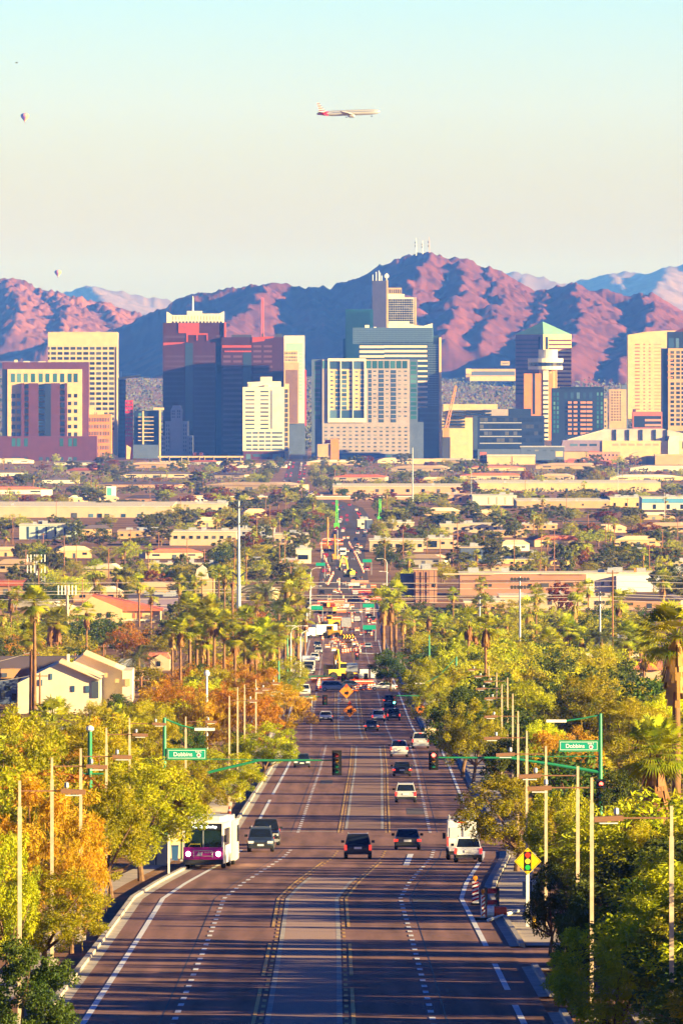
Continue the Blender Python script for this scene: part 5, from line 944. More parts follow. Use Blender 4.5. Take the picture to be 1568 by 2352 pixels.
def car(style):
    P = dict(sedan=(4.75,1.83,1.45,.92,.92,(-1.75,1.25,-.95,.35)), suv=(4.6,1.86,1.70,1.02,1.02,(-2.18,1.15,-1.75,.35)), hatch=(4.15,1.75,1.50,.95,.92,(-1.95,1.2,-1.45,.35)), minivan=(5.0,1.96,1.76,1.0,.98,(-2.38,1.5,-2.0,.55)), pickup=(5.75,2.0,1.88,1.15,1.12,(-.55,1.35,-.3,.75)))[style]
    L, Wd, H, zr, zf, (b0, b1, r0, r1) = P; w = Wd/2; o = thing(style+'_car' if style != 'pickup' else 'pickup_truck', None, 'car'); gc = .34 if style in ('suv','pickup') else .24
    if style == 'pickup': st_ = [(-L/2,w*.94,.55,zr-.05),(-L/2+.06,w*.98,.45,zr),(-.62,w,.4,zr),(-.5,w,.4,zr),(1.3,w,.4,zr),(1.45,w,.4,zf),(L/2-.5,w*.99,.4,zf-.04),(L/2-.12,w*.95,.45,zf-.12),(L/2,w*.9,.5,zf-.3)]
    else: st_ = [(-L/2,w*.82,.42,zr-.22),(-L/2+.1,w*.93,.32,zr-.05),(-L/2+.45,w,gc,zr),(-L/4,w,gc,zr),(L/6,w,gc,zr),(b1,w,gc,zr-.02),(L/2-.75,w*.99,gc,zf-.12),(L/2-.2,w*.93,.28,zf-.22),(L/2,w*.78,.36,zf-.38)]
    mb = MB().loft([hring(y, ww, zb, zt) for y, ww, zb, zt in st_]); wb, wr = w*.93, w*.74
    def cab(z, t): return [(-(wb+(wr-wb)*t), b0+(r0-b0)*t, z), (wb+(wr-wb)*t, b0+(r0-b0)*t, z), (wb+(wr-wb)*t, b1+(r1-b1)*t, z), (-(wb+(wr-wb)*t), b1+(r1-b1)*t, z)]
    zB = zr-.06; mb.loft([cab(zB, 0), cab(H-.09, .88), cab(H-.02, 1.0), [(x*.86, y*.93, H) for x, y, z in cab(H, 1.02)]])
    if style == 'pickup': mb.box(-w*.86, w*.86, -L/2+.14, -.6, zr, zr+.03)
    body = mb.build('body', PAINTS['white'], o, smooth=False)
    def pane(nm, A, B, C, D_, ins=.10):      # inset a glass pane into a cabin face, slightly proud
        A, B, C, D_ = map(Vector, (A, B, C, D_)); ce = (A+B+C+D_)/4; n = (B-A).cross(D_-A).normalized(); n = n if n.dot(ce-Vector((0,(b0+b1)/2,zB))) > 0 else -n
        q = [p+(ce-p)*ins+n*.012 for p in (A, B, C, D_)]; k = [p-n*.03 for p in q]; MB().loft([k, q]).build(nm, CGL, o)
    l, t = cab(zB+.03, .03), cab(H-.10, .87)
    pane('rear_window', l[0], l[1], t[1], t[0]); pane('windshield', l[3], l[2], t[2], t[3]); pane('side_window', l[0], l[3], t[3], t[0]); pane('side_window', l[1], l[2], t[2], t[1])
    cl = MB(); cl.box(-w*.90, w*.90, -L/2-.03, -L/2+.3, .30, .52 if style != 'pickup' else .62); cl.box(-w*.88, w*.88, L/2-.3, L/2+.03, .26, .48); cl.box(-w*.98, w*.98, -L/2+.5, L/2-.5, gc-.03, gc+.1)
    bump = cl.build('bumper', TRIM if style != 'pickup' else METG, o)
    zl = zr-.28 if style != 'pickup' else zr-.25; tw, th = (.30, .17) if style in ('sedan','hatch') else (.17, .36)
    for s in (-1, 1):
        MB().box(s*w*.90-tw/2 if s < 0 else w*.90-tw/2, s*w*.90+tw/2, -L/2-.035, -L/2+.28, zl-th/2+.03, zl+th/2+.03).build('tail_light', TAILR, o)
        MB().box(s*w*.72-.19, s*w*.72+.19, L/2-.34, L/2+.02, zf-.42, zf-.26).build('headlight', HEADL, o)
        MB().box(s*(w+.10)-.11, s*(w+.10)+.11, b1-.45, b1-.33, zr+.02, zr+.19).build('mirror', TRIM, o)
        for y in (-L/2+.85 if style != 'pickup' else -L/2+1.2, L/2-.88):
            wh = link(bpy.data.objects.new('wheel', WHEELM), o, (s*(w-.12), y, .335)); link(bpy.data.objects.new('rim', RIMM), wh)
            k = 1.12 if style in ('suv','pickup') else 1.0; wh.scale = (k, k, k); wh.location.z = .335*k
    MB().box(-.26, .26, -L/2-.05, -L/2+.04, zr-.35, zr-.2).build('licence_plate', PLATE, o); MB().box(-.22, .22, L/2-.02, L/2+.05, .42, .55).build('licence_plate', PLATE, o); MB().box(-w*.5, w*.5, L/2-.1, L/2+.035, zf-.5, zf-.34).build('grille', TRIM, o)
    MB().box(-.16, .16, r0-.02 if style != 'pickup' else b0-.02, r0+.08, H-.11, H-.05).build('brake_light', TAILR, o)
    if style == 'suv':
        for s in (-1, 1): MB().tube([(s*wr*.95, r0+.1, H), (s*wr*.95, r0+.2, H+.06), (s*wr*.95, r1-.2, H+.06), (s*wr*.95, r1, H)], .025, 5).build('roof_rail', METG, o)
    if style == 'pickup': MB().box(-w*.5, w*.5, -L/2-.01, -L/2+.05, zr-.18, zr-.08).build('tailgate_trim', METG, o)
    return o
def white_van():
    o = thing('cargo_van', None, 'van'); w = 1.0; st_ = [(-2.95,.95,.45,2.55),(-2.88,1.0,.4,2.66),(1.2,1.0,.4,2.68),(1.75,.98,.4,2.4)]
    mb = MB().loft([hring(y, a, b_, c, .84) for y, a, b_, c in st_]); mb.loft([hring(1.75,.98,.4,2.4,.84), hring(2.3,.97,.42,1.35,.84), hring(2.9,.9,.5,1.15,.84)]); mb.build('body', PAINTS['white'], o)
    for s in (-1, 1):
        MB().box(s*.95-.06, s*.95+.06, -3.0, -2.8, .95, 1.55).build('tail_light', TAILR, o); MB().box(s*1.16-.1, s*1.16+.1, 1.7, 1.8, 1.35, 1.75).build('mirror', TRIM, o); MB().box(s*.46-.36, s*.46+.36, -2.985, -2.95, 1.5, 2.2).build('rear_window', mat('van_rear_panel', (.62,.61,.58), .3), o)
        for y in (-1.9, 1.9): wh = link(bpy.data.objects.new('wheel', WHEELM), o, (s*.9, y, .37)); wh.scale = (1.1,1.1,1.1); link(bpy.data.objects.new('rim', RIMM), wh)
    mb = MB()
    for s in (-1, 1): mb.tube([(s*.85,-2.6,2.85),(s*.85,1.0,2.85)], .04, 5)
    for y in (-2.5,-1,.8): mb.tube([(-.95,y,2.85),(.95,y,2.85)], .035, 5); [mb.tube([(s*.85,y,2.6),(s*.85,y,3.0)], .04, 5) for s in (-1,1)]
    mb.build('ladder_rack', METG, o); MB().box(-.9,.9,-3.05,-2.8,.36,.6).build('bumper', TRIM, o); MB().box(-.25,.25,-3.0,-2.9,2.5,2.58).build('brake_light', TAILR, o); MB().box(-.012,.012,-2.975,-2.9,.7,2.5).build('door_seam', TRIM, o); MB().box(-.9,.9,2.0,2.35,1.4,2.2).build('windshield', CGL, o); MB().box(-.25,.25,-3.0,-2.9,1.0,1.14).build('licence_plate', PLATE, o)
    return o
PROTO = {}
def place_car(style, u, v, paint, label, rz=0.0, group='traffic on the road', x=None, d=None, sc=1.0):
    if style not in PROTO: PROTO[style] = white_van() if style == 'van' else car(style); cachekids(PROTO[style]); o = PROTO[style]
    else: o = copy_tree(PROTO[style])
    p = G(u, v) if d is None else Vector((x, d, gz(d))); sl_ = math.atan((gz(p.y+5)-gz(p.y-5))/10)
    put(o, p+Vector((0,0,.02)), rz, sc, label, None, group); o['category'] = {'pickup':'pickup truck','van':'van'}.get(style, 'car'); o.rotation_euler = (sl_*cos(rz), -sl_*sin(rz), rz)
    for c in o.children:
        if c.name.split('.')[0] == 'body': setmat(c, PAINTS[paint])
    return o
PI_ = pi
CARS = [
 ('suv',821.5,1972,'black','black crossover with lit tail lights, nearest car in the turn lane',0), ('sedan',935,1951,'darkgrey','dark charcoal sedan with bright round tail lights beside the black crossover',0), ('van',1059,1974,'white','white cargo van with a roof ladder rack at the right kerb',0), ('suv',1074,1980,'white','white hatchback partly under the right kerb mesquite, before the van',0),
 ('suv',599,1956,'navy','dark blue crossover facing us right of the bus',PI_), ('pickup',611,1941,'black','black pickup with white mirrors behind the dark blue crossover',PI_), ('suv',931,1843,'silver','silver crossover seen from behind in the middle right lane',0), ('sedan',922.5,1783,'black','black sedan with red tail lights behind the silver crossover',0),
 ('pickup',916,1738,'white','white and red pickup with a tailgate and hitch',0), ('pickup',965,1719,'silver','white pickup with dark bumper in the right kerb lane',0), ('sedan',853,1679,'grey','grey sedan in the lane next to the median',0), ('suv',868.5,1658,'white','white crossover ahead of the grey sedan',0), ('suv',903.5,1655,'darkgrey','dark grey crossover right of the white crossover',0),
 ('suv',892.5,1641,'grey','grey crossover half hidden behind the dark grey one',0), ('sedan',893.5,1618,'black','black sedan waiting under the green signal head',0), ('sedan',748,1657,'white','white sedan facing us left of the median',PI_), ('hatch',693.5,1763,'navy','small dark hatchback facing us on the left edge line',PI_),
 ('minivan',768,1588,'silver','silver minivan driving across the roadworks crossing',-PI_/2+.05), ('sedan',806,1582,'navy','dark sedan crossing just behind the silver minivan',-PI_/2), ('sedan',880,1586,'white','white car nosing into the crossing from the right',PI_/2), ('pickup',699,1598,'white','white pickup facing us at the left of the crossing',PI_),
 ('sedan',845,1491,'lightblue','pale blue car alone in the far right lane beyond the crossing',0), ('sedan',847,1458,'darkgrey','dark car beyond the pale blue car',0), ('suv',731,1502,'silver','silver crossover facing us with lights, far left lane',PI_), ('sedan',729,1487,'navy','dark sedan right behind the far silver crossover',PI_), ('pickup',723,1520,'white','white pickup facing us in the far left lane',PI_), ('pickup',708,1549,'grey','grey pickup at the left side of the roadworks',PI_),
 ('sedan',821,1270,'white','white car beyond the excavators in the right lane',0), ('sedan',819,1259,'silver','silver car next beyond the far white car',0), ('pickup',843,1312,'red','red pickup right of the lime excavator',0), ('sedan',848,1422,'black','black car between barrels right of the arrow board',0), ('suv',740,1395,'white','white crossover among the left barrels',PI_), ('sedan',808,1412,'navy','dark car beside the red barriers',0)]
for st_, u, v, pn, lb, rz in CARS: place_car(st_, u, v, pn, lb, rz); land(u, v-8, 'the '+' '.join(lb.split()[:2 if st_ not in ('suv',) else 3]).rstrip(',')) if v > 1600 else None
rc = random.Random(4)
FARC = None
def far_car(p, pn, label, rz=0):
    global FARC
    if FARC is None:
        FARC = thing('distant_car', None, 'car'); mb = MB().loft([hring(y, w, .3, z) for y, w, z in ((-2.3,.8,.8),(-2.1,.9,.95),(1.2,.9,.95),(2.2,.85,.75))]); mb.loft([[(-.85,-1.9,.9),(.85,-1.9,.9),(.85,1.1,.9),(-.85,1.1,.9)],[(-.68,-1.4,1.5),(.68,-1.4,1.5),(.68,.3,1.5),(-.68,.3,1.5)]]); mb.build('body', PAINTS['white'], FARC)
        MB().box(-.6,.6,-1.95,-1.4,1.0,1.42).build('rear_window', CGL, FARC)
        for s in (-1,1): MB().box(s*.7-.2,s*.7+.2,-2.36,-2.2,.6,.85).build('tail_light', TAILR, FARC); [MB().lathe([(.32,-.1),(.32,.1)], 10, (s*.8,y,.32), axis='X').build('wheel', TYRE, FARC) for y in (-1.4,1.4)]
        cachekids(FARC); o = FARC
    else: o = copy_tree(FARC)
    put(o, p, rz, 1.0, None, 'car', 'distant traffic'); AUTO.append((o, label))
    for c in o.children:
        if c.name.split('.')[0] == 'body': setmat(c, PAINTS[pn])
for i in range(135):
    v = rc.choice((rc.uniform(1158,1235), rc.uniform(1118,1140), rc.uniform(1062,1112))); d = dv(v); of = rc.choice((-7,-3.6,3.6,7,3.6)); pn = rc.choice(('red','white','black','silver','navy','red','maroon','lightblue'))
    far_car(Vector((cx(d)+of, d, gz(d)+.02)), pn, {'lightblue':'pale blue','navy':'dark blue'}.get(pn, pn)+' distant car', PI_ if of < 0 else 0)
# ---- bus
def text(s, size, loc, parent, m, name='lettering', align='CENTER', w=None):
    c = bpy.data.curves.new(name, 'FONT'); c.body = s; c.size = size; c.align_x = align; c.align_y = 'CENTER'; c.extrude = .006; c.offset = size*.012; c.materials.append(m)
    t_ = bpy.data.objects.new(name, c); COL.objects.link(t_); me = bpy.data.meshes.new_from_object(t_.evaluated_get(bpy.context.evaluated_depsgraph_get())); bpy.data.objects.remove(t_); me.name = name
    o = link(bpy.data.objects.new(name, me), parent, loc); o.rotation_euler = (pi/2, 0, 0)
    if w: o.scale = (w, 1, 1)
    return o
def glassy(name, tint, t):
    m = bpy.data.materials.new(name); m.use_nodes = True; n = m.node_tree; b = n.nodes['Principled BSDF']; b.inputs['Base Color'].default_value = (*tint, 1); b.inputs['Roughness'].default_value = .05
    tr = n.nodes.new('ShaderNodeBsdfTransparent'); tr.inputs['Color'].default_value = (.55,.75,.78,1); ms = n.nodes.new('ShaderNodeMixShader'); ms.inputs[0].default_value = t; n.links.new(b.outputs[0], ms.inputs[1]); n.links.new(tr.outputs[0], ms.inputs[2]); n.links.new(ms.outputs[0], n.nodes['Material Output'].inputs['Surface']); return m
PURP = mat('bus_purple', (.46,.015,.30), .3, coat=.5); BWH = mat('bus_white', (.78,.77,.74), .35, coat=.4); LEDW = mat('destination_text', (.9,.95,1), .5, emit=(.85,.95,1,1.4)); BLK = mat('black_plastic', (.012,.012,.015), .5)
p = G(467, 1997); bus = thing('city_bus', 'white and purple articulated city bus with lit headlights stopping at the left kerb', 'bus', p+Vector((0,0,.02)), R(177.5), 'traffic on the road'); bus.rotation_euler[0] = math.atan(-(gz(p.y+8)-gz(p.y-8))/16)
# local: front face at y=0, body towards -y (bus faces us after the turn)
W2 = 1.3
mb = MB().box(-W2, W2, -10.0, -.05, .35, .42); mb.box(-W2, -W2+.06, -10, -.05, .42, 3.0); mb.box(W2-.06, W2, -10, -.05, .42, 3.0); mb.box(-W2, W2, -10, -.05, 2.95, 3.05); mb.box(-W2, W2, -10, -9.9, .42, 2.95); mb.build('front_body', BWH, bus)
MB().loft([[(-1.28,-.06,.45),(1.28,-.06,.45),(1.28,.02,.45),(-1.28,.02,.45)],[(-1.28,-.06,.9),(1.28,-.06,.9),(1.28,.08,.9),(-1.28,.08,.9)],[(-1.28,-.06,1.42),(1.28,-.06,1.42),(1.28,.03,1.42),(-1.28,.03,1.42)]]).build('front_panel', PURP, bus)
MB().box(-1.29,1.29,-.06,.10,.30,.62).build('bumper', TRIM, bus); MB().box(-1.2,1.2,-.05,.015,1.44,2.5).build('windshield', glassy('bus_windshield', (.02,.05,.06), .62), bus); MB().box(-1.26,1.26,-.05,.0,2.52,2.95).build('destination_sign', BLK, bus)
MB().box(-.025,.025,-.02,.03,.65,2.5).build('windshield_post', METG, bus)
for s in (-1, 1):
    MB().box(s*1.25-.05,s*1.25+.05,-.06,.03,1.42,2.95).build('corner_post', BWH, bus); MB().lathe([(.02,.10),(.15,.09),(.17,-.02)], 14, (s*.98,0,.98), axis='Y').build('headlight', mat('headlight_on', (.9,.85,.7), .2, emit=(1,.82,.5,9)), bus); MB().box(s*1.42-.09,s*1.42+.09,-.1,.08,1.75,2.2).build('mirror', BLK, bus)
    for y in (-2.6, -8.4, -13.6): wh = link(bpy.data.objects.new('wheel', WHEELM), bus, (s*1.17, y, .48)); wh.scale = (1.3,1.42,1.42); link(bpy.data.objects.new('rim', RIMM), wh)
    for i in range(5): MB().box(s*1.3-.012,s*1.3+.012,-2.6-i*1.45,-1.3-i*1.45,1.5,2.6).build('side_window', CGL, bus)
MB().box(-1.08,1.08,-9.2,-1.2,3.05,3.38).loft([[(-1.0,-1.2,3.05),(1.0,-1.2,3.05),(1.0,-1.2,3.36),(-1.0,-1.2,3.36)],[(-1.0,-.5,3.05),(1.0,-.5,3.05),(1.0,-.5,3.08),(-1.0,-.5,3.08)]]).build('roof_unit', BWH, bus)
rb = MB(); ya = -11.0
for x0, x1, y0, y1, z0, z1 in ((-W2,W2,-18,-11,.35,3.0),(-1.05,1.05,-17,-12,3.0,3.3)): rb.rbox(((x0+x1)/2-.13,(y0+y1)/2,(z0+z1)/2), (x1-x0,y1-y0,z1-z0), R(1.6))
rb.build('rear_body', BWH, bus); MB().loft([[(-1.2+dx,y,.5),(1.2+dx,y,.5),(1.2+dx,y,2.9),(-1.2+dx,y,2.9)] for dx, y in ((0,-10),(-.1,-10.2),(0,-10.4),(-.1,-10.6),(-.03,-10.8),(-.03,-11.0))]).build('bellows', BLK, bus)
for i in range(4): MB().rbox((-1.47+i*.03+.0,-12.2-i*1.5,2.05),(.03,1.35,1.1),R(1.6)).build('side_window', CGL, bus)
for t_, x, z, sz in (('7', 1.05, 2.74, .30), ('via 7St • Dunlap', -.1, 2.74, .24)): q = text(t_, sz, (x, .012, z), bus, LEDW, 'destination_text'); q.rotation_euler = (pi/2, 0, pi)
q = text('VALLEY METRO', .11, (-.45, .085, 1.08), bus, BWH, 'lettering'); q.rotation_euler = (pi/2,0,pi)
MB().poly([(.42,.09,.85),(.10,.09,.85),(.02,.09,1.12),(.2,.09,1.05),(.3,.09,1.15)]).build('emblem', BWH, bus)
mb = MB(); 
for s in (-.6,.6): mb.tube([(s,.05,.75),(s,.35,.8),(s,.4,1.2)], .025, 5)
mb.tube([(-.6,.4,1.2),(.6,.4,1.2)], .025, 5); mb.tube([(-.6,.36,.85),(.6,.36,.85)], .025, 5); mb.build('bike_rack', METG, bus); MB().tube([(.15,.06,1.45),(.2,.08,1.62),(.85,.08,1.62),(.95,.06,1.45)], .03, 6).build('wiper_bar', mat('yellow_bar', (.6,.5,.05), .4), bus)
MB().box(-1.2,1.2,-9,-.8,.42,.5).box(-1.2,1.2,-9,-8.9,.5,2.9).build('cabin_floor', TRIM, bus)
# driver: one skinned body, at the wheel, in a yellow green vest
def person_seated(name, label, parent_loc, rz):
    V = [(0,0,.45),(0,.02,.75),(0,.03,1.02),(0,.06,1.13),(0,.08,1.26),(-.19,.03,.99),(-.25,.16,.76),(-.17,.42,.80),(.19,.03,.99),(.25,.16,.76),(.17,.42,.80),(-.10,.18,.44),(-.13,.50,.46),(-.13,.55,.08),(.10,.18,.44),(.13,.50,.46),(.13,.55,.08)]
    E = [(0,1),(1,2),(2,3),(3,4),(2,5),(5,6),(6,7),(2,8),(8,9),(9,10),(0,11),(11,12),(12,13),(0,14),(14,15),(15,16)]; Rr = [.16,.15,.13,.06,.105,.07,.05,.04,.07,.05,.04,.10,.085,.06,.10,.085,.06]
    me = bpy.data.meshes.new(name); me.from_pydata(V, E, []); o = bpy.data.objects.new(name, me); COL.objects.link(o); sk_ = o.modifiers.new('s', 'SKIN')
    if not len(me.skin_vertices):
        import bmesh
        bm = bmesh.new(); bm.from_mesh(me); bm.verts.layers.skin.verify(); bm.to_mesh(me); bm.free()
    for i, r in enumerate(Rr): me.skin_vertices[0].data[i].radius = (r, r)
    me.skin_vertices[0].data[0].use_root = True; ss = o.modifiers.new('u', 'SUBSURF'); ss.levels = ss.render_levels = 1
    me.materials.append(mat('vest_yellow_green', (.45,.62,.04), .8)); o.location = parent_loc; o.rotation_euler = (0,0,rz); tag(o, label, 'person')
    MB().lathe([(.02,1.17),(.08,1.19),(.105,1.26),(.10,1.33),(.06,1.39),(.01,1.40)], 12, (0,.08,0)).build('head', mat('skin_tone', (.42,.22,.13), .6), o, smooth=True); MB().lathe([(.108,1.30),(.108,1.36),(.06,1.415),(.01,1.42)], 12, (0,.065,0)).build('hair', mat('dark_hair', (.02,.014,.01), .8), o, smooth=True)
    return o
bpy.context.view_layer.update()
person_seated('person', 'bus driver in a yellow green vest behind the bus windshield', bus.matrix_world @ Vector((-.62,-.95,.62)), R(177.5))
# ------------------------------------------------------------------ works machines
CY = mat('machine_yellow', (.62,.36,.02), .45, var=.08, scale=2); CO = mat('machine_orange', (.62,.24,.03), .45, var=.08, scale=2); CLIME = mat('machine_lime', (.55,.55,.04), .45); STEEL = mat('dirty_steel', (.10,.09,.085), .6, var=.3, scale=4)
def excavator(p, rz, body, label, boom=((0,.4,1.9),(0,2.6,5.2),(0,5.4,4.4)), stick=((0,5.4,4.4),(0,6.4,1.6))):
    o = thing('excavator', label, 'excavator', p, rz, 'diggers in the roadworks')
    for s in (-1,1): MB().prism([(-1.7,.35),(-1.4,0),(1.4,0),(1.7,.35),(1.7,.65),(1.4,.9),(-1.4,.9),(-1.7,.65)], s*1.1-.3, s*1.1+.3, 'X').build('track', STEEL, o)
    MB().box(-1.3,1.3,-2.0,1.3,1.0,1.35).box(-1.3,1.3,-2.1,-.4,1.35,2.3).build('body', body, o); c = MB().prism([(-.3,1.35),(1.4,1.35),(1.3,2.2),(.9,2.95),(-.3,2.95)], -1.3,-.3,'X').build('cab', body, o); MB().box(-1.32,-.28,.0,1.2,2.0,2.8).box(-1.2,-.4,1.1,1.42,1.9,2.6).build('window', CGL, c)
    MB().tube(boom, [.34,.42,.28], 6).build('boom', body, o); st_ = MB().tube(stick, [.26,.2], 6).build('stick', body, o); e = stick[-1]; MB().prism([(e[1]-.1,e[2]+.2),(e[1]+.3,e[2]-.5),(e[1]-.5,e[2]-1.1),(e[1]-1.1,e[2]-.7)], -.6,.6,'X').build('bucket', STEEL, o)
    m_ = [(boom[0][i]*.4+boom[1][i]*.6) for i in range(3)]; MB().tube([(0,1.1,1.4), tuple(m_)], .1, 5).build('hydraulic_ram', METG, o); return o
excavator(G(801,1326), R(150), CLIME, 'lime bodied excavator with a raised orange boom in the roadworks', ((0,.4,1.9),(0,2.2,6.5),(0,4.6,7.6)), ((0,4.6,7.6),(0,6.6,3.6)))
excavator(G(770,1290), R(10), CO, 'orange excavator with upright boom left of the white truck', ((0,.4,1.9),(0,1.0,6.6),(0,1.6,10.5)), ((0,1.6,10.5),(0,2.6,7.0)))
excavator(G(751,1266), R(-15), CO, 'tall orange drill rig excavator, farthest of the diggers', ((0,.4,1.9),(0,.8,8.0),(0,1.0,14.0)), ((0,1.0,14.0),(0,1.6,10.0)))
excavator(G(766,1556), R(200), CY, 'yellow excavator with folded boom behind the roadworks crossing', ((0,.4,1.9),(0,1.4,4.4),(0,2.2,5.2)), ((0,2.2,5.2),(0,3.2,2.6)))
def loader(p, rz, body, label):
    o = thing('wheel_loader', label, 'loader', p, rz, 'diggers in the roadworks'); MB().box(-1.1,1.1,-3,.2,.8,2.0).box(-.9,.9,.2,1.6,.7,1.3).build('body', body, o); c = MB().box(-.8,.8,-.9,.5,2.0,3.2).build('cab', body, o); MB().box(-.82,.82,-.7,.52,2.2,3.0).build('window', CGL, c)
    for x in (-1.1,1.1):
        for y in (-2.1,1.1): MB().lathe([(.4,-.25),(.75,-.25),(.78,0),(.75,.25),(.4,.25)], 14, (x,y,.77), axis='X').build('wheel', TYRE, o)
    MB().prism([(2.6,.3),(3.6,.2),(3.3,1.4),(2.5,1.2)], -1.4,1.4,'X').build('bucket', STEEL, o); MB().box(-.7,-.5,.8,2.7,.9,1.3).box(.5,.7,.8,2.7,.9,1.3).build('lift_arm', body, o); return o
loader(G(754,1441), R(100), CY, 'big yellow loader turned sideways behind the arrow board'); loader(G(757,1466), R(80), CY, 'yellow orange loader behind the left barrels'); loader(G(786,1562), R(-70), CY, 'yellow loader at the crossing beside the folded excavator'); loader(G(748,1410), R(60), CO, 'orange loader among the red barriers')
def truck(p, rz, cabm, boxm, label, tip=False):
    o = thing('dump_truck' if tip else 'box_truck', label, 'truck', p, rz, 'trucks in the roadworks'); c = MB().box(-1.15,1.15,1.9,3.9,.7,2.7).loft([[(-1.15,3.9,.7),(1.15,3.9,.7),(1.15,3.9,1.7),(-1.15,3.9,1.7)],[(-1.1,4.6,.75),(1.1,4.6,.75),(1.1,4.6,1.5),(-1.1,4.6,1.5)]]).build('cab', cabm, o); MB().box(-1.0,1.0,3.85,3.95,1.75,2.55).build('windshield', CGL, c)
    (MB().prism([(-3.9,1.2),(1.7,1.2),(1.7,2.7),(-3.9,2.5)], -1.25,1.25,'X') if tip else MB().box(-1.25,1.25,-4.2,1.7,1.0,3.4)).build('dump_body' if tip else 'cargo_box', boxm, o); MB().box(-.5,.5,-4.1,4.2,.6,.95).build('chassis', STEEL, o)
    for x in (-1.0,1.0):
        for y in (-3.0,-1.8,3.3): MB().lathe([(.2,-.15),(.5,-.16),(.52,.16),(.2,.15)], 12, (x,y,.52), axis='X').build('wheel', TYRE, o)
        MB().box(x*.85-.15,x*.85+.15,4.58,4.66,.9,1.1).build('headlight', HEADL, o); MB().box(x*.9-.12,x*.9+.12,-4.3,-4.15,.8,1.0).build('tail_light', TAILR, o)
    return o
truck(G(787.5,1278), pi, PAINTS['white'], BWH, 'white truck facing us between the far barrel lines'); truck(G(788,1300), 0, PAINTS['tan'], mat('tan_dump_body', (.5,.38,.22), .6), 'tan dump truck behind the lime excavator', True); truck(G(735,1466), pi/2+.5, PAINTS['white'], BWH, 'white box truck standing across the left far lane'); truck(G(709,1548), pi, PAINTS['white'], BWH, 'white truck with amber light bar left of the roadworks')
truck(G(806,1558), 0, PAINTS['navy'], mat('grey_tank', (.25,.28,.33), .5), 'dark truck waiting behind the orange barrier banner', True); truck(G(795,1448), 0, PAINTS['white'], METG, 'grey box trailer beside the yellow loader')
ob = thing('arrow_board', 'black arrow board trailer with orange chevrons in the closed lane', 'arrow board', G(799,1482), 0); MB().box(-1.6,1.6,-.05,.05,1.4,2.8).build('panel', BLK, ob); mb = MB()
for i in range(4): x = -1.2+i*.7; mb.prism([(x,2.6),(x+.25,2.6),(x+.55,2.1),(x+.25,1.6),(x,1.6),(x+.3,2.1)], -.09,-.06,'Y')
mb.build('chevron', mat('chevron_orange', (.8,.3,.02), .5, emit=(1,.4,.03,.6)), ob); MB().box(-.9,.9,-.6,.6,.5,.9).tube([(0,0,.9),(0,0,1.5)], .08, 6).build('trailer', CO, ob); [MB().lathe([(.3,-.1),(.3,.1)], 12, (x,0,.3), axis='X').build('wheel', TYRE, ob) for x in (-.9,.9)]
# drums, barriers, cones
ORB = mat('drum_orange', (.75,.16,.03), .5); WHB = mat('reflective_white', (.85,.83,.78), .4)
drum = None
def add_drum(p, sc=1.0):
    global drum
    if drum is None:
        drum = thing('traffic_drum', None, 'traffic drum'); MB().lathe([(.36,0),(.36,.08),(.29,.09),(.25,.95),(.2,1.0),(.05,1.0)], 12).build('body', ORB, drum); [MB().lathe([(.30-.045*z,z),(.295-.045*z,z+.14)], 12, (0,0,0)).build('reflective_band', WHB, drum) for z in (.3,.66)]; cachekids(drum); o = drum
    else: o = copy_tree(drum)
    put(o, p, 0, sc, None, 'traffic drum', 'orange drums along the roadworks'); AUTO.append((o, 'orange white banded drum'))
def line(pts, n, f):
    for i in range(n):
        t = i/(n-1)*(len(pts)-1); k = min(int(t), len(pts)-2); q = t-k; u = pts[k][0]+(pts[k+1][0]-pts[k][0])*q; v = pts[k][1]+(pts[k+1][1]-pts[k][1])*q; f(G(u, v))
line([(737,1262),(745,1285),(756,1312)], 13, lambda p: add_drum(p, 1.25)); line([(801,1250),(818,1280),(834,1316)], 15, lambda p: add_drum(p, 1.25)); line([(764,1320),(752,1345)], 7, lambda p: add_drum(p, 1.2)); line([(778,1335),(778,1360),(803,1400),(808,1430)], 14, lambda p: add_drum(p, 1.15)); line([(730,1420),(740,1470)], 8, add_drum); line([(765,1468),(790,1490)], 6, add_drum); line([(812,1470),(826,1500)], 9, add_drum); line([(727,1588),(733,1565)], 6, add_drum); line([(808,1588),(858,1582)], 9, add_drum); line([(786,1500),(822,1496)], 7, add_drum); line([(845,1430),(852,1460)], 5, add_drum)
bar = None
def barrier(u, v, L, label, m=ORB, rz=0.0):
    p = G(u, v); o = thing('road_barrier', label, 'barrier', p, rz, 'orange barriers in the roadworks'); n = max(2, int(L/1.9)); mb = MB()
    for i in range(n): x = -L/2+L/n*i; mb.prism([(-.28,0),(.28,0),(.14,.45),(.1,1.05),(-.1,1.05),(-.14,.45)], x+.04, x+L/n-.04, 'X')
    mb.build('body', m, o); MB().box(-L/2,L/2,-.16,-.13,.72,.86).build('reflective_band', WHB, o); return o
RB2 = mat('barrier_red_orange', (.72,.09,.03), .5)
WBR = mat('barrier_white', (.72,.70,.66), .6); rw = random.Random(12)
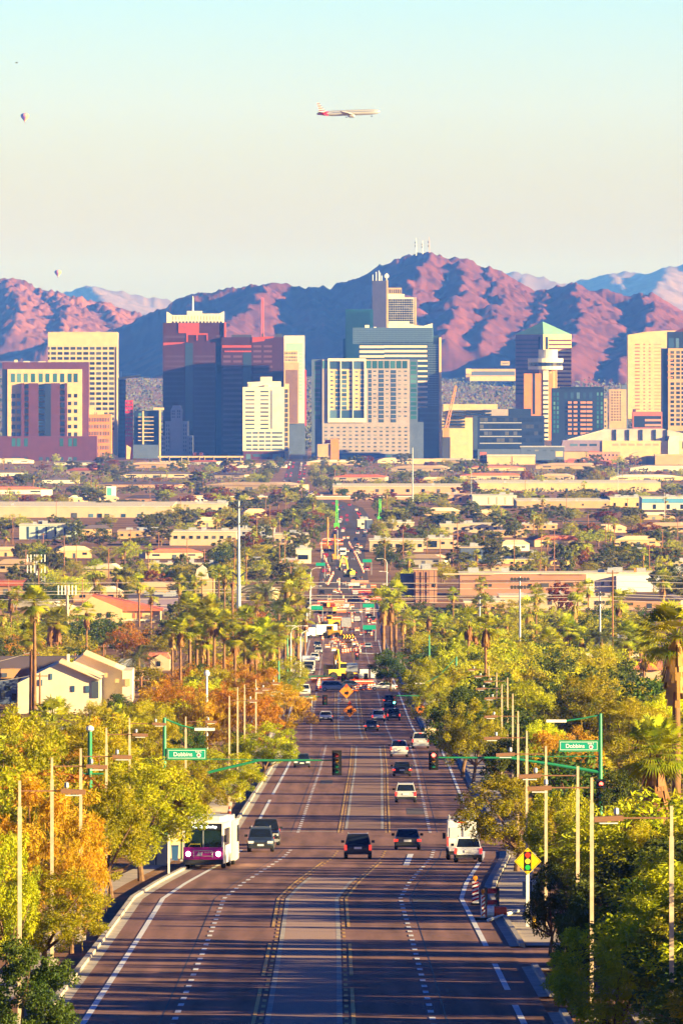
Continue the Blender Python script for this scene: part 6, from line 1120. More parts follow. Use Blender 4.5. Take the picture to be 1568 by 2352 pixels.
BL = [(735,1396,4.5,'left end of the long barrier row below the wires',RB2),(752,1396,4.5,'second red barrier of the left row below the wires',RB2),(770,1396,4.5,'third red barrier of the left row below the wires',ORB),(786,1395,4,'right end of the left barrier row below the wires',WBR),(748,1387,5,'red barrier just behind the left row',RB2),(772,1386,5,'orange barrier just behind the left row',ORB),(818,1379,5,'left of three red barriers on the right side',ORB),(838,1378,5,'middle of three red barriers on the right side',RB2),(858,1378,4.5,'right of three red barriers on the right side',RB2),(830,1362,6,'red barrier one row behind the right three',RB2),(826,1340,6,'orange barrier under the lime excavator',ORB),(812,1345,4,'white barrier beside the lime excavator',WBR),(765,1425,5,'orange barrier beside the orange loader',ORB),(750,1252,6,'left distant orange barrier by the white shops',RB2),(772,1252,6,'right distant orange barrier closing the lanes',ORB),(757,1242,6,'farthest left red barrier',RB2),(776,1243,5,'farthest right red barrier',RB2),(800,1562,5.2,'orange barrier banner with yellow blocks behind the crossing',RB2),(741,1568,4.2,'short orange barrier left of the crossing',ORB),(830,1575,4.2,'orange barrier with cones right of the crossing',RB2),(850,1350,4,'short orange barrier right of the excavator',ORB),(775,1407,5,'orange barrier in front of the orange loader',ORB),(752,1448,3,'white barrier below the big yellow loader',WBR)]
for q in BL: barrier(*q)
p = G(800,1561.5); o = thing('barrier_banner', 'yellow lettering blocks fixed to the orange banner behind the crossing', 'banner', p+Vector((0,-.35,.2))); mb = MB(); [mb.box(-2.4+i*.62,-2.0+i*.62,-.05,0,.25,.78) for i in range(8)]; mb.build('panel', mat('banner_yellow', (.8,.55,.05), .5), o)
tb = None
def trestle(u, v):            # small orange and white barricades standing all through the works
    global tb
    if tb is None:
        tb = thing('barricade', None, 'barricade'); m_ = MB(); MB().box(-.6,.6,-.03,.03,.75,1.0).build('plank', ORB, tb); MB().box(-.6,.6,-.03,.03,.35,.55).build('plank', WHB, tb); [m_.tube([(x_,-.3,0),(x_,0,1.1),(x_,.3,0)], .03, 4) for x_ in (-.55,.55)]; m_.build('leg', METG, tb); MB().lathe([(.02,1.0),(.1,1.03),(.1,1.2),(.02,1.22)], 8, (.4,0,0)).build('warning_lamp', AMB, tb); cachekids(tb); o = tb
    else: o = copy_tree(tb)
    put(o, G(u, v), rw.uniform(-.6,.6), 1.0, None, 'barricade', 'small barricades through the roadworks'); AUTO.append((o, 'small orange white barricade'))
for i in range(90):
    v = rw.choice((rw.uniform(1235,1330), rw.uniform(1330,1440), rw.uniform(1440,1500))); s_ = S(dv(v)); c_ = U0+cx(dv(v))*s_; trestle(c_+s_*rw.uniform(-8.5, 8.5)*(1 if v < 1440 else .6), v)
for i in range(26): v = rw.uniform(1230, 1470); d = dv(v); far_car(Vector((cx(d)+rw.choice((-7,7,3.6,8)), d, gz(d)+.02)), rw.choice(('white','silver','black','navy','red','grey')), 'small car beside the works', rw.choice((0, PI_)))
def wsign(u, v, label, sz=.85, flag=False, m=None, white=False):
    p = G(u, v); o = thing('road_work_sign', label, 'road sign', p); MB().tube([(-.35,0,0),(0,0,.55)], .03, 5).tube([(.35,0,0),(0,0,.55)], .03, 5).tube([(0,.3,0),(0,0,.8)], .03, 5).tube([(0,0,.5),(0,0,1.9)], .03, 5).build('stand', METG, o)
    if white: MB().box(-sz,sz,-.03,.0,.9,.9+2*sz).build('sign_panel', WHB, o)
    else: MB().prism([(0,.6),(sz,.6+sz),(0,.6+2*sz),(-sz,.6+sz)], -.04,-.01,'Y').build('sign_panel', m or mat('sign_orange', (.85,.24,.02), .5), o); MB().prism([(-.3,1.2),(.1,1.2),(.1,1.0),(.4,1.45),(.1,1.9),(.1,1.65),(-.3,1.65)], -.055,-.042,'Y').build('arrow_mark', BLK, o)
    if flag: MB().prism([(0,2.2),(.3,2.5),(0,2.9),(-.3,2.5)], -.06,-.03,'Y').build('flag', RB2, o)
wsign(803,1657,'orange diamond work sign with flag in the median, nearest of the work signs',.95,True); wsign(795.5,1613,'tilted orange diamond work sign right in front of the silver minivan',1.1,True); wsign(965,1652,'orange sign at the right kerb by the dark grey crossover',.9); wsign(836,1568,'left one of two blank white sign boards behind the crossing',.75,white=True); wsign(861,1568,'right one of two blank white sign boards behind the crossing',.75,white=True)
for u, v, lb in ((785,1658,'small white post cone beside the nearest work sign'),(780,1614,'white barricade block beside the tilted work sign')):
    o = thing('barricade', lb, 'barricade', G(u, v)); MB().box(-.4,.4,-.04,.04,.55,.8).box(-.4,.4,-.04,.04,.2,.4).build('plank', WHB, o); MB().tube([(-.35,-.25,0),(-.35,0,1.0)], .03, 4).tube([(.35,-.25,0),(.35,0,1.0)], .03, 4).build('leg', ORB, o); MB().lathe([(.02,1.0),(.1,1.05),(.1,1.2),(.02,1.25)], 8).build('warning_lamp', AMB, o)
# ------------------------------------------------------------------ street furniture
def dtop(vtop, h):          # distance at which something of height h standing on the ground reaches image row vtop
    a, b = 150.0, 12000.0
    for _ in range(60):
        m_ = (a+b)/2
        if V0-(gz(m_)+h)/m_*F > vtop: a = m_
        else: b = m_
    return a
POLEM = mat('tan_light_pole', (.60,.45,.29), .8, var=.15, scale=3); LUM = mat('brown_luminaire', (.26,.13,.07), .6); GREEN = mat('signal_green_paint', (.02,.22,.10), .4, spec=.4); SIGNG = mat('sign_green', (.01,.30,.20), .45); SIGNB = mat('sign_back_green', (.02,.26,.10), .5); WOODP = mat('brown_wood_pole', (.27,.12,.06), .9, var=.3, scale=2, stretch=(1,1,.2)); LENSG = mat('lamp_lens', (.8,.78,.7), .3)
def lamp_post(u, vt, side, label, h=9.5, arm=2.3):
    d = dtop(vt, h); x = (u-U0)*d/F; o = thing('street_lamp', label, 'street lamp', (x, d, gz(d)), 0, 'tan street lamps along the road')
    MB().box(-.075,.075,-.075,.075,0,h-1.0).box(-.052,.052,-.052,.052,h-1.0,h).build('pole', POLEM, o); MB().box(-.25,.25,-.25,.25,-.2,.3).build('base', CONC, o); MB().box(min(0,side*arm),max(0,side*arm),-.03,.03,h-.42,h-.37).build('arm', LUM, o)
    l = MB().rbox((side*(arm-.25),0,h-.42), (.95,.36,.17), 0, side*.05).build('luminaire', LUM, o); MB().box(side*(arm-.25)-.3,side*(arm-.25)+.3,-.16,.16,h-.58,h-.545).build('lens', LENSG, l); MB().lathe([(.05,h-.3),(.09,h-.25),(.08,h-.08),(.01,h-.05)], 8, (side*(arm-.5),0,0)).build('photo_cell', METG, l); return d
LT = [(46,1793),(120,1740),(186,1719),(245,1672),(298,1649),(427,1640),(527,1598),(546,1578),(588,1560),(562,1572)]; RL = [(1541,1851),(1358,1786),(1326,1760),(1253,1714),(1209,1679),(1189,1633),(1177,1593),(1152,1572),(1165,1556),(1140,1545),(1122,1530)]
NTH = ['nearest','second','third','fourth','fifth','sixth','seventh','eighth','ninth','tenth','eleventh']
for i, (u, vt) in enumerate(sorted(LT, key=lambda q: -q[1])): lamp_post(u, vt + (6 if u == 427 else 0), 1, f'{NTH[i]} tan street lamp on the left side, arm pointing to the road', h=8.4 if u == 427 else 9.5)
for i, (u, vt) in enumerate(sorted(RL, key=lambda q: -q[1])): lamp_post(u, vt, -1, f'{NTH[i]} tan street lamp on the right side, arm pointing to the road')
d = dtop(1543, 9.6); o = thing('street_lamp', 'tall white lamp post with a white globe head left of the road', 'street lamp', ((475-U0)*d/F, d, gz(d))); MB().tube([(0,0,0),(0,0,9.2)], [.16,.11], 8).build('pole', METW, o); MB().lathe([(.1,9.1),(.3,9.2),(.34,9.5),(.2,9.75),(.02,9.8)], 12).build('globe', METW, o)
# signals: mast poles
def head(name, label, x, z, d, n, lit=None, back=True):
    o = thing(name, label, 'traffic light', (x, d, z), 0, 'traffic signal heads'); H_ = .40*n
    MB().box(-.36,.36,.02,.06,-H_/2-.14,H_/2+.14).build('backplate', BLK, o); MB().box(-.2,.2,-.16,.02,-H_/2,H_/2).build('housing', BLK, o)
    cols = [(.25,.02,.02),(.25,.13,.01),(.01,.16,.08)]+[(.01,.16,.08)]
    for i in range(n):
        z_ = H_/2-.2-.4*i; on = lit == i; e_ = [(1,.05,.03,4.5),(1,.5,.05,3),(.1,1,.75,3.5),(.1,1,.7,3)][i] if on else None
        MB().lathe([(.15,-.02),(.13,.02)], 16, (0,-.17,z_), axis='Y').build('lens', mat(f'signal_lens_{i}_{on}', cols[i], .3, emit=e_), o)
        mb = MB(); k = 9
        for j in range(k): a, c = pi*j/k-.15, pi*(j+1)/k+.15; mb.quad((.17*cos(a),-.16,z_+.17*sin(a)),(.17*cos(c),-.16,z_+.17*sin(c)),(.16*cos(c),-.42,z_+.15*sin(c)),(.16*cos(a),-.42,z_+.15*sin(a)))
        mb.build('visor', mat('visor_tan', (.10,.075,.04), .6) if not on else BLK, o)
    return o
def sign_plate(x, z, d, w, h, label, lines, num, side):
    o = thing('street_name_sign', label, 'street sign', (x, d, z), 0, 'green street name signs'); MB().box(-w/2,w/2,0,.12,-h/2,h/2).build('sign_box', SIGNB, o); pw, ph = w*.47, h*.36
    MB().box(-pw,pw,-.012,-.002,-ph,ph).build('sign_face', SIGNG, o); t_ = .03; MB().box(-pw,pw,-.02,-.012,ph-t_,ph).box(-pw,pw,-.02,-.012,-ph,-ph+t_).box(-pw,-pw+t_,-.02,-.012,-ph+t_,ph-t_).box(pw-t_,pw,-.02,-.012,-ph+t_,ph-t_).build('border', WHB, o)
    for s_, sz, lx, lz in lines: text(s_, sz, (lx,-.022,lz), o, WHB)
    if num: text(num, .17, (w*.30,-.022,h*.20), o, WHB)
    MB().lathe([(.0,-.006),(.16,-.006),(.16,.004),(.0,.004)], 18, (w*.31,-.02,-h*.09), axis='Y').build('emblem', WHB, o); a = MB()
    for q in range(5): an = pi/2+(q-2)*.62; a.prism([(w*.31-.02*sin(an), -h*.13-.0), (w*.31+.10*cos(an)-.02, -h*.13+.13*sin(an)), (w*.31+.10*cos(an)+.025, -h*.13+.12*sin(an))], -.036,-.028,'Y')
    a.prism([(w*.31-.09,-h*.10),(w*.31+.09,-h*.10),(w*.31+.04,-h*.19),(w*.31-.04,-h*.19)], -.036,-.028,'Y').build('emblem_mark', mat('emblem_red', (.30,.015,.05), .5), o); return o
def mast(name, label, u, d, h, side, arm_u, arm_v, low_v, lamp_u=None, lamp_v=None):
    """pole at image column u, curved arm towards the road ending at column arm_u, row arm_v; its root on the pole at row low_v"""
    k = d/F; x = (u-U0)*k; g = gz(d); Z = lambda v: (V0-v)*k-g; X = lambda uu: (uu-U0)*k-x; o = thing(name, label, 'signal pole', (x, d, g), 0, 'green signal poles')
    MB().tube([(0,0,0),(0,0,h)], [.20,.13], 10).lathe([(.32,0),(.32,.25),(.2,.3)], 10).build('pole', GREEN, o)
    xa = X(arm_u); L_ = [(0,0,Z(low_v)),(xa*.30,0,Z(low_v)+(Z(arm_v)-Z(low_v))*.55),(xa*.56,0,Z(arm_v)-.02),(xa,0,Z(arm_v))]; MB().tube(L_, [.13,.11,.09,.06], 8).build('mast_arm', GREEN, o)
    MB().tube([(0,0,Z(arm_v)+.1),(xa*.56,0,Z(arm_v)+.05)], .035, 5).build('tie_rod', GREEN, o); MB().box(X(u)-.3,X(u)+.3,-.3,-.16,1.0,1.5).build('button_box', GREEN, o)
    if lamp_u: xl = X(lamp_u); MB().tube([(0,0,h-.1),(xl*.5,0,h+(Z(lamp_v)-h)*.66),(xl,0,Z(lamp_v))], .06, 6).build('lamp_arm', GREEN, o); MB().rbox((xl-side*(-1)*.0+(.6 if xl > 0 else -.6),0,Z(lamp_v)), (1.5,.4,.2)).build('luminaire', METW, o)
    return o, k, x, g
d = 782; o, k, x, g = mast('signal_pole', 'green signal pole with long mast arm and lamp, right of the intersection', 1377.5, d, 9.3, -1, 1003, 1740, 1774, 1295, 1656)
o, k, x, g = mast('signal_pole', 'green signal pole with mast arm half hidden by trees, left of the intersection', 378, d, 9.0, 1, 764, 1746, 1800, 452, 1675)
head('traffic_light', 'lit red traffic light hanging at the end of the right mast arm', (995-U0)*k, (V0-1746)*k, d-.3, 3, 0); head('traffic_light', 'four lens dark traffic light hanging at the end of the left mast arm', (773.5-U0)*k, (V0-1752)*k, d-.3, 4); head('traffic_light', 'red lit traffic light mounted low on the right signal pole', (1379-U0)*k, (V0-1812)*k, d-.3, 3, 0)
sign_plate((1328-U0)*k, (V0-1713)*k, d-.2, 2.95, .86, 'green Dobbins street sign on the right signal pole', [('Dobbins', .42, -.28, -.02)], '9200 S', -1); sign_plate((429-U0)*k, (V0-1732)*k, d-.2, 2.95, .86, 'green Dobbins street sign on the left signal pole', [('Dobbins', .42, -.28, -.02)], '9300 S', 1)
o = thing('signal_pole', 'dark green side street signal post among left trees', 'signal pole', ((207-U0)*690/F, 690, gz(690)), 0, 'green signal poles'); hh = (V0-1680)*690/F-gz(690); MB().tube([(0,0,0),(0,0,hh)], [.2,.14], 8).build('pole', GREEN, o); MB().lathe([(.12,hh),(.26,hh+.1),(.26,hh+.28),(.05,hh+.4)], 10).build('camera_dome', METW, o); MB().tube([(-.6,0,hh-2.8),(.9,0,hh-2.8)], .06, 6).build('cross_arm', GREEN, o); MB().box(-.75,-.45,-.2,.2,hh-3.6,hh-2.6).build('signal_box', BLK, o)
d = 1500; k = d/F; mast('signal_pole', 'green signal pole right of the road by the white kerb sign', 1047, 1500, 8.6, -1, 908, 1598, 1612, 975, 1570); head('traffic_light', 'green lit traffic light over the waiting black sedan', (905-U0)*k, (V0-1607)*k, d-.3, 3, 2); head('traffic_light', 'plain dark traffic light seen above the white sedan', (746-U0)*k, (V0-1608)*k, d-.3, 3)
mast('signal_pole', 'green signal pole left of the far crossing with white canopy roof', 640, 1500, 8.0, 1, 735, 1600, 1625); sign_plate((1026-U0)*k, (V0-1588)*k, d-.2, 2.7, 1.25, 'two line green street name sign on the far right signal pole', [('South', .34, -.25, .16), ('Mountain', .34, -.25, -.26)], '', -1); sign_plate((632-U0)*k, (V0-1591)*k, d-.2, 2.6, 1.2, 'green street name sign half hidden in orange trees on the left', [('South', .34, -.25, .16), ('Mountain', .34, -.25, -.26)], '', 1)
d = 1840; k = d/F; mast('signal_pole', 'far green signal pole beyond the roadworks crossing on the right', 985, d, 8.6, -1, 860, 1553, 1560); mast('signal_pole', 'far green signal pole beyond the roadworks crossing on the left', 660, d, 8.6, 1, 780, 1553, 1562); 
for i, (u, lb) in enumerate(((788,'left of three dark signal heads beyond the crossing'),(840,'middle of three dark signal heads beyond the crossing'),(928,'right of three dark signal heads beyond the crossing'))): head('traffic_light', lb, (u-U0)*k, (V0-1556)*k, d-.3, 3)
d = 2050; head('traffic_light', 'small red traffic light high above the roadworks', (820-U0)*d/F, (V0-1507)*d/F, d, 3, 0); o = thing('signal_pole', 'thin grey signal pole holding the small red light', 'signal pole', ((866-U0)*d/F, d+.4, gz(d))); MB().tube([(0,0,0),(0,0,(V0-1500)*d/F-gz(d))], .14, 6).tube([(0,0,(V0-1502)*d/F-gz(d)),((820-866)*d/F,0,(V0-1500)*d/F-gz(d))], .08, 6).build('pole', METG, o)
o = thing('canopy_roof', 'white bus shelter roof peeking over the golden tree', 'shelter', G(700,1645)); MB().box(-3.2,1.2,-2,2,2.6,2.85).build('roof', METW, o); [MB().tube([(x_,0,0),(x_,0,2.6)], .08, 6).build('post', METG, o) for x_ in (-3,1)]
# signal ahead sign, panels, boxes on the right
p = G(1211,2130); o = thing('warning_sign', 'yellow diamond sign showing a traffic light, on a pale post', 'road sign', p); h_ = (2130-1978)/S(p.y); a_ = 30/S(p.y)*1.03; MB().box(-.08,.08,-.06,.06,-.3,h_+.3).build('post', METW, o)
MB().prism([(0,h_-a_),(a_,h_),(0,h_+a_),(-a_,h_)], -.1,-.07,'Y').build('sign_panel', mat('sign_yellow', (.95,.68,.005), .4), o); e_ = a_*.93; mb = MB(); b_ = [(0,h_-e_),(e_,h_),(0,h_+e_),(-e_,h_)]
for i in range(4):
    (x0,z0),(x1,z1) = b_[i], b_[(i+1)%4]; nx, nz = (x0+x1)/2, (z0+z1)/2-h_; l_ = math.hypot(nx,nz); nx, nz = nx/l_*.025, nz/l_*.025; mb.poly([(x0,-.104,z0),(x1,-.104,z1),(x1-nx,-.104,z1-nz),(x0-nx,-.104,z0-nz)])
mb.build('border', BLK, o); MB().box(-.19,.19,-.112,-.102,h_-.50,h_+.50).build('signal_picture', BLK, o)
for i, c in enumerate(((.75,.04,.02),(.95,.75,.05),(.02,.42,.06))): MB().lathe([(0,-.01),(.135,-.01),(.135,.004),(0,.004)], 16, (0,-.118,h_+.32-.32*i), axis='Y').build('signal_disc', mat(f'disc_{i}', c, .4), o)
STRIPE = mat('stripe_red', (.38,.012,.03), .5)
def panel(u, v, hpx, wpx, label, rz=0.0):
    p = G(u, v); s = S(p.y); H_, W_ = hpx/s, wpx/s; o = thing('striped_panel', label, 'barrier panel', p, rz); MB().box(-W_/2,W_/2,-.03,.03,.12,H_*.80).build('panel', WHB, o); st = MB(); n = 5; P_ = H_*.68/n
    for i in range(n+1):
        z0 = .12+P_*i-.16; q = [(-W_/2,max(.12,z0)),(W_/2,min(H_*.8,max(.12,z0+P_*.62))),(W_/2,min(H_*.8,z0+P_*1.12)),(-W_/2,min(H_*.8,z0+P_*.5))]
        if q[3][1] > .13: st.poly([(x_,-.034,z_) for x_, z_ in q])
    st.build('stripe', STRIPE, o); MB().box(-W_*.75,W_*.75,-.35,.35,0,.12).build('base', BLK, o); MB().box(-.04,.04,-.02,.02,H_*.78,H_*.86).build('post', AMB, o); MB().lathe([(.02,-.06),(.13,-.05),(.13,.05),(.02,.06)], 14, (0,0,H_*.92), axis='Y').build('warning_lamp', AMB, o); return o
panel(1091,2079,68,15,'red and white striped panel with round amber lamp, left of two'); panel(1108,2113,72,13,'striped red white panel seen edge on with amber lamps, right of two', .9); panel(1264,2042,70,14,'striped panel half hidden by the small street tree'); 
o = thing('works_debris', 'dark red barricade frames piled beside the striped panels', 'barricade', G(1128,2088), .4); MB().box(-.38,.38,-.04,.04,.85,1.15).box(-.34,.38,-.04,.04,.25,.5).build('plank', mat('maroon_plank', (.38,.02,.03), .6), o); MB().box(-.38,-.33,-.2,.2,0,1.2).box(.33,.38,-.2,.2,0,1.2).build('leg', BLK, o)
o = thing('barrel', 'red orange and white barrel lying beside the striped panels', 'barrel', G(1139,2108)+Vector((0,0,.3))); MB().lathe([(.3,-.55),(.34,-.5),(.3,.5),(.26,.55)], 14, axis='X').build('body', RB2, o); MB().lathe([(.345,-.5),(.335,-.12)], 14, axis='X').build('reflective_band', WHB, o)
a_, b_ = G(1120,2118,.1), G(1190,2098,.16); MBo = MB().tube([a_, b_], .09, 6).build('fallen_post', METW); tag(MBo, 'pale fallen post lying across the right sidewalk by the panels', 'post'); MBo.parent = None
p = G(1163,2078); o = thing('utility_cabinet', 'blue grey utility cabinet behind the yellow warning sign', 'cabinet', G(1219,2062)); MB().box(-.5,.5,-.4,.4,0,.95).build('body', mat('cabinet_grey', (.22,.27,.31), .6), o); MB().box(-.53,.53,-.43,.43,.95,1.0).build('lid', METG, o); MB().box(-.03,.03,-.415,-.4,.08,1.1).build('door_seam', TRIM, o)
o = thing('fire_hydrant', 'small yellow hydrant in the shade right of the warning sign', 'hydrant', G(1226,2135)); MB().lathe([(.17,0),(.17,.05),(.11,.06),(.11,.55),(.14,.57),(.12,.68),(.03,.76)], 12).build('body', mat('hydrant_yellow', (.7,.42,.02), .5), o); MB().lathe([(.06,-.2),(.06,.2)], 8, (0,0,.42), axis='X').build('nozzle', METG, o)
# bus stop things on the left
p = G(388,2012); o = thing('bus_stop_sign', 'white bus stop post with two plates left of the bus', 'bus stop sign', p); H_ = (2012-1878)/S(p.y); MB().box(-.06,.06,-.06,.06,-.2,H_).build('post', METW, o); MB().box(-.05,.42,-.08,-.06,H_-.62,H_-.02).build('sign_plate', WHB, o); MB().box(-.05,.42,-.08,-.06,H_-.98,H_-.70).build('time_plate', METW, o)
o = thing('utility_cabinet', 'cream metal cabinet with grey meter door left of the bus stop post', 'cabinet', G(362,1988)); MB().prism([(-.95,0),(.65,0),(.65,1.9),(-.5,1.9)], 0, .8,'Y').build('body', mat('cabinet_cream', (.78,.66,.48), .7), o); MB().box(-.5,-.22,-.03,-.005,.05,1.0).build('meter_door', METG, o); MB().box(-.12,-.06,-.04,-.005,.05,1.0).build('conduit', TRIM, o)
o = thing('utility_cabinet', 'tall tan cabinet with blue box beside it, next to the bus', 'cabinet', G(408,1972)); MB().box(-.55,.65,0,.9,0,2.0).build('body', mat('cabinet_tan', (.74,.56,.36), .7), o); MB().box(-.1,.08,-.02,-.004,1.55,1.72).build('notice', mat('notice_yellow', (.7,.45,.05), .6), o); MB().box(-.6,.7,-.05,.95,2.0,2.06).build('lid', METG, o)
o = thing('trash_bin', 'blue bin at the foot of the tall tan cabinet', 'bin', G(402,1976)); MB().loft([[(-.2,-.3,0),(.2,-.3,0),(.2,.1,0),(-.2,.1,0)],[(-.24,-.34,.95),(.24,-.34,.95),(.24,.14,.95),(-.24,.14,.95)]]).build('body', mat('bin_blue', (.03,.10,.24), .6), o); MB().box(-.26,.26,-.36,.16,.95,1.02).build('lid', mat('bin_blue_lid', (.02,.07,.17), .6), o)
o = thing('shelter_post', 'thin dark green shelter post between tan cabinet and bus', 'post', G(417,1978)); MB().tube([(0,0,0),(0,0,2.6)], .06, 6).build('post_tube', mat('dark_green', (.01,.06,.04), .5), o); MB().box(-.1,.1,-.1,.1,0,.12).build('base', METG, o)
for u, v, lb in ((527,1872,'red topped cone on the left kerb behind the bus'),(551,1838,'white post stub on the left kerb by the mesquite')):
    o = thing('traffic_cone', lb, 'cone', G(u, v)); MB().lathe([(.2,.03),(.05,.72),(.02,.74)], 12).build('body', RB2 if 'red' in lb else WHB, o); MB().box(-.24,.24,-.24,.24,0,.04).build('base', BLK, o); MB().lathe([(.135,.33),(.105,.5)], 12).build('reflective_band', WHB, o)
# low blocks on the left kerb
for u, v, w_, lb in ((545,1865,2.2,'low concrete block wall nearest on the left kerb'),(565,1835,1.8,'second low concrete block on the left kerb')):
    o = thing('block_wall', lb, 'wall', G(u, v)+Vector((-1.6,0,0))); MB().box(-w_/2,w_/2,-.2,.2,-.2,.45).build('wall', SIDEW, o); MB().box(-w_/2-.05,w_/2+.05,-.25,.25,.45,.53).build('cap', CONC, o)
# poles and wires
def wood_pole(u, vt, vb, label=None, group='brown wooden utility poles', rng_=None):
    p = G(u, vb); s = S(p.y); h = (vb-vt)/s; o = thing('utility_pole', label, 'utility pole', p, 0, group); MB().tube([(0,0,-.3),(0,0,h)], [.19,.13], 7).build('pole', WOODP, o); MB().box(-1.1,1.1,-.06,.06,h-.55,h-.4).build('cross_arm', WOODP, o)
    if s > 4: [MB().lathe([(.03,h-.4),(.06,h-.3),(.03,h-.2)], 6, (x_,0,0)).build('insulator', METG, o) for x_ in (-1,-.4,.4,1)]
    if label is None: AUTO.append((o, 'brown wooden utility pole'))
    return h, p
for u, vt, vb in ((73,1495,1660),(92,1545,1655),(118,1552,1610),(173,1500,1600),(238,1480,1535),(325,1555,1650),(1406,1310,1560),(1282,1480,1560),(535,1335,1500),(538,1280,1400),(430,1235,1330),(148,1230,1330),(176,1250,1310),(540,1240,1340),(642,1245,1330),(654,1240,1320),(668,1300,1370),(1272,1215,1310),(1050,1200,1290),(1040,1225,1300),(1110,1230,1290),(1180,1240,1300),(925,1215,1290),(1010,1240,1310),(1555,1190,1260),(1470,1180,1240),(880,1215,1260),(1350,1180,1230),(980,1235,1290),(60,1262,1330),(300,1215,1270),(365,1225,1280),(470,1262,1320),(590,1190,1250),(1150,1165,1215),(1300,1135,1180),(1390,1200,1262),(1440,1145,1190),(1090,1290,1345),(1240,1285,1340),(1500,1300,1360),(20,1330,1400),(100,1225,1275),(190,1330,1395),(250,1260,1330),(30,1190,1250),(415,1140,1190),(345,1105,1160),(210,1090,1140),(130,1150,1210),(620,1160,1230),(1205,1080,1140),(1490,1250,1320),(1520,1215,1290)): wood_pole(u, vt, vb)
def tpole():
    p = G(548.5,1452); s = S(p.y); o = thing('transmission_pole', 'tall pale steel transmission pole with four pairs of upswept arms', 'transmission pole', p); h = (1452-1150)/s; MB().tube([(0,0,-.5),(0,0,h*.5),(0,0,h)], [.62,.42,.2], 12).build('pole', mat('pale_steel', (.40,.46,.54), .45, metal=.2), o)
    for v in (1150,1188,1247,1310):
        z = (1452-v)/s-.4
        for s_ in (-1,1): a = MB().tube([(0,0,z-1.5),(s_*1.75,0,z)], [.30,.16], 6).build('arm', METD, o); MB().tube([(s_*1.5,0,z),(s_*1.5,0,z-2.6)], .13, 5).build('insulator', METD, a)
    for z in (6,12,18): MB().lathe([(.83-.02*z,z),(.85-.02*z,z+.05),(.85-.02*z,z+.25),(.83-.02*z,z+.3)], 12).build('collar', METG, o)
tpole()
WIRE = mat('power_line', (.80,.70,.58), .5, metal=.2)
for i, v in enumerate((1334,1350,1362,1371,1383,1395,1402,1411,1421,1432,1446)):
    d = 2860+i*14; k = d/F; pts = []
    for a, b_ in ((-330,548),(548,1406),(1406,1900)):
        for j in range(13): t = j/12; pts.append(((a+(b_-a)*t-U0)*k, d, (V0-(v+[0,3,-2,1,4][i%5]*(1 if a < 0 else -1)+22*t*(1-t)))*k))
    o = MB().tube(pts, .06, 4).build('power_line', WIRE); tag(o, f'{["highest","second highest","third","fourth","fifth","sixth","seventh","eighth","ninth","second lowest","lowest"][i]} of the thin power lines strung across the road', 'power line', 'power lines across the road')
for i, (a, b_) in enumerate((((73,1497),(-60,1530)),((92,1547),(-60,1570)),((1282,1482),(1600,1470)),((1406,1312),(1700,1330)))): 
    d = dv(1660) if i < 2 else dv(1560); k = d/F; o = MB().tube([((a[0]+(b_[0]-a[0])*t/8-U0)*k, d, (V0-(a[1]+(b_[1]-a[1])*t/8+14*t/8*(1-t/8)))*k) for t in range(9)], .025, 4).build('power_line', WIRE); tag(o, f'thin service wire {["from the tallest left wooden pole","from the shorter dark left wooden pole","from the right double pole","from the tall right wooden pole"][i]} towards the edge', 'power line')
def stadium(u, vt, vb, rows, n, label):
    p = G(u, vb); s = S(p.y); h = (vb-vt)/s; o = thing('floodlight_mast', label, 'floodlight', p, 0, 'sports floodlights'); MB().tube([(0,0,0),(0,0,h)], [.28,.14], 8).build('mast', METG, o); w = n*.62/2
    for r in range(rows):
        z = h-.5-r*1.5; MB().box(-w,w,-.06,.06,z-.4,z-.3).build('crossbar', METG, o)
        for j in range(n): MB().lathe([(.12,.15),(.30,-.05),(.32,-.28)], 10, (-w+.62*(j+.5),-.05,z), axis='Y').build('lamp', METD, o)
stadium(1193,1324,1548,2,6,'tall floodlight mast with two dark rows of six lamps'); stadium(1377,1359,1548,2,3,'floodlight mast with two small rows of three lamps'); stadium(1101,1368,1510,2,2,'short floodlight mast with four lamps on the right')
for u, vt, vb, lb in ((947,1028,1175,'tall bare grey monopole below the blue glass tower'),(1247,1500,1600,'thin pale pole in the right thicket'),(1525,1130,1220,'thin pale pole in the far right flats'),(775,1218,1300,'thin pale lamp pole at the far road'),(1418,1060,1150,'slim grey pole in front of the arena'),(1082,1078,1150,'pale pole by the tan hall corner')):
    p = G(u, vb); h = (vb-vt)/S(p.y); o = thing('steel_pole', lb, 'pole', p); MB().tube([(0,0,0),(0,0,h)], [.42 if h > 25 else .16,.25 if h > 25 else .1], 8).build('shaft', METG, o); MB().lathe([(.3,h),(.3,h+.3),(.1,h+.5)], 8).build('cap', METD, o)
def cell(u, vt, vb, w, label, rows=3):
    p = G(u, vb); s = S(p.y); h = (vb-vt)/s; o = thing('cell_tower', label, 'cell tower', p, 0, 'phone masts'); MB().tube([(0,0,0),(0,0,h)], [.5,.3], 8).build('mast', POLEM if rows == 1 else METG, o); W_ = w/s/2
    for r in range(rows):
        z = h-1.2-r*3.4; MB().box(-W_,W_,-.5,-.4,z-.1,z).box(-W_,W_,.4,.5,z-.1,z).box(-.1,.1,-.5,.5,z-.1,z).build('frame', METG, o)
        for j in range(6): MB().rbox((-W_+W_*2*j/5,-.6,z+.1), (.32,.18,2.3)).build('antenna_panel', METW if r < 2 else METG, o)
cell(84,1274,1370,40,'pale phone mast with three crowded tiers of antennas',3); cell(155,1345,1480,40,'brown phone mast with one tier of white antenna panels',1)
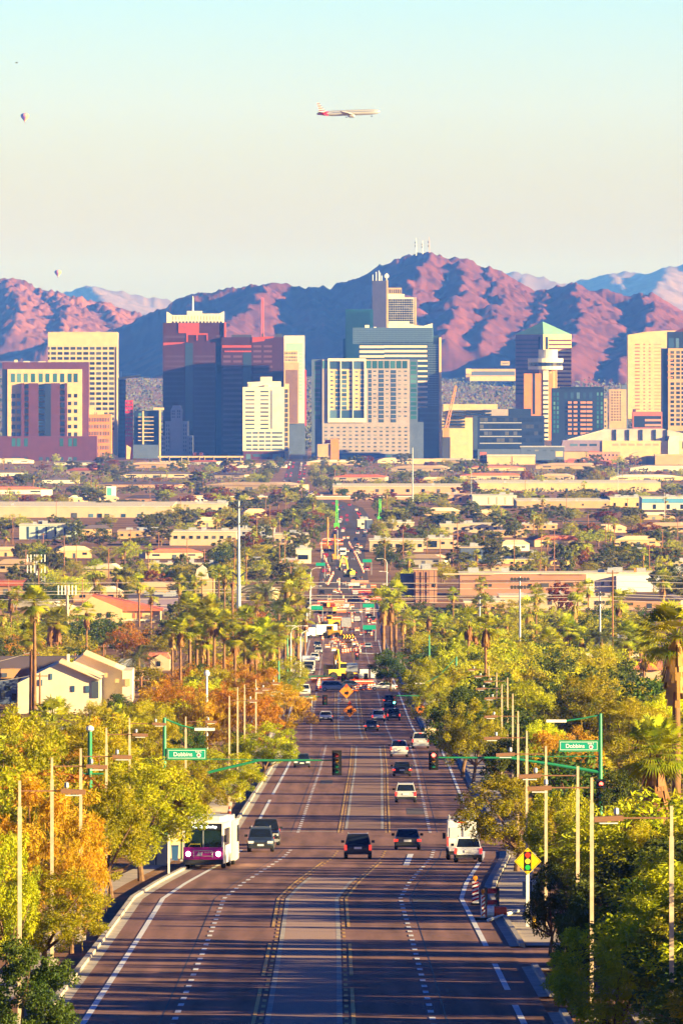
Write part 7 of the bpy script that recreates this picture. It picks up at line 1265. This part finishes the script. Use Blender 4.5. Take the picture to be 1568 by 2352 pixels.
for u, vt, vb, lb in ((773,1148,1212,'left of two bright green wrapped lattice masts by the far road'),(872,1146,1196,'right of two bright green wrapped lattice masts by the far road')):
    p = G(u, vb); h = (vb-vt)/S(p.y); o = thing('drill_mast', lb, 'mast', p, 0, 'green masts by the far road'); GM = mat('neon_green', (.10,.62,.05), .6); mb = MB()
    for sx in (-.9,.9): mb.tube([(sx*.6,0,0),(sx*.4,0,h)], .16, 4)
    mb.build('mast_leg', GM, o); [MB().rbox((0,0,h*(.08+.1*j)), (1.3,.12,.14), 0, .7 if j%2 else -.7).build('lattice_brace', GM, o) for j in range(9)]; MB().box(-.4,.4,-.25,.25,h*.6,h*.78).build('wrap', GM, o); MB().box(-1.3,1.3,-1,1,0,2.2).build('base_unit', GM, o)
for u, vb, h, s_ in ((668,1545,9,1),(690,1560,9,1),(640,1545,9,1),(704,1475,9,1),(712,1420,9,1),(714,1370,9,1),(888,1345,9,-1),(905,1415,9,-1),(895,1380,9,-1),(738,1290,9,1)):
    p = G(u, vb); o = thing('street_lamp', None, 'street lamp', p, 0, 'white curved arm street lamps by the roadworks'); MB().tube([(0,0,0),(0,0,h-1.5),(s_*.3,0,h-.5),(s_*1.3,0,h),(s_*2.6,0,h+.05)], [.12,.1,.08,.06,.05], 6).build('pole', METW, o); MB().rbox((s_*2.9,0,h+.03), (.8,.3,.14)).build('luminaire', METW, o); AUTO.append((o, 'white curved arm street lamp'))
for u, v, w_, h_, lb in ((590,1405,0,0,''),): pass
for u, v, lb in ((728,1396,'green street name sign left of the roadworks beneath wires'),(846,1391,'green street name sign right of the roadworks beneath wires'),(848,1441,'long green sign by the right palms'),(843,1288,'teal green sign near the far right traffic'),(736,1296,'teal green sign near the far left traffic')):
    d = dv(v+32); o = thing('street_name_sign', lb, 'street sign', ((u-U0)*d/F, d, gz(d)), 0, 'distant green signs'); z_ = (V0-v)*d/F-gz(d); MB().box(-1.6,1.6,-.05,.05,z_-.55,z_+.55).build('sign_face', SIGNG, o); MB().tube([(1.5,.08,0),(1.5,.08,z_+.5)], .08, 6).build('post', METG, o)
for u, v, w_, h_, lb in ((108,1132,7,4,'blank white billboard before the long cream warehouse'),(256,1130,6,7,'white and teal billboard among the left trees')):
    p = G(u, v+22); o = thing('billboard', lb, 'billboard', p); z_ = 22/S(p.y); MB().box(-w_/2,w_/2,-.15,.15,z_-h_/2,z_+h_/2).build('panel', WHB, o); MB().tube([(0,.2,0),(0,.2,z_)], .25, 6).build('post', METG, o)
    if h_ > 5: MB().box(-w_/2+.4,.2,-.18,-.15,z_-2.5,z_+2.5).build('picture', mat('teal_print', (.10,.42,.38), .5), o)
p = G(995,1640); o = thing('road_sign', 'white square sign on a post at the right kerb under the mesquite', 'road sign', p); MB().box(-.9,.9,-.03,.03,1.6,3.6).build('sign_plate', WHB, o); MB().box(-.06,.06,.03,.1,0,3.6).build('post', METG, o)
p = G(962,1660); o = thing('mail_boxes', 'row of tan utility boxes at the right kerb', 'cabinet', G(990,1695)); MB().box(-.8,.8,-.4,.4,0,1.3).build('body', MATS['cabinet_tan'], o); MB().box(-.85,.85,-.45,.45,1.3,1.38).build('lid', METG, o)
# mountain top masts
for u, vt, vb, lb in ((955,547,580,'thin mast on the summit, left of three'),(970,553,578,'short pale mast on the summit, middle of three'),(985,545,582,'pinkish mast on the summit, right of three')):
    d = 19590; k = d/F; z0 = (V0-vb)*k-6; h = (V0-vt)*k-z0; o = thing('radio_mast', lb, 'radio mast', ((u-U0)*k, d, z0), 0, 'masts on the summit'); MB().tube([(0,0,0),(0,0,h)], [1.1,.5], 5).build('mast', METW if u < 980 else mat('pink_mast', (.7,.35,.3), .6), o)
    for f in (.55,.75): MB().lathe([(.3,-.6),(1.6,-.3),(1.7,.4)], 8, (-1.2,0,h*f), axis='Y').build('dish', METD, o)
# ------------------------------------------------------------------ in the air
d = 7270; k = d/F; SILV = mat('airliner_silver', (.50,.49,.48), .35, metal=.3); FRED = mat('airliner_red', (.55,.02,.04), .4); FBLU = mat('airliner_blue', (.03,.06,.25), .4)
pl = thing('airliner', 'silver airliner with red and blue striped tail flying right', 'airplane', ((800-U0)*k, d, (V0-259)*k)); pl.rotation_euler = (0, R(-2.2), 0)
MB().lathe([(.1,-22.3),(.6,-21.5),(1.3,-17),(1.95,-11),(1.97,13),(1.85,17),(1.4,19.8),(.7,21.4),(.1,22.0)], 20, axis='X').build('fuselage', SILV, pl, smooth=True)
for s in (-1, 1):
    MB().loft([[(2.8,s*1.6,-1.2),(-3.6,s*1.6,-1.2),(-3.6,s*1.6,-.6),(2.8,s*1.6,-.6)],[(-4.6,s*17,.9),(-6.2,s*17,.9),(-6.2,s*17,1.05),(-4.6,s*17,1.05)]]).build('wing', SILV, pl); MB().loft([[(-16.6,s*.8,.7),(-20,s*.8,.7),(-20,s*.8,1.0),(-16.6,s*.8,1.0)],[(-19.6,s*6.2,1.3),(-21.3,s*6.2,1.3),(-21.3,s*6.2,1.4),(-19.6,s*6.2,1.4)]]).build('tailplane', SILV, pl)
    MB().lathe([(.5,-3.0),(1.0,-1.6),(1.15,.6),(1.0,1.7)], 14, (2.4,s*5.6,-2.3), axis='X').build('engine', SILV, pl, smooth=True)
fin = MB().prism([(-15.5,1.5),(-20.2,1.3),(-21.8,7.8),(-20.0,7.8)], -.22,.22,'Y').build('tail_fin', mat('airliner_white', (.75,.75,.78), .4), pl); mb = MB(); m2 = MB()
for i in range(4): z = 2.1+i*1.5; xl, xr = -20.25-(z-1.3)*.25, -15.5-(z-1.5)*.71; mb.box(xl,xl+(xr-xl)*.6,-.26,.26,z,z+.75); m2.box(xl+(xr-xl)*.6,xr-.3,-.26,.26,z,z+.75)
mb.build('tail_stripe', FRED, fin); m2.build('tail_stripe', FBLU, fin); MB().lathe([(.62,-21.5),(1.32,-17),(1.7,-14)], 20, axis='X').build('tail_cone_paint', FRED, pl, smooth=True); MB().box(-11,18.3,-2.0,-1.9,.42,.66).build('window_line', FBLU, pl)
for x in (-1.5,16): MB().lathe([(.1,-.25),(.5,-.2),(.5,.2),(.1,.25)], 10, (x,0,-3.1), axis='Y').tube([(x,0,-1.5),(x,0,-3.1)], .12, 5).build('landing_gear', METD, pl)
BALC = [mat('balloon_blue', (.06,.16,.50), .6), mat('balloon_violet', (.40,.14,.45), .6), mat('balloon_pink', (.75,.25,.30), .6), mat('balloon_orange', (.80,.38,.08), .6), mat('balloon_yellow', (.85,.62,.12), .6)]
def balloon(u, vt, vb, d, label, seed):
    k = d/F; H_ = (vb-vt)*k; R_ = H_*.43; o = thing('hot_air_balloon', label, 'hot air balloon', ((u-U0)*k, d, (V0-vb)*k), 0, 'hot air balloons'); pr = [(.10,.14),(.30,.26),(.62,.42),(.90,.58),(1.0,.72),(.93,.86),(.70,.95),(.35,.99),(.02,1.0)]; n = 20
    mb = MB()
    for i in range(len(pr)-1):
        for j in range(n):
            a, c = 2*pi*j/n, 2*pi*(j+1)/n; (r0,z0),(r1,z1) = pr[i], pr[i+1]; mb.quad((r0*R_*cos(a),r0*R_*sin(a),z0*H_),(r0*R_*cos(c),r0*R_*sin(c),z0*H_),(r1*R_*cos(c),r1*R_*sin(c),z1*H_),(r1*R_*cos(a),r1*R_*sin(a),z1*H_), min(4, max(0, int((1+cos(a))/2*4.2+(.8 if (j//2+i//2+seed)%2 else -.1)))))
    mb.build('envelope', BALC, o, smooth=True); MB().box(-R_*.13,R_*.13,-R_*.13,R_*.13,0,H_*.07).build('basket', LUM, o); mb = MB(); [mb.tube([(sx*R_*.12,sy*R_*.12,H_*.07),(sx*R_*.09,sy*R_*.09,H_*.15)], R_*.012, 4) for sx in (-1,1) for sy in (-1,1)]; mb.build('rope', METD, o)
balloon(57.5,260,282,14000,'bigger multicoloured hot air balloon high at the left',0); balloon(133.5,620,638,17000,'smaller pale pink hot air balloon above the mountain saddle',2)
o = thing('bird', 'tiny dark bird high in the left sky', 'bird', ((39-U0)*1500/F, 1500, (V0-144)*1500/F)); MB().lathe([(.01,-.2),(.06,-.08),(.06,.08),(.02,.2)], 8, axis='X').build('body', METD, o); [MB().loft([[(.08,s*.04,.02),(-.08,s*.04,.02),(-.08,s*.04,.04),(.08,s*.04,.04)],[(-.05,s*.45,.08),(-.09,s*.45,.08),(-.09,s*.45,.09),(-.05,s*.45,.09)]]).build('wing', METD, o) for s in (-1,1)]
# ------------------------------------------------------------------ labels of the many: what each looks like and what it stands beside
def finish_labels():
    bpy.context.view_layer.update(); rows = {}
    def rel(du, dv_):
        if abs(du) < 38: return 'just below' if dv_ > 0 else 'just above'
        if abs(dv_) < 22: return 'right of' if du > 0 else 'left of'
        return ('lower right of' if du > 0 else 'lower left of') if dv_ > 0 else ('upper right of' if du > 0 else 'upper left of')
    for o, base in AUTO:
        u, v = uv(o.location); best = min(LAND, key=lambda l: abs(l[0]-u)+1.5*abs(l[1]-v)); w = base.split()
        rows.setdefault((f"{base} {rel(u-best[0], v-best[1])} {best[2]}", ), []).append((u, v, o))
    ORD = ['first','second','third','fourth','fifth','sixth','seventh','eighth','ninth','tenth','eleventh','twelfth','thirteenth','fourteenth','fifteenth','sixteenth','seventeenth','eighteenth','nineteenth','twentieth']
    for (t,), L in rows.items():
        L.sort(key=lambda q: q[0])
        for i, (u, v, o) in enumerate(L):
            if len(L) == 1: o['label'] = t
            elif len(L) == 2: o['label'] = t+(', left one' if i == 0 else ', right one')
            else: o['label'] = t+(f', {ORD[i]} from left' if i < 20 else f', number {i+1} from left')
            if len(o['label'].split()) > 16: o['label'] = ' '.join(o['label'].split()[:16])
land(1000,1470,'the right palm grove'); land(600,1460,'the left palm grove'); land(1470,1520,'the striped tile house'); land(1377,1450,'the small floodlight mast'); land(84,1320,'the pale phone mast'); land(155,1420,'the brown phone mast'); land(1540,1440,'the drooping palm'); land(1500,1740,'the full fan palm'); land(475,1590,'the white globe lamp'); land(1211,1978,'the traffic light warning sign'); land(1100,2070,'the striped panels'); land(785,1330,'the lime excavator'); land(799,1475,'the arrow board'); land(760,1440,'the yellow loader'); land(230,1250,'the round dark tree'); land(350,1335,'the rust round tree'); land(700,1100,'the far downtown road'); land(460,1235,'the white industrial sheds'); land(947,1100,'the grey monopole'); land(130,1560,'the dark apartment wing') if False else None
land(300,1110,'the parking deck trees') if False else land(465,1070,'the parking deck'); land(1100,1090,'the tan hall'); land(1480,1140,'the blue banded warehouse'); land(1400,1250,'the far right flats pole') if False else land(1270,1260,'the tall brown pole'); land(20,1450,'the left edge palms') if False else land(108,1132,'the blank billboard'); land(1440,1330,'the white flat building end') if False else land(1285,1375,'the rust red tree'); land(250,1100,'the teal billboard'); land(1040,1640,'the dark kerb tree'); land(640,1640,'the golden leaning tree'); land(300,1850,'the bus stop mesquite'); land(110,1900,'the orange hanging tree'); land(1400,2000,'the golden right mesquite'); land(1400,2250,'the shaded driveway mesquite'); land(1330,1620,'the right thicket')
finish_labels()
# ------------------------------------------------------------------ haze
def haze():
    m = bpy.data.materials.new('haze'); m.use_nodes = True; t = m.node_tree; t.nodes.remove(t.nodes['Principled BSDF'])
    pv = t.nodes.new('ShaderNodeVolumePrincipled'); pv.inputs['Color'].default_value = (.07,.22,1.0,1); pv.inputs['Absorption Color'].default_value = (1,1,1,1); pv.inputs['Density'].default_value = 3.3e-5; pv.inputs['Anisotropy'].default_value = 0.0
    t.links.new(pv.outputs[0], t.nodes['Material Output'].inputs['Volume'])
    o = MB().box(-14500, 14500, -400, 61000, -125, 430).build('haze', m); o['kind'] = 'stuff'; return o
haze()
